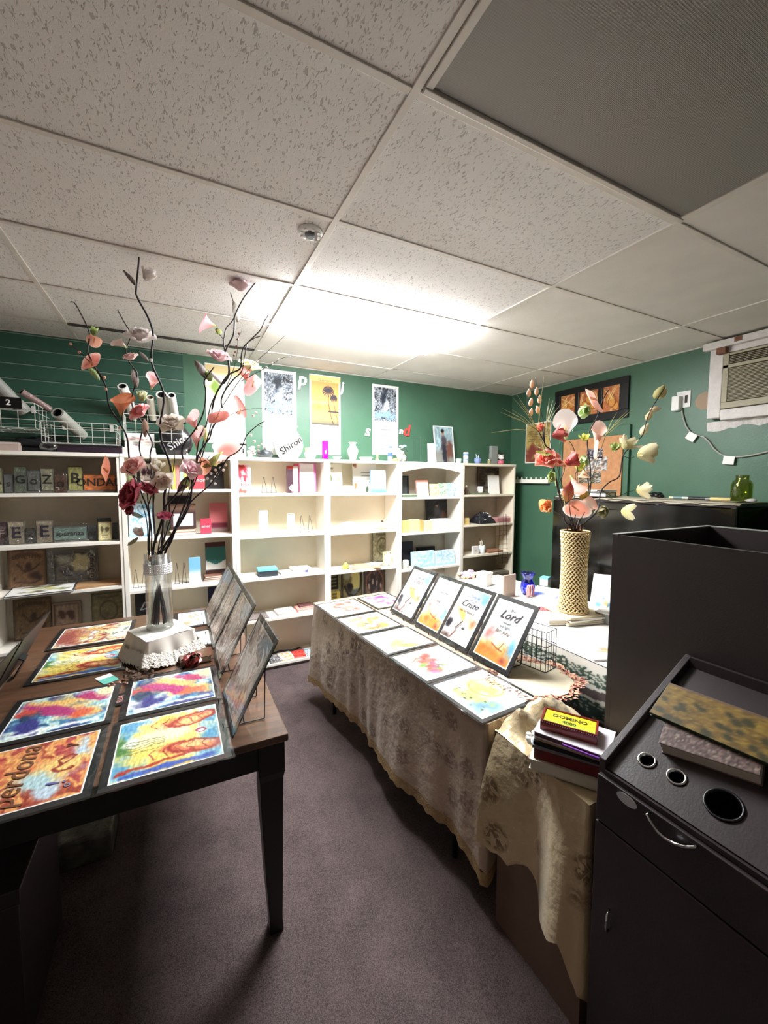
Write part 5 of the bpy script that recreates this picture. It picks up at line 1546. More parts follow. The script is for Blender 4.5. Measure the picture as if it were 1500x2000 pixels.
def A_cream(U, V):
    img = plain((.95, .95, .91))(U, V)
    img = mixin(img, (V - .86) * 20, (.93, .88, .74))
    img = blob(img, U, V, .25, .72, .16, .06, 0, (.72, .80, .52), .5, .6, 3)
    for kx in range(8): img = stroke(img, U, V, [(.3, .34 - kx * .035), (.85, .35 - kx * .035)], .005, (.75, .75, .74), .6)
    return img


wallposter('cream verse calendar on the green wall behind the pink flowers', 402, 478, 714, 866, A_cream, 30, 60)
wallposter('grey waterfall verse calendar between the flowers and the letter P', 512, 579, 724, 888, A_water(11), letters=[('El Senor es', .0, -.13, .028, (.45, .45, .48), .3), ('mi pastor', .0, -.17, .028, (.45, .45, .48), .3)])
wallposter('orange palm tree sunset calendar on the green wall', 605, 665, 734, 888, A_palm, nx=72, ny=180, letters=[('Guerrero', .0, .325, .035, (.4, .36, .3), 0)])
wallposter('grey waterfall verse calendar at the right of the palm calendar', 727, 778, 753, 888, A_water(29), letters=[('El Senor', .0, -.05, .034, (.35, .35, .38), .3), ('sostiene al', .0, -.10, .030, (.35, .35, .38), .3), ('afligido', .0, -.15, .034, (.35, .35, .38), .3), ('y a los humildes', .0, -.20, .026, (.35, .35, .38), .3), ('levanta', .0, -.245, .03, (.35, .35, .38), .3)])


def wall_letter(ch, px, py, size, col, label, sh=.15, rz=0):
    p = at(px, py, 1, YW - .006)
    o = thing('wall_letter', label, 'letter', (p.x, YW - .001, p.z), axes=((math.cos(rz), 0, math.sin(rz)), (-math.sin(rz), 0, math.cos(rz)), (0, -1, 0)))
    obj('face', text_mb(ch, size, .004, sh, bold=.004, M=T(0, 0, .006)), mat('letter_' + ch, col, .5), o)
wall_letter('p', 590, 741, .17, (.90, .92, .92), 'white letter P on the green wall left of the palm calendar')
wall_letter('j', 668, 756, .13, (.85, .90, .92), 'pale letter J at the right edge of the palm calendar')
wall_letter('s', 717, 842, .15, (.88, .92, .90), 'white letter s low on the green wall', .2)
wall_letter('n', 783, 842, .09, (.80, .86, .90), 'small pale letter n beside the red letter d')
wall_letter('d', 793, 842, .16, (.80, .26, .24), 'red letter d on the green wall', .2)
for px, py, l, rz, lb in ((1383, 723, .05, .8, 'pale scuff line left of the air conditioner'), ):
    pass

# ------------------------------------------------------------------ shelf goods
def xz(px, py, y): p = at(px, py, 1, y); return p.x, p.z


def slabthing(name, label, cat, px0, px1, pyt, z, y, d, col, lean=.12, art=None, nx=24, ny=30, group=None, text=None, tcol=(.95, .95, .95), tsize=None, kind='book', pagecol=None, rz=0.0, matn=None, tshear=0, ty=0.0, frame=None, bevel=.0012):
    """an upright thing standing on a shelf at height z, front face at y"""
    xa, _ = xz(px0, (pyt + 1000) / 2, y); xb, _ = xz(px1, (pyt + 1000) / 2, y); _, zt = xz((px0 + px1) / 2, pyt, y)
    w = xb - xa; h = max(.02, (zt - z - .001) / math.cos(lean))
    o = thing(name, label, cat, ((xa + xb) / 2, y, z + .0008 + d * math.sin(lean) * 0), group=group,
              axes=((math.cos(rz), math.sin(rz), 0), (-math.sin(rz) * math.sin(lean), math.cos(rz) * math.sin(lean), math.cos(lean)), (math.sin(rz) * math.cos(lean), -math.cos(rz) * math.cos(lean), math.sin(lean))))
    cm = mat('cover_%d_%d' % (px0, pyt), col, .45, noise=.04) if matn is None else matn
    if kind == 'book':
        t = min(.003, d * .2)
        mb = MB().box(-w / 2, w / 2, 0, h, -t, 0).box(-w / 2, w / 2, 0, h, -d, -d + t).box(-w / 2, -w / 2 + t, 0, h, -d + t, -t)
        obj('cover', mb, cm, o, bevel=.0006)
        obj('pages', MB().box(-w / 2 + t + .0004, w / 2 - .003, .003, h - .003, -d + t + .0003, -t - .0003), M['page'], o)
    elif kind == 'frame':
        b2 = frame or .014
        mb = MB().box(-w / 2, w / 2, 0, b2, -d, 0).box(-w / 2, w / 2, h - b2, h, -d, 0).box(-w / 2, -w / 2 + b2, b2, h - b2, -d, 0).box(w / 2 - b2, w / 2, b2, h - b2, -d, 0)
        obj('frame', mb, cm, o, bevel=bevel)
        obj('backing', MB().box(-w / 2 + b2, w / 2 - b2, b2, h - b2, -d, -d * .5), M['matboard'], o)
    else:
        obj('body', MB().box(-w / 2, w / 2, 0, h, -d, 0), cm, o, bevel=bevel)
    if art is not None:
        b3 = (frame or .014) if kind == 'frame' else .0015
        zz = -d * .5 + .0006 if kind == 'frame' else .0006
        obj('printed_face', print_mb(w - 2 * b3, h - 2 * b3, art, nx, ny, zz, x0=-w / 2 + b3, y0=b3), M['paint' if px1 < 245 else 'print'], o, colored=True)
    if text:
        ts = tsize or w * .3
        for n_, line in enumerate(text.split('\n')):
            obj('lettering', text_mb(line, ts, .0003, tshear, bold=ts * .012, M=T(0, h * .5 + ty * h - n_ * ts * 1.0 + (len(text.split('\n')) - 1) * ts * .5, .0012)), mat('ink_' + str(px0), tcol, .5), o)
    o['_w'] = w; o['_h'] = h
    return o


def flatthing(name, label, cat, px0, px1, z, y, d, h, col, group=None, rz=0, art=None, kind='box', matn=None, nx=16, ny=16, lidcol=None):
    """something lying on a shelf; d runs back from its front edge at y"""
    pz_ = EYE; xa = at(px0, 1000, 1, y).x; xb = at(px1, 1000, 1, y).x
    # refine with the true height
    p0 = at(px0, 1000 - (z - EYE) * 0, 1, y)
    w = xb - xa
    o = thing(name, label, cat, ((xa + xb) / 2, y + d / 2, z + .0008), rz, group)
    cm = matn or mat('flat_%d_%d' % (px0, int(z * 100)), col, .5, noise=.04)
    if kind == 'book':
        t = min(.0025, h * .2)
        obj('cover', MB().box(-w / 2, w / 2, -d / 2, d / 2, 0, t).box(-w / 2, w / 2, -d / 2, d / 2, h - t, h).box(-w / 2, -w / 2 + t, -d / 2, d / 2, t, h - t), cm, o, bevel=.0006)
        obj('pages', MB().box(-w / 2 + t + .0004, w / 2 - .002, -d / 2 + .002, d / 2 - .002, t + .0002, h - t - .0002), M['page'], o)
    elif kind == 'box':
        obj('body', MB().box(-w / 2, w / 2, -d / 2, d / 2, 0, h * .72), cm, o, bevel=.001)
        obj('lid', MB().box(-w / 2 - .001, w / 2 + .001, -d / 2 - .001, d / 2 + .001, h * .72 + .0003, h), mat('lid_%d' % px0, lidcol or col, .45), o, bevel=.001)
    else:
        r = random.Random(px0); n = max(2, int(h / .004))
        for kx in range(min(n, 6)):
            hh = h / min(n, 6)
            obj('sheet', MB().box(-w / 2, w / 2, -d / 2, d / 2, kx * hh, kx * hh + hh * .85, T(r.uniform(-.004, .004), 0, 0, rz=r.uniform(-.06, .06))), cm, o)
    if art is not None: obj('printed_face', print_mb(w * .97, d * .96, art, nx, ny, h + .0006), M['print'], o, colored=True)
    return o


def easel_small(label, px0, px1, pyt, z, y, col='wire'):
    xa, _ = xz(px0, pyt, y); xb, _ = xz(px1, pyt, y); _, zt = xz((px0 + px1) / 2, pyt, y); h = zt - z; w = xb - xa
    o = thing('wire_easel', label, 'easel', ((xa + xb) / 2, y, z + .0015)); t = .0016
    for s in (-1, 1):
        x = s * w * .30; q = w * .18
        obj('side_wire', MB().tube([(x - q, -.02, .012), (x - q, -.012, .001), (x - q, .02, .001), (x - q * .1, .05, h), (x + q * .1, .05, h), (x + q, .02, .001), (x + q, -.012, .001)], t, 6), M[col], o)
    obj('cross_wire', MB().tube([(-w * .48, .02, .002), (w * .48, .02, .002)], t, 6), M[col], o)


def plaque_art(seed, base, dark, motif=0):
    def f(U, V):
        img = flow(U, V, seed, [base, tuple(v * .86 for v in base), tuple(min(1, v * 1.08) for v in base)], 2, .2)
        e = np.minimum(np.minimum(U, 1 - U), np.minimum(V, 1 - V)); img = mixin(img, (.06 - e) * 25, tuple(v * .62 for v in base))
        if motif == 0:
            img = stroke(img, U, V, [(.15, .80), (.35, .88), (.65, .88), (.85, .80)], .05, tuple(v * .7 for v in base))
            img = blob(img, U, V, .55, .55, .10, .10, 0, dark, .3, .3, seed); img = stroke(img, U, V, [(.25, .62), (.45, .42), (.7, .5), (.85, .62)], .022, dark)
            img = blob(img, U, V, .72, .32, .16, .12, .2, dark, .4, .5, seed + 2, .8)
            img = stroke(img, U, V, [(.15, .3), (.2, .16), (.7, .14), (.85, .2)], .015, dark)
        elif motif == 1:
            img = blob(img, U, V, .3, .62, .16, .14, .4, dark, .3, .5, seed); img = blob(img, U, V, .68, .60, .18, .14, -.4, dark, .3, .5, seed + 1)
            img = stroke(img, U, V, [(.25, .28), (.75, .28)], .02, dark, .7); img = stroke(img, U, V, [(.3, .16), (.7, .16)], .015, dark, .6)
        elif motif == 2:
            img = ring(img, U, V, .5, .5, .26, .26, 0, .10, dark); img = blob(img, U, V, .45, .42, .12, .10, 0, dark, .4, .6, seed, .7)
            img = stroke(img, U, V, [(.2, .9), (.5, .86), (.8, .9)], .03, dark, .7)
        elif motif == 3:
            img = stroke(img, U, V, [(.1, .75), (.3, .9), (.7, .9), (.9, .75), (.9, .3)], .05, tuple(v * .75 for v in base))
            img = blob(img, U, V, .5, .45, .36, .34, 0, dark, .35, .7, seed, .85)
            for kx in range(7): img = blob(img, U, V, .2 + .1 * kx, .35 + .08 * (kx % 3), .04, .09, 0, tuple(v * .55 for v in base) if kx % 2 else (.75, .70, .68), .3, .4, seed + kx)
            img = ring(img, U, V, .5, .45, .42, .40, 0, .06, (.72, .50, .38))
        elif motif == 4:
            img = mixin(img, (.46 - np.abs(V - .62)) * 0, dark)
            img = np.where(((V > .45) & (V < .92) & (U > .05) & (U < .9))[:, None], plain((.23, .21, .20))(U, V), img)
            for kx in range(4): img = stroke(img, U, V, [(.2, .84 - kx * .10), (.7, .84 - kx * .10)], .02, (.66, .62, .50))
            img = np.where(((V < .38) & (V > .05) & (U > .05))[:, None], plain((.80, .74, .46))(U, V), img)
            for kx in range(3): img = stroke(img, U, V, [(.35, .30 - kx * .09), (.7, .30 - kx * .09)], .03, (.50, .44, .24))
        elif motif == 5:
            img = blob(img, U, V, .68, .62, .24, .36, 0, (.86, .82, .62), .15, .2, seed); img = blob(img, U, V, .25, .80, .16, .16, 0, (.72, .72, .66), .3, .4, seed + 1)
            img = stroke(img, U, V, [(.12, .45), (.3, .2), (.6, .16), (.9, .35), (.95, .9)], .035, dark)
            img = blob(img, U, V, .35, .38, .14, .12, 0, dark, .4, .6, seed + 3); img = blob(img, U, V, .65, .26, .16, .08, 0, (.50, .54, .55), .4, .5, seed + 4)
        return img
    return f


def A_leafy(s, cols):
    def f(U, V):
        img = plain((.94, .93, .90))(U, V); r = random.Random(s)
        for kx in range(12):
            c = cols[kx % len(cols)]; x, y = r.choice([(r.uniform(0, .25), r.random()), (r.random(), r.uniform(.85, 1)), (r.random(), r.uniform(0, .15)), (r.uniform(.75, 1), r.random())])
            img = blob(img, U, V, x, y, .10, .06, r.uniform(0, 3), c, .4, .5, s + kx)
        for kx in range(4): img = stroke(img, U, V, [(.35, .7 - kx * .12), (.75, .7 - kx * .12)], .012, (.55, .55, .50), .7)
        return img
    return f


L = [[z + .0 for z in l] for l in LEV]
# --- A: word signs made of tiles
def sign(label, shelfz, y, tiles, base=None, film=None):
    """tiles: (px0, px1, pytop, pybottom, text, face colour, ink colour)"""
    xs_ = [xz(t[0], t[3], y)[0] for t in tiles] + [xz(t[1], t[3], y)[0] for t in tiles]
    x0, x1 = min(xs_), max(xs_)
    o = thing('word_sign', label, 'sign', ((x0 + x1) / 2, y, shelfz + .001))
    zb = 0
    if base:
        bx0 = xz(base[0], 1000, y)[0] - (x0 + x1) / 2; bx1 = xz(base[1], 1000, y)[0] - (x0 + x1) / 2
        obj('base_rail', MB().box(bx0, bx1, -.004, .03, 0, base[2]), mat('sign_base', (.42, .42, .40), .6, noise=.2), o, bevel=.001)
        zb = base[2] + .0004
    for px0, px1, pyt, pyb, tx, col, ink in tiles:
        a = xz(px0, pyb, y)[0] - (x0 + x1) / 2; b_ = xz(px1, pyb, y)[0] - (x0 + x1) / 2; zt = xz((px0 + px1) / 2, pyt, y)[1] - shelfz - .001
        z0 = zb if px0 >= (base[0] - 2 if base else 9999) and px1 <= (base[1] + 3 if base else -1) else 0
        t_ = obj('letter_tile', MB().box(a + .001, b_ - .001, 0, .022, z0, zt), mat('tile_' + tx, tuple(v * .6 for v in col), .6), o, bevel=.002)
        p = print_mb(b_ - a - .010, zt - z0 - .010, lambda U, V, c=col, s=len(tx) + px0: flow(U, V, s, [c, tuple(v * .8 for v in c), tuple(min(1, v * 1.15) for v in c)], 2.5), 14, 14, 0)
        q = MB().add([(v.x + (a + b_) / 2, -.0008, v.y + (z0 + zt) / 2) for v in p.v], p.f, None, p.c)
        obj('tile_face', q, M['paint'], t_, colored=True)
        if tx.strip():
            ts = min((zt - z0) * (.95 if len(tx) == 1 else .8), (b_ - a) / max(1, len(tx)) * (1.2 if len(tx) == 1 else 1.9))
            obj('lettering', text_mb(tx, ts, .0006, 0, bold=ts * .016, M=T((a + b_) / 2, -.0022, (z0 + zt) / 2, rx=PI / 2)), mat('ink', ink, .5), t_)
    if film:
        obj('cellophane', MB().grid(lambda u, v: (-(x1 - x0) / 2 * 1.01 + (x1 - x0) * 1.02 * u, -.008 - .004 * math.sin(u * 19) * math.sin(v * 5), v * film), 30, 8), M['crinkle'], o, smooth=True)
    return o


ya = 3.60; dk = (.16, .15, .13)
sign('carved word sign reading GOZO on the top shelf of the leftmost bookcase', L[0][0], ya, [(28, 53, 911, 950, 'G', (.40, .44, .38), dk), (53.5, 79, 919, 946, 'o', (.44, .46, .44), dk), (79.5, 105, 915, 945, 'Z', (.62, .62, .52), dk), (105.5, 131, 926, 950, 'o', (.36, .26, .20), dk)], (53, 105, .012), .15)
sign('carved word sign reading BONDAD on the top shelf of the leftmost bookcase', L[0][0], ya, [(133, 162, 911, 945, 'B', (.55, .54, .34), dk), (162.5, 227, 927, 945, 'ONDAD', (.72, .42, .24), dk)], (133, 227, .014))
sign('partly cut word sign left of the GOZO sign', L[0][0], ya, [(-20, 6, 913, 950, 'A', (.50, .50, .38), dk), (7, 26, 926, 950, 's', (.34, .34, .34), dk)])
sign('carved word sign reading FE on the second shelf of the leftmost bookcase', L[0][1], ya, [(-8, 15, 1021, 1058, 'F', (.25, .16, .18), (.5, .4, .4)), (16, 49, 1019, 1056, 'E', (.60, .56, .48), (.16, .14, .22)), (50, 70, 1032, 1054, 'e', (.28, .28, .26), (.18, .18, .17))], None, .13)
sign('carved word sign reading ESPERANZA on the second shelf of the leftmost bookcase', L[0][1], ya, [(71, 104, 1017, 1054, 'E', (.60, .56, .48), (.16, .14, .22)), (104.5, 170, 1029, 1050, 'speranza', (.50, .60, .56), (.22, .24, .24))], (104, 170, .012), .14)
sign('dark grey wrapped word sign at the right of the ESPERANZA sign', L[0][1], ya + .02, [(171, 190, 1026, 1048, 'nz', (.32, .35, .34), (.2, .2, .2)), (191, 218, 1012, 1046, 'a', (.26, .28, .28), (.18, .18, .18)), (219, 231, 1022, 1045, 'C', (.30, .30, .28), (.15, .15, .15))], None, .12)
slabthing('card', 'small cream card with a figure in front of the grey word sign', 'card', 190, 216, 1020, L[0][1], 3.555, .006, (.80, .76, .58), .15, plaque_art(3, (.80, .76, .58), (.35, .33, .22), 1))
slabthing('plaque', 'brown burlap plaque with arched lettering on the third shelf of the leftmost bookcase', 'plaque', 8, 84, 1074, L[0][2], 3.70, .016, (.42, .32, .24), .10, plaque_art(5, (.50, .38, .28), (.24, .17, .15), 0), kind='slab', text='LOVE IS IN', tsize=.035, tcol=(.30, .20, .15), ty=.30)
o = slabthing('photo_album', 'silvery scrolled frame wrapped in clear plastic on the leftmost bookcase', 'frame', 90, 188, 1074, L[0][2], 3.70, .022, (.35, .34, .31), .12, plaque_art(6, (.46, .44, .40), (.22, .18, .24), 5), kind='frame', frame=.03)
w_, h_ = o['_w'], o['_h']
for kx in range(5):
    c_ = [(w_ * .36 + .02 * math.cos(a) * (a / 6), h_ * (.2 + .15 * kx) + .02 * math.sin(a) * (a / 6), .006) for a in np.linspace(.5, 9, 16)]
    obj('scroll_ornament', MB().tube(c_, .0022, 5), mat('pewter', (.62, .60, .55), .3, .8), o)
obj('plastic_wrap', MB().grid(lambda u, v: (-w_ * .52 + w_ * 1.04 * u, h_ * 1.04 * v, .014 + .006 * math.sin(u * 17 + v * 9) * math.sin(v * 13)), 24, 24), M['crinkle'], o, smooth=True)
flatthing('book', 'white picture book with navy edge jutting over the third shelf', 'book', -10, 128, L[0][2], 3.44, .30, .012, (.12, .16, .22), art=lambda U, V: A_pale(8, [(.62, .66, .40), (.45, .42, .34), (.85, .84, .6)], 12, .2, .9)(U, V), kind='book', rz=.10)
flatthing('paper_stack', 'tan wrapped sheets beside the white picture book', 'paper stack', 135, 226, L[0][2], 3.52, .2, .014, (.66, .52, .38), kind='sheets', rz=.12)
slabthing('plaque', 'brown burlap plaque with arched lettering on the fourth shelf of the leftmost bookcase', 'plaque', 16, 92, 1170, L[0][3], 3.72, .016, (.40, .30, .22), .08, plaque_art(7, (.44, .35, .24), (.22, .16, .12), 0), kind='slab', text='LOVE IS IN', tsize=.033, tcol=(.26, .18, .12), ty=.36)
slabthing('plaque', 'small framed plaque with two winged figures beside the lower burlap plaque', 'plaque', 94, 152, 1178, L[0][3], 3.72, .018, (.50, .42, .34), .08, plaque_art(9, (.58, .50, .42), (.30, .20, .18), 1), kind='frame', frame=.012)
slabthing('plaque', 'olive plaque with a round stamp at the right of the fourth shelf', 'plaque', 172, 240, 1158, L[0][3], 3.73, .014, (.48, .44, .32), .08, plaque_art(10, (.52, .48, .36), (.34, .30, .25), 2), kind='slab')
slabthing('book', 'red book standing on the bottom shelf of the leftmost bookcase', 'book', -6, 34, 1308, L[0][4], 3.55, .03, (.60, .12, .16), .1)
slabthing('book', 'dark book lying against the red book on the bottom shelf', 'book', -40, -8, 1312, L[0][4], 3.56, .03, (.14, .10, .10), .1)
# top of A
ZT = 1.827
flatthing('carton', 'flat pinkish white carton on top of the leftmost bookcase', 'box', -30, 44, ZT, 3.52, .2, .055, (.72, .64, .60), lidcol=(.78, .72, .68))
o = thing('garment', 'heap of black cloth on top of the leftmost bookcase', 'cloth', (at(75, 870, 1, 3.68).x, 3.68, ZT + .001))
obj('cloth_heap', MB().grid(lambda u, v: ((u - .5) * .42, (v - .5) * .2, .10 * math.sin(PI * u) ** .6 * math.sin(PI * v) ** .6 * (1 + .25 * math.sin(u * 19) * math.sin(v * 11)) + .001), 26, 16), mat('black_fleece', (.09, .09, .10), .95, bump=.5), o, smooth=True)
obj('fold', MB().tube([(-.17, -.09, .02), (-.05, -.1, .055), (.08, -.098, .05), (.18, -.09, .015)], [.01, .016, .016, .01], 8), mat('black_fleece2', (.10, .10, .11), .95), o, smooth=True)
o = thing('glass_bowl', 'clear glass bowl on top of the leftmost bookcase', 'bowl', (at(97, 870, 1, 3.56).x, 3.56, ZT + .001))
obj('bowl_wall', MB().lathe([(.03, .001), (.055, .012), (.065, .035), (.055, .055), (.052, .055), (.061, .035), (.052, .015), (.001, .006)], 26, cap=False), M['glass'], o, smooth=True)
obj('bowl_foot', MB().lathe([(.001, 0), (.03, 0), (.03, .004), (.001, .004)], 20), M['glass'], o)
flatthing('carton', 'long black and purple carton under the wire baskets', 'box', 118, 244, ZT, 3.53, .2, .055, (.16, .10, .15), lidcol=(.11, .10, .11))

# wire baskets on the slatwall
def basket(label, x0, x1, y0, y1, z0, z1, nx, nz, slope=.0):
    o = thing('wire_basket', label, 'basket', ((x0 + x1) / 2, y1, z0)); w, d, h = (x1 - x0) / 2, y1 - y0, z1 - z0
    r = .0028; q = .0017
    mb = MB()
    fy = -d; zt = h * (1 - slope)
    mb.tube([(-w, 0, h), (-w, fy, zt), (w, fy, zt), (w, 0, h), (-w, 0, h)], r, 6)
    obj('rim_wire', mb, M['wire_white'], o)
    mb = MB()
    for kx in range(nx + 1):
        x = -w + 2 * w * kx / nx; mb.tube([(x, fy, zt), (x, fy, 0), (x, 0, 0)], q, 5)
    for kx in range(1, nz + 1):
        z = zt * (1 - kx / nz); mb.tube([(-w, 0, z), (-w, fy, z), (w, fy, z), (w, 0, z)], q, 5)
    for kx in range(1, 4):
        y = fy * kx / 4
        for s in (-1, 1): mb.tube([(s * w, y, h + (zt - h) * kx / 4), (s * w, y, 0)], q, 5)
        mb.tube([(-w, y, 0), (w, y, 0)], q, 5)
    mb.tube([(-w, 0, 0), (w, 0, 0)], q, 5)
    obj('wire_mesh', mb, M['wire_white'], o)
    mb = MB()
    for s in (-.7, .7): mb.box(s * w - .012, s * w + .012, -.004, .0, h - .02, h + .03)
    obj('wall_hook', mb, M['wire_white'], o)
    return o
Yb = YW - .022
def bx(px, y): return at(px, 830, 1, y).x
basket('large white wire basket on the slatwall at the left edge', -1.40, bx(72, 3.45), 3.42, Yb, 1.97, 2.13, 7, 3, .0)
basket('white wire basket with the grey tube on the slatwall', bx(80, 3.45), bx(226, 3.45), 3.45, Yb, 1.885, 2.025, 6, 3, 0)
basket('white wire basket full of paper rolls on the slatwall', bx(240, 3.52), bx(356, 3.60), 3.56, Yb, 1.93, 2.12, 5, 3, 0)
def roll(label, a, b_, r, col, hole=(.05, .06, .06), shine=None):
    a, b_ = Vector(a), Vector(b_); d = (b_ - a); Lh = d.length
    o = thing('paper_roll', label, 'paper roll', tuple(a), axes=(d.orthogonal(), d.cross(d.orthogonal()), d))
    obj('outer_wrap', MB().lathe([(r, 0), (r, Lh), (r * .72, Lh), (r * .72, Lh * .55), (.001, Lh * .55), (.001, 0.0)], 22, cap=False), mat('roll', col, .5), o, smooth=False)
    obj('hollow_core', MB().lathe([(r * .70, Lh * .56), (r * .70, Lh - .001), (.69 * r, Lh - .001), (.69 * r, Lh * .57), (.001, Lh * .57)], 18, cap=False), mat('roll_in', hole, .8), o)
    if shine: obj('plastic_wrap', MB().lathe([(r * 1.05, 0), (r * 1.05, Lh * 1.02)], 18, cap=False), M['crinkle'], o, smooth=True)
    return o
def pt(px, py, y): return tuple(at(px, py, 1, y))
roll('big grey paper roll in the large wire basket at the left edge', pt(50, 805, 3.62), pt(-28, 728, 3.50), .040, (.58, .58, .55))
roll('clear wrapped pinkish roll between the two left wire baskets', pt(98, 800, 3.66), pt(42, 765, 3.56), .022, (.66, .52, .50), shine=1)
roll('grey tube with dark open end poking out of the second wire basket', pt(160, 850, 3.72), pt(112, 806, 3.46), .038, (.62, .62, .58))
roll('white roll leaning left in the right wire basket', pt(262, 812, 3.75), pt(239, 754, 3.53), .033, (.90, .89, .86))
roll('short white roll in the middle of the right wire basket', pt(299, 818, 3.75), pt(293, 776, 3.58), .026, (.88, .86, .80), hole=(.5, .45, .38))
roll('thick white roll with black opening in the right wire basket', pt(322, 815, 3.75), pt(316, 771, 3.56), .040, (.86, .85, .82))
roll('slim white roll at the right end of the right wire basket', pt(343, 818, 3.74), pt(335, 772, 3.50), .028, (.90, .89, .86), hole=(.16, .18, .22))
o = thing('number_sign', 'black plate with white number 2 on the large wire basket', 'sign', pt(12, 786, 3.408), axes=((1, 0, 0), (0, 0, 1), (0, -1, 0)))
obj('plate', MB().box(-.075, .075, -.035, .035, -.003, .001), M['black'], o)
obj('lettering', text_mb('2', .05, .0003, bold=.001, M=T(.01, 0, .0022)), M['white'], o)

# --- top of the other units
def at_top(px, y=3.62): return at(px, 890, 1, y).x
def lath(name, label, cat, px, y, z, prof, m, n=26, extra=None):
    o = thing(name, label, cat, (at(px, 880, 1, y).x, y, z + .001))
    obj('body', MB().lathe(prof, n, cap=True), m, o, smooth=True)
    return o
flatthing('paper_stack', 'stack of white printed sheets on the bookcase behind the black heart vase', 'paper stack', 243, 308, ZT, 3.55, .2, .05, (.90, .88, .86), kind='sheets')
slabthing('card', 'white printed page standing on the sheets behind the flowers', 'card', 246, 304, 846, ZT + .052, 3.70, .006, (.92, .90, .86), .1, A_pale(14, [(.90, .62, .62), (.66, .66, .64)], 8), kind='slab')
def heartvase(label, px, pyt, y, col, ink, txt, wpx, dark):
    x, zt = xz(px, pyt, y); h = zt - ZT; w = (xz(px + wpx / 2, pyt, y)[0] - xz(px - wpx / 2, pyt, y)[0]) / 2
    o = thing('heart_vase', label, 'vase', (x, y, ZT + .001))
    vs = []; n = 30; m = 12
    def hs(u, v):
        a = 2 * PI * u; t = v
        ww = w * (math.sin(PI * min(1, t * .80 + .16)) ** .75 if t < .93 else math.sin(PI * (.93 * .80 + .16)) ** .75 * (1 - (t - .93) / .07 * .35))
        return (ww * math.cos(a), .42 * ww * math.sin(a), h * t)
    mb = MB().grid(hs, 30, 22); mb.f.append(tuple(i * 23 for i in range(30)))
    obj('body', mb, mat('heart_' + txt, col, .25, coat=.5), o, smooth=True)
    def fr(mbx): return mbx
    t = text_mb(txt, h * .30, .0015, .1, bold=h * .004, M=T(0, 0, 0, rz=.62))
    obj('lettering', MB().add([(v.x + .01, -.42 * w * math.sqrt(max(.0, 1 - min(.98, (v.x / w) ** 2))) - .0035, v.y + h * .40) for v in t.v], t.f), mat('hink_' + txt, ink, .4), o)
    obj('mouth_rim', MB().tube([(w * .62 * math.cos(a), .26 * w * math.sin(a), h + .001) for a in np.linspace(0, 2 * PI, 25)], .005, 6, cap=False), mat('heart_' + txt + 'r', col, .25), o, smooth=True)
heartvase('black heart vase lettered in white on the bookcase behind the flowers', 343, 826, 3.64, (.12, .11, .12), (.93, .93, .93), 'Shiro', 66, True)
heartvase('white heart vase lettered in black between the two calendars', 563, 833, 3.62, (.93, .93, .91), (.20, .19, .19), 'Shiron', 58, False)
flatthing('book', 'dark red book lying on the bookcase behind the pink calla', 'book', 388, 424, ZT, 3.58, .12, .035, (.60, .30, .32), kind='book')
lath('figurine', 'small silver bell figurine beside the black heart vase', 'figurine', 364, 3.54, ZT, [(.016, 0), (.014, .01), (.007, .03), (.010, .036), (.007, .046), (.001, .050)], M['chrome'], 14)
lath('glass_dish', 'green glass cone dish on the bookcase right of the pink flowers', 'dish', 438, 3.62, ZT, [(.03, 0), (.028, .004), (.004, .012), (.004, .025), (.075, .062), (.073, .065), (.002, .03)], mat('green_dish', (.55, .66, .56), .2, coat=.5))
o = lath('mug', 'white and black patterned candle mug on the bookcase', 'mug', 472, 3.58, ZT, [(.030, 0), (.034, .01), (.034, .10), (.030, .102), (.030, .02), (.001, .02)], M['shelf'])
mb = MB()
for kx in range(14):
    a = 2 * PI * kx / 14; mb.ball((.035 * math.cos(a), .035 * math.sin(a), .103), .009, 5)
    if kx % 2: mb.box(.0335, .0355, -.006, .006, .03, .07, T(rz=a))
obj('black_beads', mb, M['black'], o, smooth=True)
o = thing('seashell', 'pile of white shells beside the black and white mug', 'shell', (at(491, 880, 1, 3.60).x, 3.60, ZT))
mb = MB()
for kx in range(9): mb.ball((RND.uniform(-.02, .02), RND.uniform(-.02, .02), .015 + kx * .009), .016, 6, sq=(1.3, 1, .7))
obj('shells', mb, M['shelf'], o, smooth=True)
obj('shell_base', MB().lathe([(.001, 0), (.034, 0), (.03, .006), (.001, .006)], 18), M['shelf'], o)
o = lath('covered_dish', 'grey pewter covered dish with a knob on the bookcase', 'dish', 517, 3.60, ZT, [(.045, 0), (.062, .012), (.072, .032), (.068, .036), (.001, .036)], mat('pewter2', (.34, .36, .37), .3, .7))
obj('lid', MB().lathe([(.070, .037), (.055, .056), (.02, .070), (.008, .074), (.012, .086), (.001, .094)], 26), mat('pewter3', (.38, .40, .41), .25, .8), o, smooth=True)
o = lath('cup', 'round white jar with yellow cloth band on the bookcase', 'jar', 606, 3.60, ZT, [(.028, 0), (.050, .025), (.052, .055), (.040, .075), (.036, .085), (.001, .085)], M['ceramic'] if False else mat('milk_jar', (.88, .92, .90), .2, coat=.5))
obj('yellow_band', MB().lathe([(.041, .074), (.047, .080), (.046, .098), (.030, .102), (.001, .100)], 20), mat('yellow_cloth', (.92, .88, .50), .8), o, smooth=True)
obj('lettering', text_mb('Oil', .022, .0004, M=T(-.004, -.0535, .045, rx=PI / 2)), mat('teal_ink', (.5, .64, .66), .5), o)
o = thing('glass_vase', 'tall magenta glass cylinder in front of the palm calendar', 'vase', (at(635, 870, 1, 3.60).x, 3.60, ZT))
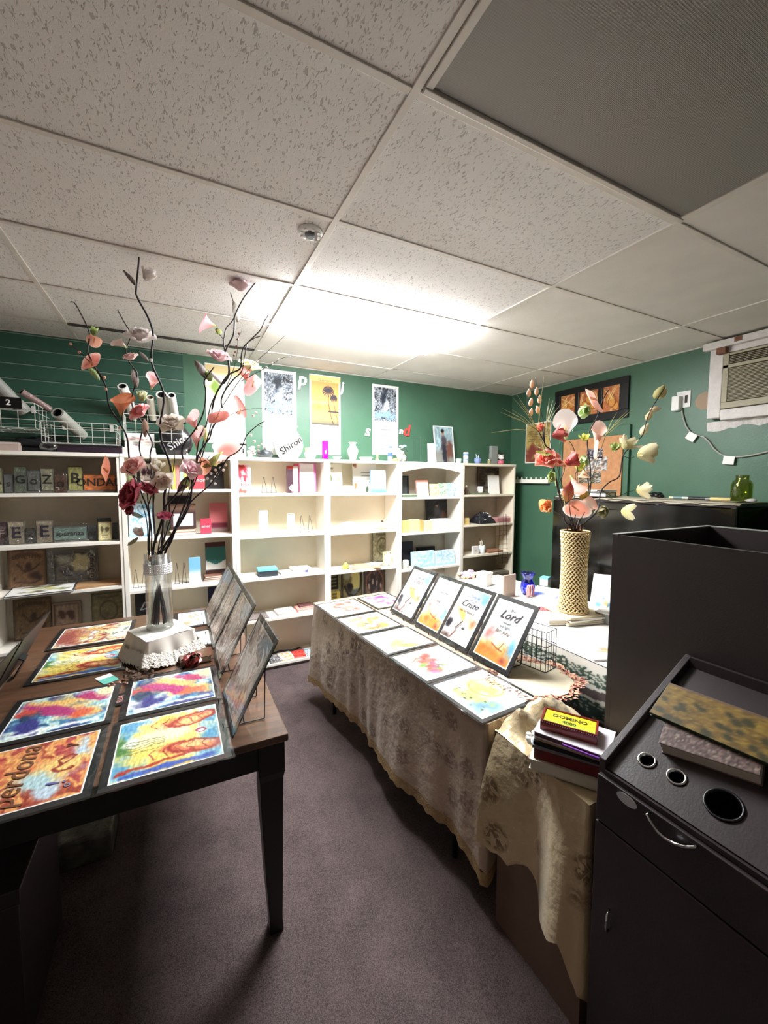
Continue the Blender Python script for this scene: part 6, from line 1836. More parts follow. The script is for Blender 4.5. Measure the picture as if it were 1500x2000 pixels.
obj('glass_wall', MB().lathe([(.030, .003), (.030, .172), (.0275, .172), (.0275, .01), (.001, .01)], 24, cap=False), M['pinkglass'], o, smooth=True)
obj('colored_core', MB().lathe([(.024, .011), (.024, .15), (.001, .15)], 20), mat('magenta_wax', (.93, .62, .90), .5), o)
obj('glass_foot', MB().lathe([(.001, 0), (.031, 0), (.031, .003), (.001, .003)], 20), M['pinkglass'], o)
o = lath('cup', 'tiny white open dish right of the magenta glass', 'dish', 658, 3.58, ZT, [(.022, 0), (.030, .012), (.040, .030), (.037, .030), (.02, .010), (.001, .008)], M['shelf'])
obj('pink_dots', MB().ball((-.022, -.024, .016), .006, 5).ball((.012, -.03, .016), .006, 5), mat('pink_dot', (.80, .55, .55), .5), o)
def vcol(i, j):
    r = random.Random(i * 31 + j // 2); return r.choice([(.92, .90, .86), (.90, .88, .82), (.93, .85, .55), (.80, .66, .50), (.80, .84, .86), (.88, .70, .66)]) if 1 < i < 9 else (.92, .91, .88)
o = thing('ceramic_vase', 'painted ceramic vase with frilled rim on the bookcase', 'vase', (at(689, 870, 1, 3.60).x, 3.60, ZT + .001))
pr = [(.026, 0), (.036, .03), (.046, .06), (.051, .085), (.048, .105), (.034, .125), (.026, .138), (.025, .148), (.036, .162), (.032, .160), (.001, .14)]
obj('body', MB().lathe(pr, 28, colf=vcol), M['ceramic'], o, smooth=True, colored=True)
obj('frilled_rim', MB().tube([((.036 + .003 * math.sin(a * 8)) * math.cos(a), (.036 + .003 * math.sin(a * 8)) * math.sin(a), .163) for a in np.linspace(0, 2 * PI, 49)], .003, 5, cap=False), M['shelf'], o)
o = lath('lace_dish', 'low white lace edged dish beside the painted vase', 'dish', 715, 3.58, ZT, [(.04, 0), (.055, .014), (.062, .026), (.058, .026), (.05, .012), (.001, .01)], M['shelf'])
mb = MB()
for kx in range(20):
    a = 2 * PI * kx / 20; mb.ball((.060 * math.cos(a), .060 * math.sin(a), .027), .008, 5, sq=(1, 1, .6))
obj('scalloped_edge', mb, mat('pale_green_glaze', (.78, .86, .80), .4), o, smooth=True)
o = thing('figurine', 'small figurine with grass blades on the bookcase', 'figurine', (at(737, 880, 1, 3.58).x, 3.58, ZT))
mb = MB()
for kx in range(8): a = kx * .8; mb.tube([(.004 * math.cos(a), .004 * math.sin(a), 0), (.01 * math.cos(a), .01 * math.sin(a), .08), (.03 * math.cos(a), .02 * math.sin(a), .12 + .02 * (kx % 3))], [.0025, .002, .0008], 5)
obj('grass_blades', mb, mat('straw_green', (.72, .72, .45), .7), o)
obj('base', MB().lathe([(.001, 0), (.022, 0), (.018, .02), (.001, .024)], 14), mat('brown_base', (.66, .56, .42), .6), o)
o = lath('bottle', 'blue and white porcelain bottle on the bookcase', 'bottle', 762, 3.60, ZT, [(.022, 0), (.025, .01), (.025, .09), (.014, .11), (.012, .135), (.017, .142), (.001, .145)], mat('porcelain', (.90, .91, .94), .2, coat=.5))
obj('blue_band', MB().lathe([(.0256, .045), (.0256, .085), (.0252, .085), (.0252, .045)], 22, cap=False), mat('cobalt', (.30, .40, .72), .3), o)
obj('blue_cap', MB().lathe([(.018, .132), (.018, .146), (.001, .150)], 16), mat('cobalt', (.35, .45, .74), .3), o)
o = thing('trinket_basket', 'little gold basket of trinkets on the bookcase', 'basket', (at(772, 890, 1, 3.55).x, 3.545, ZT))
obj('basket_body', MB().lathe([(.03, 0), (.036, .018), (.032, .018), (.001, .006)], 20, cap=False), mat('gold_wire', (.72, .60, .38), .4, .5), o)
mb = MB()
for kx in range(10): mb.ball((RND.uniform(-.022, .022), RND.uniform(-.02, .02), .022), .008, 5, col=RND.choice([(.85, .8, .6), (.75, .55, .4), (.9, .9, .88)]))
obj('trinkets', mb, M['matte'], o, colored=True)
o = thing('gift_bag', 'clear bag of white tissue with a pale blue bow on the bookcase', 'bag', (at(786, 880, 1, 3.62).x, 3.63, ZT))
mb = MB(); r = random.Random(12)
for kx in range(26): mb.ball((r.uniform(-.04, .04), r.uniform(-.02, .02), r.uniform(.015, .12)), r.uniform(.014, .022), 5)
obj('tissue_fill', mb, M['shelf'], o, smooth=True, kind='stuff')
obj('clear_film', MB().grid(lambda u, v: ((.062 + .006 * math.sin(u * 40)) * math.cos(2 * PI * u) * (1 - .25 * v), .04 * math.sin(2 * PI * u), .002 + v * .15), 30, 8), M['crinkle'], o, smooth=True)
obj('bow', MB().ball((-.02, -.02, .155), .015, 6, sq=(1.6, .6, .8)).ball((.018, -.02, .158), .015, 6, sq=(1.6, .6, .8)), mat('pale_blue_bow', (.72, .88, .92), .6), o, smooth=True)
o = thing('wire_rack', 'dark ribbed wire rack on the bookcase left of the framed photo', 'rack', (at(814, 870, 1, 3.70).x, 3.70, ZT))
mb = MB()
for kx in range(16): mb.tube([(-.045, 0, .01 + kx * .017), (.045, 0, .01 + kx * .017)], .0013, 5)
for x in (-.045, .045): mb.tube([(x, 0, 0), (x, 0, .27)], .0022, 5)
obj('rungs', mb, mat('grey_wire', (.30, .36, .36), .4, .4), o)
obj('foot', MB().box(-.05, .05, -.02, .02, 0, .004), mat('grey_foot', (.30, .36, .36), .4), o)
slabthing('card', 'white folded card behind the little bottle on the bookcase', 'card', 836, 851, 866, ZT, 3.68, .01, (.90, .90, .88), .06, kind='slab', text='~~~', tsize=.02, tcol=(.7, .7, .7), ty=.1)
lath('bottle', 'tiny clear bottle with dark neck in front of the framed photo', 'bottle', 839, 3.54, ZT, [(.009, 0), (.010, .012), (.004, .022), (.004, .034), (.001, .035)], M['shelf'], 12)
def art_portrait(seed, sky, dark):
    def f(U, V):
        img = flow(U, V, seed, [sky, tuple(v * .85 for v in sky)], 1.5)
        img = mixin(img, (.45 - V) * 5, (.62, .62, .60))
        img = blob(img, U, V, .80, .35, .16, .28, 0, (.55, .42, .38), .3, .4, seed)
        img = blob(img, U, V, .48, .55, .14, .26, 0, (.42, .40, .42), .3, .3, seed + 1)
        img = blob(img, U, V, .46, .84, .07, .07, 0, (.70, .58, .50), .2, .1, seed + 2); img = blob(img, U, V, .45, .89, .09, .05, 0, dark, .3, .2, seed + 3)
        return blob(img, U, V, .5, .22, .12, .26, 0, (.30, .30, .34), .3, .2, seed + 4)
    return f
slabthing('framed_photo', 'large white bordered photo of a standing person on the bookcase', 'photo frame', 851, 889, 831, ZT, 3.66, .012, (.88, .88, .86), .14, art_portrait(3, (.72, .80, .82), (.2, .18, .18)), kind='frame', frame=.010, nx=40, ny=60)
lath('cup', 'green and white mug right of the framed photo', 'mug', 896, 3.62, ZT, [(.022, 0), (.028, .01), (.032, .05), (.029, .05), (.001, .01)], mat('pale_green', (.72, .84, .78), .3, coat=.5))
o = lath('cup', 'tall white cylinder cup with blue pattern on the bookcase', 'cup', 910, 3.60, ZT, [(.026, 0), (.028, .01), (.028, .12), (.025, .12), (.001, .02)], mat('white_glaze', (.88, .89, .92), .2, coat=.5))
obj('blue_band', MB().lathe([(.0286, .085), (.0286, .105), (.0282, .105), (.0282, .085)], 22, cap=False), mat('blue_glaze', (.5, .58, .82), .3), o)
obj('blue_band', MB().lathe([(.0286, .03), (.0286, .05), (.0282, .05), (.0282, .03)], 22, cap=False), mat('blue_glaze', (.6, .66, .84), .3), o)
o = lath('cup', 'blue and white pot holding paint brushes on the bookcase', 'pot', 933, 3.60, ZT, [(.020, 0), (.030, .01), (.038, .04), (.034, .062), (.031, .062), (.001, .01)], mat('delft', (.52, .60, .82), .25, coat=.5))
for kx, (a, b_) in enumerate(((-.03, .105), (-.008, .09), (.016, .085), (.032, .095))):
    obj('brush', MB().tube([(a * .3, 0, .02), (a, .01 * (kx - 1), b_)], [.002, .0028], 6), mat('white_brush', (.9, .92, .93), .4), o)
o = thing('bottle', 'clear slim bottle with dried contents on the cream bookcase', 'bottle', (at(956, 880, 1, 3.60).x, 3.60, ZT))
obj('glass_body', MB().lathe([(.02, .001), (.024, .01), (.024, .06), (.008, .09), (.007, .14), (.010, .145), (.001, .145)], 20), M['glass'], o, smooth=True)
obj('contents', MB().lathe([(.001, .004), (.020, .004), (.020, .05), (.001, .055)], 16), mat('dried_contents', (.66, .62, .45), .8, noise=.4, nscale=60), o)
slabthing('carton', 'grey upright carton beside the pink figurine mug', 'box', 959, 971, 871, ZT, 3.68, .04, (.56, .58, .57), .0, kind='slab')
o = lath('mug', 'rose pink mug under the white toy figurine', 'mug', 979, 3.58, ZT, [(.030, 0), (.034, .01), (.034, .045), (.031, .045), (.001, .01)], mat('rose_glaze', (.78, .38, .45), .25, coat=.5))
o2 = thing('figurine', 'white plush animal figurine in the rose pink mug', 'figurine', (at(979, 880, 1, 3.58).x, 3.58, ZT + .048))
mb = MB().ball((0, 0, .032), .030, 8).ball((0, -.026, .022), .014, 6)
obj('head', mb, mat('plush', (.88, .85, .84), .9, bump=.4), o2, smooth=True)
obj('ears', MB().ball((-.03, 0, .055), .011, 6).ball((.03, 0, .055), .011, 6), mat('plush_ear', (.80, .70, .68), .9), o2, smooth=True)
obj('eyes', MB().ball((-.011, -.028, .040), .0035, 5).ball((.011, -.028, .040), .0035, 5), M['black'], o2)

# --- unit B
yb = 3.60
slabthing('framed_photo', 'black and white floral print frame behind the pale roses', 'photo frame', 268, 306, 900, L[1][0], 3.70, .012, (.14, .12, .13), .1, plaque_art(18, (.86, .84, .83), (.35, .22, .30), 1), kind='frame', frame=.018)
for px0, px1, pyt, c, lb in ((336, 343, 907, (.86, .78, .36), 'yellow book spine first in the row behind the flowers'), (343.5, 351, 909, (.80, .52, .50), 'rose book spine second in the row behind the flowers'), (351.5, 359, 907, (.62, .72, .66), 'sage book spine third in the row behind the flowers'), (359.5, 367, 905, (.88, .82, .40), 'yellow book spine fourth in the row behind the flowers')):
    xa, xb = xz(px0, 930, 3.58)[0], xz(px1, 930, 3.58)[0]; h_ = xz(px0, pyt, 3.58)[1] - L[1][0]
    o = thing('book', lb, 'book', ((xa + xb) / 2, 3.58, L[1][0] + .001)); w_ = (xb - xa) * .94
    obj('cover', MB().box(-w_ / 2, w_ / 2, 0, .002, 0, h_).box(-w_ / 2, -w_ / 2 + .002, .002, .15, 0, h_).box(w_ / 2 - .002, w_ / 2, .002, .15, 0, h_), mat('spine', c, .5), o)
    obj('pages', MB().box(-w_ / 2 + .0023, w_ / 2 - .0023, .0023, .146, .002, h_ - .004), M['page'], o)
flatthing('book', 'yellow book lying flat behind the pale roses', 'book', 306, 336, L[1][0], 3.58, .14, .02, (.85, .78, .38), kind='book')
slabthing('book', 'red paperback with white lettering on the top shelf behind the flowers', 'book', 377, 400, 920, L[1][0], 3.60, .018, (.78, .22, .26), .08, text='amor', tsize=.045, tcol=(.92, .72, .72))
slabthing('book', 'black book with white page edge beside the red paperback', 'book', 402, 438, 903, L[1][0], 3.66, .02, (.20, .19, .19), .1, lambda U, V: blob(plain((.24, .22, .22))(U, V), U, V, .3, .8, .3, .12, 0, (.45, .38, .38), .4, .3, 2))
slabthing('book', 'light blue picture book under the crimson rose', 'book', 250, 297, 983, L[1][1], 3.62, .016, (.56, .72, .80), .1, lambda U, V: flow(U, V, 33, [(.55, .73, .82), (.90, .93, .94), (.80, .86, .90)], 2))
flatthing('book', 'brown book with orange marks at the bottom of the flat pile', 'book', 332, 381, L[1][1], 3.56, .15, .026, (.55, .36, .26), kind='book')
flatthing('book', 'pale book second from the bottom of the flat pile', 'book', 330, 379, L[1][1] + .028, 3.56, .15, .014, (.70, .62, .52), kind='book')
slabthing('carton', 'brown and white picture box on the flat pile of books', 'box', 332, 382, 984, L[1][1] + .044, 3.60, .05, (.34, .26, .24), .08, lambda U, V: np.where(((V > .12) & (V < .62) & (U > .1) & (U < .9))[:, None], plain((.85, .86, .88))(U, V), mixin(plain((.40, .32, .30))(U, V), (V - .65) * 6, (.62, .52, .46))), kind='slab')
slabthing('book', 'black ledger standing behind the brown picture box', 'book', 329, 372, 968, L[1][1], 3.76, .02, (.16, .16, .17), .0)
slabthing('book', 'dusty pink hardback on the second shelf right side', 'book', 409, 444, 982, L[1][1], 3.66, .03, (.80, .52, .54), .1, lambda U, V: mixin(mixin(plain((.82, .56, .57))(U, V), (.34 - V) * 20, (.55, .28, .36)), (.17 - V) * 20, (.66, .60, .58)))
slabthing('carton', 'small red box in front of the dusty pink hardback', 'box', 391, 412, 1013, L[1][1], 3.58, .02, (.80, .22, .30), .02, text='amor', tsize=.03, tcol=(.92, .75, .78), kind='slab')
easel_small('wire easel left of the glass vase on the third shelf', 258, 286, 1115, L[1][2], 3.58)
easel_small('wire easel right of the glass vase on the third shelf', 340, 364, 1102, L[1][2], 3.58)
slabthing('card', 'light blue card box standing on the third shelf behind the vase', 'card', 367, 390, 1089, L[1][2], 3.57, .012, (.62, .80, .88), .05, lambda U, V: mixin(plain((.60, .78, .88))(U, V), (.55 - V) * 5, (.90, .92, .92)), kind='slab')
slabthing('book', 'teal and white tall book on the brown pile', 'book', 400, 440, 1060, L[1][2] + .045, 3.66, .025, (.42, .26, .24), .16, lambda U, V: np.where((V > .86)[:, None], plain((.45, .28, .28))(U, V), np.where((V - .42 > -.25 * (1 - 2 * np.abs(U - .5)) * .6)[:, None], plain((.36, .60, .58))(U, V), np.where((V > .12)[:, None], plain((.92, .92, .90))(U, V), plain((.40, .30, .28))(U, V)))))
for kx in range(3): flatthing('book', ['lowest brown leather book in the pile beside the blue card', 'middle brown leather book in the pile beside the blue card', 'topmost brown leather book in the pile beside the blue card'][kx], 'book', 394 + kx, 432 - kx, L[1][2] + kx * .0145, 3.57, .12, .0135, (.50, .34, .28), kind='book', rz=.06 * (kx - 1))
slabthing('sign', 'black sign with white script letter D behind the glass vase', 'sign', 259, 293, 1152, L[1][3], 3.62, .012, (.09, .09, .11), .06, kind='slab', text='D', tsize=.085, tcol=(.62, .62, .64), tshear=.5)
slabthing('book', 'navy book at the right end of the fourth shelf', 'book', 404, 432, 1147, L[1][3], 3.64, .02, (.12, .14, .26), .06)

# --- unit C
def A_rosebook(U, V):
    img = plain((.94, .93, .92))(U, V)
    img = blob(img, U, V, .45, .75, .42, .26, -.4, (.88, .34, .40), .35, .5, 3); img = blob(img, U, V, .35, .88, .2, .1, 0, (.66, .30, .26), .4, .5, 4)
    img = blob(img, U, V, .5, .72, .15, .08, -.4, (.96, .72, .72), .4, .6, 5)
    return blob(img, U, V, .3, .08, .35, .08, 0, (.90, .45, .42), .4, .5, 6)
o = slabthing('book', 'boxed bible with red rose cover lettered LA BIBLIA', 'book', 460, 491, 907, L[2][0], 3.57, .05, (.93, .92, .90), .02, A_rosebook, text='LA\nBIBLIA', tsize=.036, tcol=(.24, .18, .19), ty=-.13, nx=30, ny=44)
easel_small('wire easel in the middle of the top shelf of the bare bookcase', 511, 541, 932, L[2][0], 3.58)
o = slabthing('book', 'dark bible with white diamond label and white side', 'book', 562, 583, 910, L[2][0], 3.57, .04, (.36, .26, .30), .03, lambda U, V: np.where((U > .52)[:, None], plain((.93, .91, .89))(U, V), mixin(plain((.38, .28, .32))(U, V), (V - .86) * 20, (.82, .38, .36))), nx=24)
obj('diamond_label', MB().box(-.022, .022, -.022, .022, .0, .0015, T(-.01, .045, .002, rz=PI / 4)), M['white'], o)
o = slabthing('book', 'white bible with pink edges leaning at the right of the top shelf', 'book', 586, 618, 905, L[2][0], 3.60, .035, (.90, .46, .64), .10, lambda U, V: np.where(((U > .88) | (U < .03))[:, None], plain((.88, .52, .80))(U, V), plain((.94, .93, .93))(U, V)), nx=24)
slabthing('book', 'bright pink bible spine leaning behind the white bible', 'book', 576, 590, 906, L[2][0], 3.66, .03, (.86, .34, .48), .10)
o = thing('price_tag', 'small grey ribbon tag at the foot of the dark bible', 'tag', (xz(576, 957, 3.50)[0], 3.505, L[2][0] + .002))
obj('ribbon_loop', MB().tube([(-.02, 0, .002), (0, -.006, .016), (.02, 0, .002)], .004, 6), mat('grey_ribbon', (.62, .60, .60), .5), o)
obj('paper_tag', MB().box(-.016, .016, -.008, -.007, -.018, .002), M['white'], o)
flatthing('carton', 'flat white box with lilac end on the second shelf of the bare bookcase', 'box', 466, 506, L[2][1], 3.53, .13, .026, (.84, .83, .90), lidcol=(.92, .92, .93))
slabthing('carton', 'tall plain white carton standing on the second shelf', 'box', 506, 523, 998, L[2][1], 3.54, .05, (.93, .93, .92), 0, kind='slab')
flatthing('carton', 'flat yellow and white box with blue marks on the second shelf', 'box', 524, 565, L[2][1], 3.53, .13, .026, (.90, .90, .72), lidcol=(.92, .92, .80))
o = slabthing('bottle', 'white pouch tied with a bow on the second shelf', 'pouch', 562, 576, 1004, L[2][1], 3.60, .03, (.92, .91, .88), .1, kind='slab')
obj('bow', MB().ball((-.012, o['_h'], 0), .012, 6, sq=(1.4, .6, .5)).ball((.012, o['_h'], 0), .012, 6, sq=(1.4, .6, .5)), mat('taupe_bow', (.70, .66, .58), .7), o, smooth=True)
easel_small('wire easel at the right of the second shelf of the bare bookcase', 586, 613, 1008, L[2][1], 3.58)
flatthing('paper_stack', 'loose white booklets at the left of the third shelf', 'paper stack', 466, 500, L[2][2], 3.53, .16, .014, (.90, .89, .87), kind='sheets', rz=.1)
o = flatthing('carton', 'turquoise topped black game box on the third shelf', 'box', 503, 541, L[2][2], 3.53, .13, .066, (.20, .23, .25), lidcol=(.45, .78, .82), rz=-.05)
flatthing('carton', 'crumpled white pack beside the turquoise topped box', 'box', 546, 570, L[2][2], 3.53, .1, .022, (.90, .90, .86), rz=.1)
o = flatthing('carton', 'white box with small blue badge on the third shelf', 'box', 570, 606, L[2][2], 3.53, .12, .044, (.92, .91, .92), lidcol=(.92, .91, .90))
obj('badge', MB().box(.03, .055, -.0625, -.0608, .006, .026), mat('blue_badge', (.34, .34, .60), .5), o)
flatthing('paper_stack', 'black and white patterned fabric sheets on the fourth shelf', 'paper stack', 478, 522, L[2][3], 3.52, .18, .010, (.50, .46, .45), kind='sheets', matn=mat('speckled_sheets', (.5, .46, .45), .7, noise=.8, nscale=120), rz=.05)
flatthing('paper_stack', 'plain white sheet left of the white booklet box', 'paper stack', 522, 538, L[2][3], 3.52, .18, .006, (.93, .92, .90), kind='sheets')
flatthing('carton', 'plain white booklet box on the fourth shelf', 'box', 539, 575, L[2][3], 3.52, .15, .03, (.91, .90, .87), rz=.08)
flatthing('book', 'white and red book under the dark one on the fourth shelf', 'book', 580, 615, L[2][3], 3.53, .15, .028, (.88, .60, .56), kind='book')
flatthing('book', 'dark maroon book on top of the white and red one', 'book', 584, 610, L[2][3] + .029, 3.58, .11, .014, (.40, .26, .26), kind='book')
o = thing('strap', 'coiled black strap at the back of the bottom shelf', 'strap', (xz(560, 1262, 3.72)[0], 3.70, L[2][4] + .002))
obj('webbing', MB().tube([(-.14, 0, .012), (-.05, .01, .014), (.05, -.01, .012), (.12, .01, .014), (.13, -.02, .012)], .010, 8), M['black'], o, smooth=True)
obj('buckle', MB().box(.115, .15, -.03, -.008, .0, .012), M['black_rim'], o)
flatthing('magazine', 'orange and white magazine on the bottom shelf', 'magazine', 545, 572, L[2][4], 3.52, .17, .010, (.92, .80, .58), kind='book', art=A_pale(22, [(.92, .66, .30), (.95, .80, .5)], 8), rz=.1)
flatthing('magazine', 'red glossy magazine on the bottom shelf', 'magazine', 572, 596, L[2][4], 3.52, .15, .012, (.82, .26, .26), kind='book', rz=-.05, art=lambda U, V: flow(U, V, 4, [(.84, .28, .28), (.90, .55, .5)], 2))
flatthing('magazine', 'blue and white mountain magazine on the bottom shelf', 'magazine', 598, 626, L[2][4], 3.52, .17, .010, (.82, .86, .92), kind='book', art=lambda U, V: flow(U, V, 6, [(.92, .93, .95), (.62, .72, .86), (.30, .40, .45), (.9, .92, .94)], 1.5))
flatthing('magazine', 'crumpled dark and white leaflet at the left of the bottom shelf', 'magazine', 520, 545, L[2][4], 3.515, .15, .012, (.4, .4, .42), kind='book', rz=.2, art=lambda U, V: flow(U, V, 9, [(.9, .9, .9), (.2, .2, .22)], 2))

# --- unit D
slabthing('card', 'white card with two fir trees on the top shelf', 'card', 640, 669, 906, L[3][0], 3.60, .01, (.92, .91, .86), .08, lambda U, V: blob(blob(blob(blob(plain((.93, .92, .88))(U, V), U, V, .2, .5, .12, .14, .7, (.45, .52, .38), .3, .4, 2), U, V, .78, .46, .14, .16, 0, (.62, .60, .56), .4, .6, 3), U, V, .2, .85, .2, .03, 0, (.68, .62, .56), .4, .4, 4), U, V, .3, .1, .3, .06, 0, (.82, .78, .58), .5, .5, 5), kind='slab')
flatthing('carton', 'white pack with yellow base between the fir card and the leaf board', 'box', 672, 693, L[3][0], 3.56, .08, .065, (.92, .88, .55), lidcol=(.93, .92, .90))
slabthing('plaque', 'white board with a border of dark leaves and a bird', 'plaque', 690, 736, 905, L[3][0], 3.66, .014, (.92, .91, .86), .08, A_leafy(7, [(.40, .46, .44), (.72, .52, .40), (.35, .42, .36), (.62, .66, .60)]), kind='slab', nx=36, ny=40)
slabthing('book', 'cyan and white hardback in front of the leaf board', 'book', 725, 754, 918, L[3][0], 3.56, .02, (.45, .60, .76), .06, lambda U, V: mixin(plain((.90, .93, .94))(U, V), (.45 - V) * 2.5, (.50, .84, .90)))
o = thing('paper_fan', 'white arched paper fan lying on the second shelf', 'fan', (xz(683, 1020, 3.62)[0], 3.62, L[3][1] + .001))
n = 18; vs = []; hw = (xz(719, 1020, 3.62)[0] - xz(649, 1020, 3.62)[0]) / 2
for kx in range(n + 1):
    x = -hw + 2 * hw * kx / n; z = .075 * math.sin(PI * kx / n) ** .8 + .004
    for y in (-.03, .03): vs += [(x, y, 0), (x, y, z)]
fs = []
for kx in range(n):
    q = kx * 4; fs += [(q, q + 4, q + 5, q + 1), (q + 2, q + 3, q + 7, q + 6), (q + 1, q + 5, q + 7, q + 3), (q, q + 2, q + 6, q + 4)]
fs += [(0, 1, 3, 2), (n * 4, n * 4 + 2, n * 4 + 3, n * 4 + 1)]
obj('arch', MB().add(vs, fs), M['shelf'], o); obj('fold_line', MB().tube([(-.03, -.032, .004), (.05, -.032, .012)], .0012, 5), mat('coral_line', (.85, .55, .48), .6), o)
o = thing('figurine', 'orange base figurine with dark flower on a wire stem', 'figurine', (xz(746, 1020, 3.58)[0], 3.58, L[3][1] + .001))
obj('orange_base', MB().lathe([(.001, 0), (.045, 0), (.048, .008), (.03, .016), (.001, .018)], 20), mat('orange_base', (.90, .56, .46), .5), o)
obj('wire_stem', MB().tube([(.012, 0, .016), (.012, 0, .05), (.005, 0, .075), (.022, 0, .11)], .0016, 6), mat('coral_wire', (.78, .48, .40), .4), o)
obj('dark_bloom', MB().ball((.004, 0, .078), .012, 7), mat('dark_bloom', (.25, .2, .22), .6), o, smooth=True)
slabthing('plaque', 'sage plaque with spiral clock motif on the third shelf', 'plaque', 727, 767, 1036, L[3][2], 3.74, .014, (.66, .66, .56), .03, plaque_art(24, (.74, .73, .64), (.50, .48, .38), 2), kind='slab', nx=36, ny=40)
flatthing('paper_stack', 'white papers at the left of the green pear', 'paper stack', 642, 668, L[3][2], 3.53, .14, .012, (.90, .86, .84), kind='sheets', rz=.1)
o = thing('pear', 'green pear ornament on the third shelf', 'pear', (xz(675, 1092, 3.58)[0], 3.58, L[3][2] + .001))
obj('fruit', MB().lathe([(.001, 0), (.020, .004), (.030, .022), (.026, .042), (.015, .056), (.008, .064), (.001, .068)], 20), mat('pear_green', (.66, .76, .34), .35), o, smooth=True)
obj('stem', MB().tube([(0, 0, .066), (.004, 0, .082)], .0016, 5), M['stem'], o)
obj('fallen_half', MB().ball((-.03, -.01, .016), .016, 7), mat('pear_green2', (.70, .80, .40), .35), o, smooth=True)
flatthing('photo', 'brown and white snapshot lying right of the pear', 'photo', 685, 706, L[3][2], 3.52, .12, .006, (.66, .55, .50), kind='sheets', rz=.5)
flatthing('paper_stack', 'tan certificate sheets fanned across the third shelf', 'paper stack', 702, 748, L[3][2], 3.51, .2, .012, (.85, .72, .56), kind='sheets', rz=-.35)
flatthing('paper_stack', 'open white leaflet on the tan certificate sheets', 'paper stack', 722, 750, L[3][2] + .013, 3.56, .12, .008, (.91, .89, .86), kind='sheets', rz=.4)
slabthing('figurine', 'pale green floral ornament at the right of the third shelf', 'ornament', 751, 766, 1078, L[3][2], 3.53, .03, (.78, .80, .66), .1, A_leafy(3, [(.6, .66, .5), (.8, .75, .6)]), kind='slab')
slabthing('plaque', 'black and mustard lettered plaque on the fourth shelf', 'plaque', 641, 664, 1114, L[3][3], 3.68, .014, (.66, .62, .42), .04, plaque_art(26, (.70, .68, .52), (.2, .2, .2), 4), kind='slab', nx=30, ny=44)
slabthing('plaque', 'tall cream plaque with dark scrolled border on the fourth shelf', 'plaque', 668, 708, 1108, L[3][3], 3.72, .016, (.45, .38, .30), .04, plaque_art(27, (.60, .56, .42), (.26, .22, .24), 5), kind='slab', nx=36, ny=44)
slabthing('plaque', 'purple brown nativity style plaque at the right of the fourth shelf', 'plaque', 713, 752, 1104, L[3][3], 3.74, .016, (.40, .34, .34), .04, plaque_art(28, (.62, .56, .52), (.34, .26, .30), 3), kind='slab', nx=36, ny=44)

# --- unit E
slabthing('framed_photo', 'black edged frame at the left of the arched bookcase', 'photo frame', 778, 799, 929, L[4][0], 3.68, .014, (.10, .11, .13), .06, plain((.45, .48, .48)), kind='frame', frame=.016)
flatthing('carton', 'row of small green tins on the top shelf of the arched bookcase', 'box', 786, 815, L[4][0], 3.52, .05, .03, (.35, .42, .33), lidcol=(.66, .72, .60))
slabthing('book', 'pink topped white book on the arched bookcase', 'book', 815, 838, 938, L[4][0], 3.58, .016, (.86, .52, .48), .16, lambda U, V: mixin(mixin(plain((.94, .90, .91))(U, V), (V - .86) * 20, (.90, .58, .52)), (.4 - np.abs(V - .4) * 8), (.90, .66, .78)))
for kx, (px0, px1, c, s, lb) in enumerate(((841, 858, (.86, .84, .62), 3, 'yellow patterned board book'), (858.5, 875, (.68, .80, .70), 5, 'green patterned board book'), (876, 896, (.66, .80, .86), 7, 'light blue board book'))):
    slabthing('book', lb + ' on the arched bookcase', 'book', px0, px1, 945 - kx, L[4][0], 3.57, .014, c, .1, lambda U, V, c=c, s=s: flow(U, V, s, [c, (.92, .93, .90), tuple(v * .8 for v in c)], 2.5))
slabthing('framed_photo', 'black framed dark photo on the second shelf of the arched bookcase', 'photo frame', 834, 880, 975, L[4][1], 3.72, .014, (.13, .12, .13), .08, art_portrait(12, (.32, .34, .36), (.12, .12, .14)), kind='frame', frame=.018, nx=36, ny=40)
for kx, (px0, px1, pyt, c, lb) in enumerate(((786, 800, 1017, (.90, .85, .60), 'first yellow box in the second row of the arched bookcase'), (801, 820, 1015, (.93, .88, .68), 'second yellow box in the second row of the arched bookcase'), (821, 828, 1016, (.82, .72, .52), 'thin tan box after the two yellow boxes'),
        (829, 845, 1017, (.90, .87, .74), 'cream box right of the tan one'), (846, 877, 1013, (.93, .92, .88), 'wide white box below the black framed photo'), (878, 895, 1014, (.92, .91, .88), 'white box at the right end of the second row'))):
    slabthing('carton', lb, 'box', px0, px1, pyt, L[4][1], 3.54, .05, c, .04, kind='slab', art=lambda U, V, c=c, s=kx: flow(U, V, s, [c, tuple(min(1, v * 1.05) for v in c), tuple(v * .92 for v in c)], 2))
slabthing('book', 'dark grey book standing at the left of the third shelf of the arched bookcase', 'book', 788, 808, 1058, L[4][2], 3.66, .02, (.17, .17, .20), .06)
o = lath('jar', 'white ribbed jar before the dark grey book', 'jar', 794, 3.55, L[4][2], [(.028, 0), (.034, .02), (.036, .06), (.030, .082), (.026, .09), (.001, .09)], mat('white_jar', (.84, .84, .80), .3))
for kx, (px0, px1, lb) in enumerate(((808, 851, 'wide pale blue cloud pattern box left of the dark gap'), (853, 890, 'wide pale blue cloud pattern box right of the dark gap'))):
    slabthing('carton', lb, 'box', px0, px1, 1077 - kx * 2, L[4][2], 3.54, .05, (.78, .88, .92), .08, lambda U, V, s=kx: mixin(flow(U, V, s + 4, [(.93, .94, .95), (.70, .86, .92), (.92, .94, .95)], 1.3), (.2 - V) * 4, (.62, .84, .90)), kind='slab', rz=.04)
slabthing('book', 'black book seen behind the pale blue boxes', 'book', 816, 850, 1068, L[4][2], 3.74, .03, (.12, .12, .13), .0)
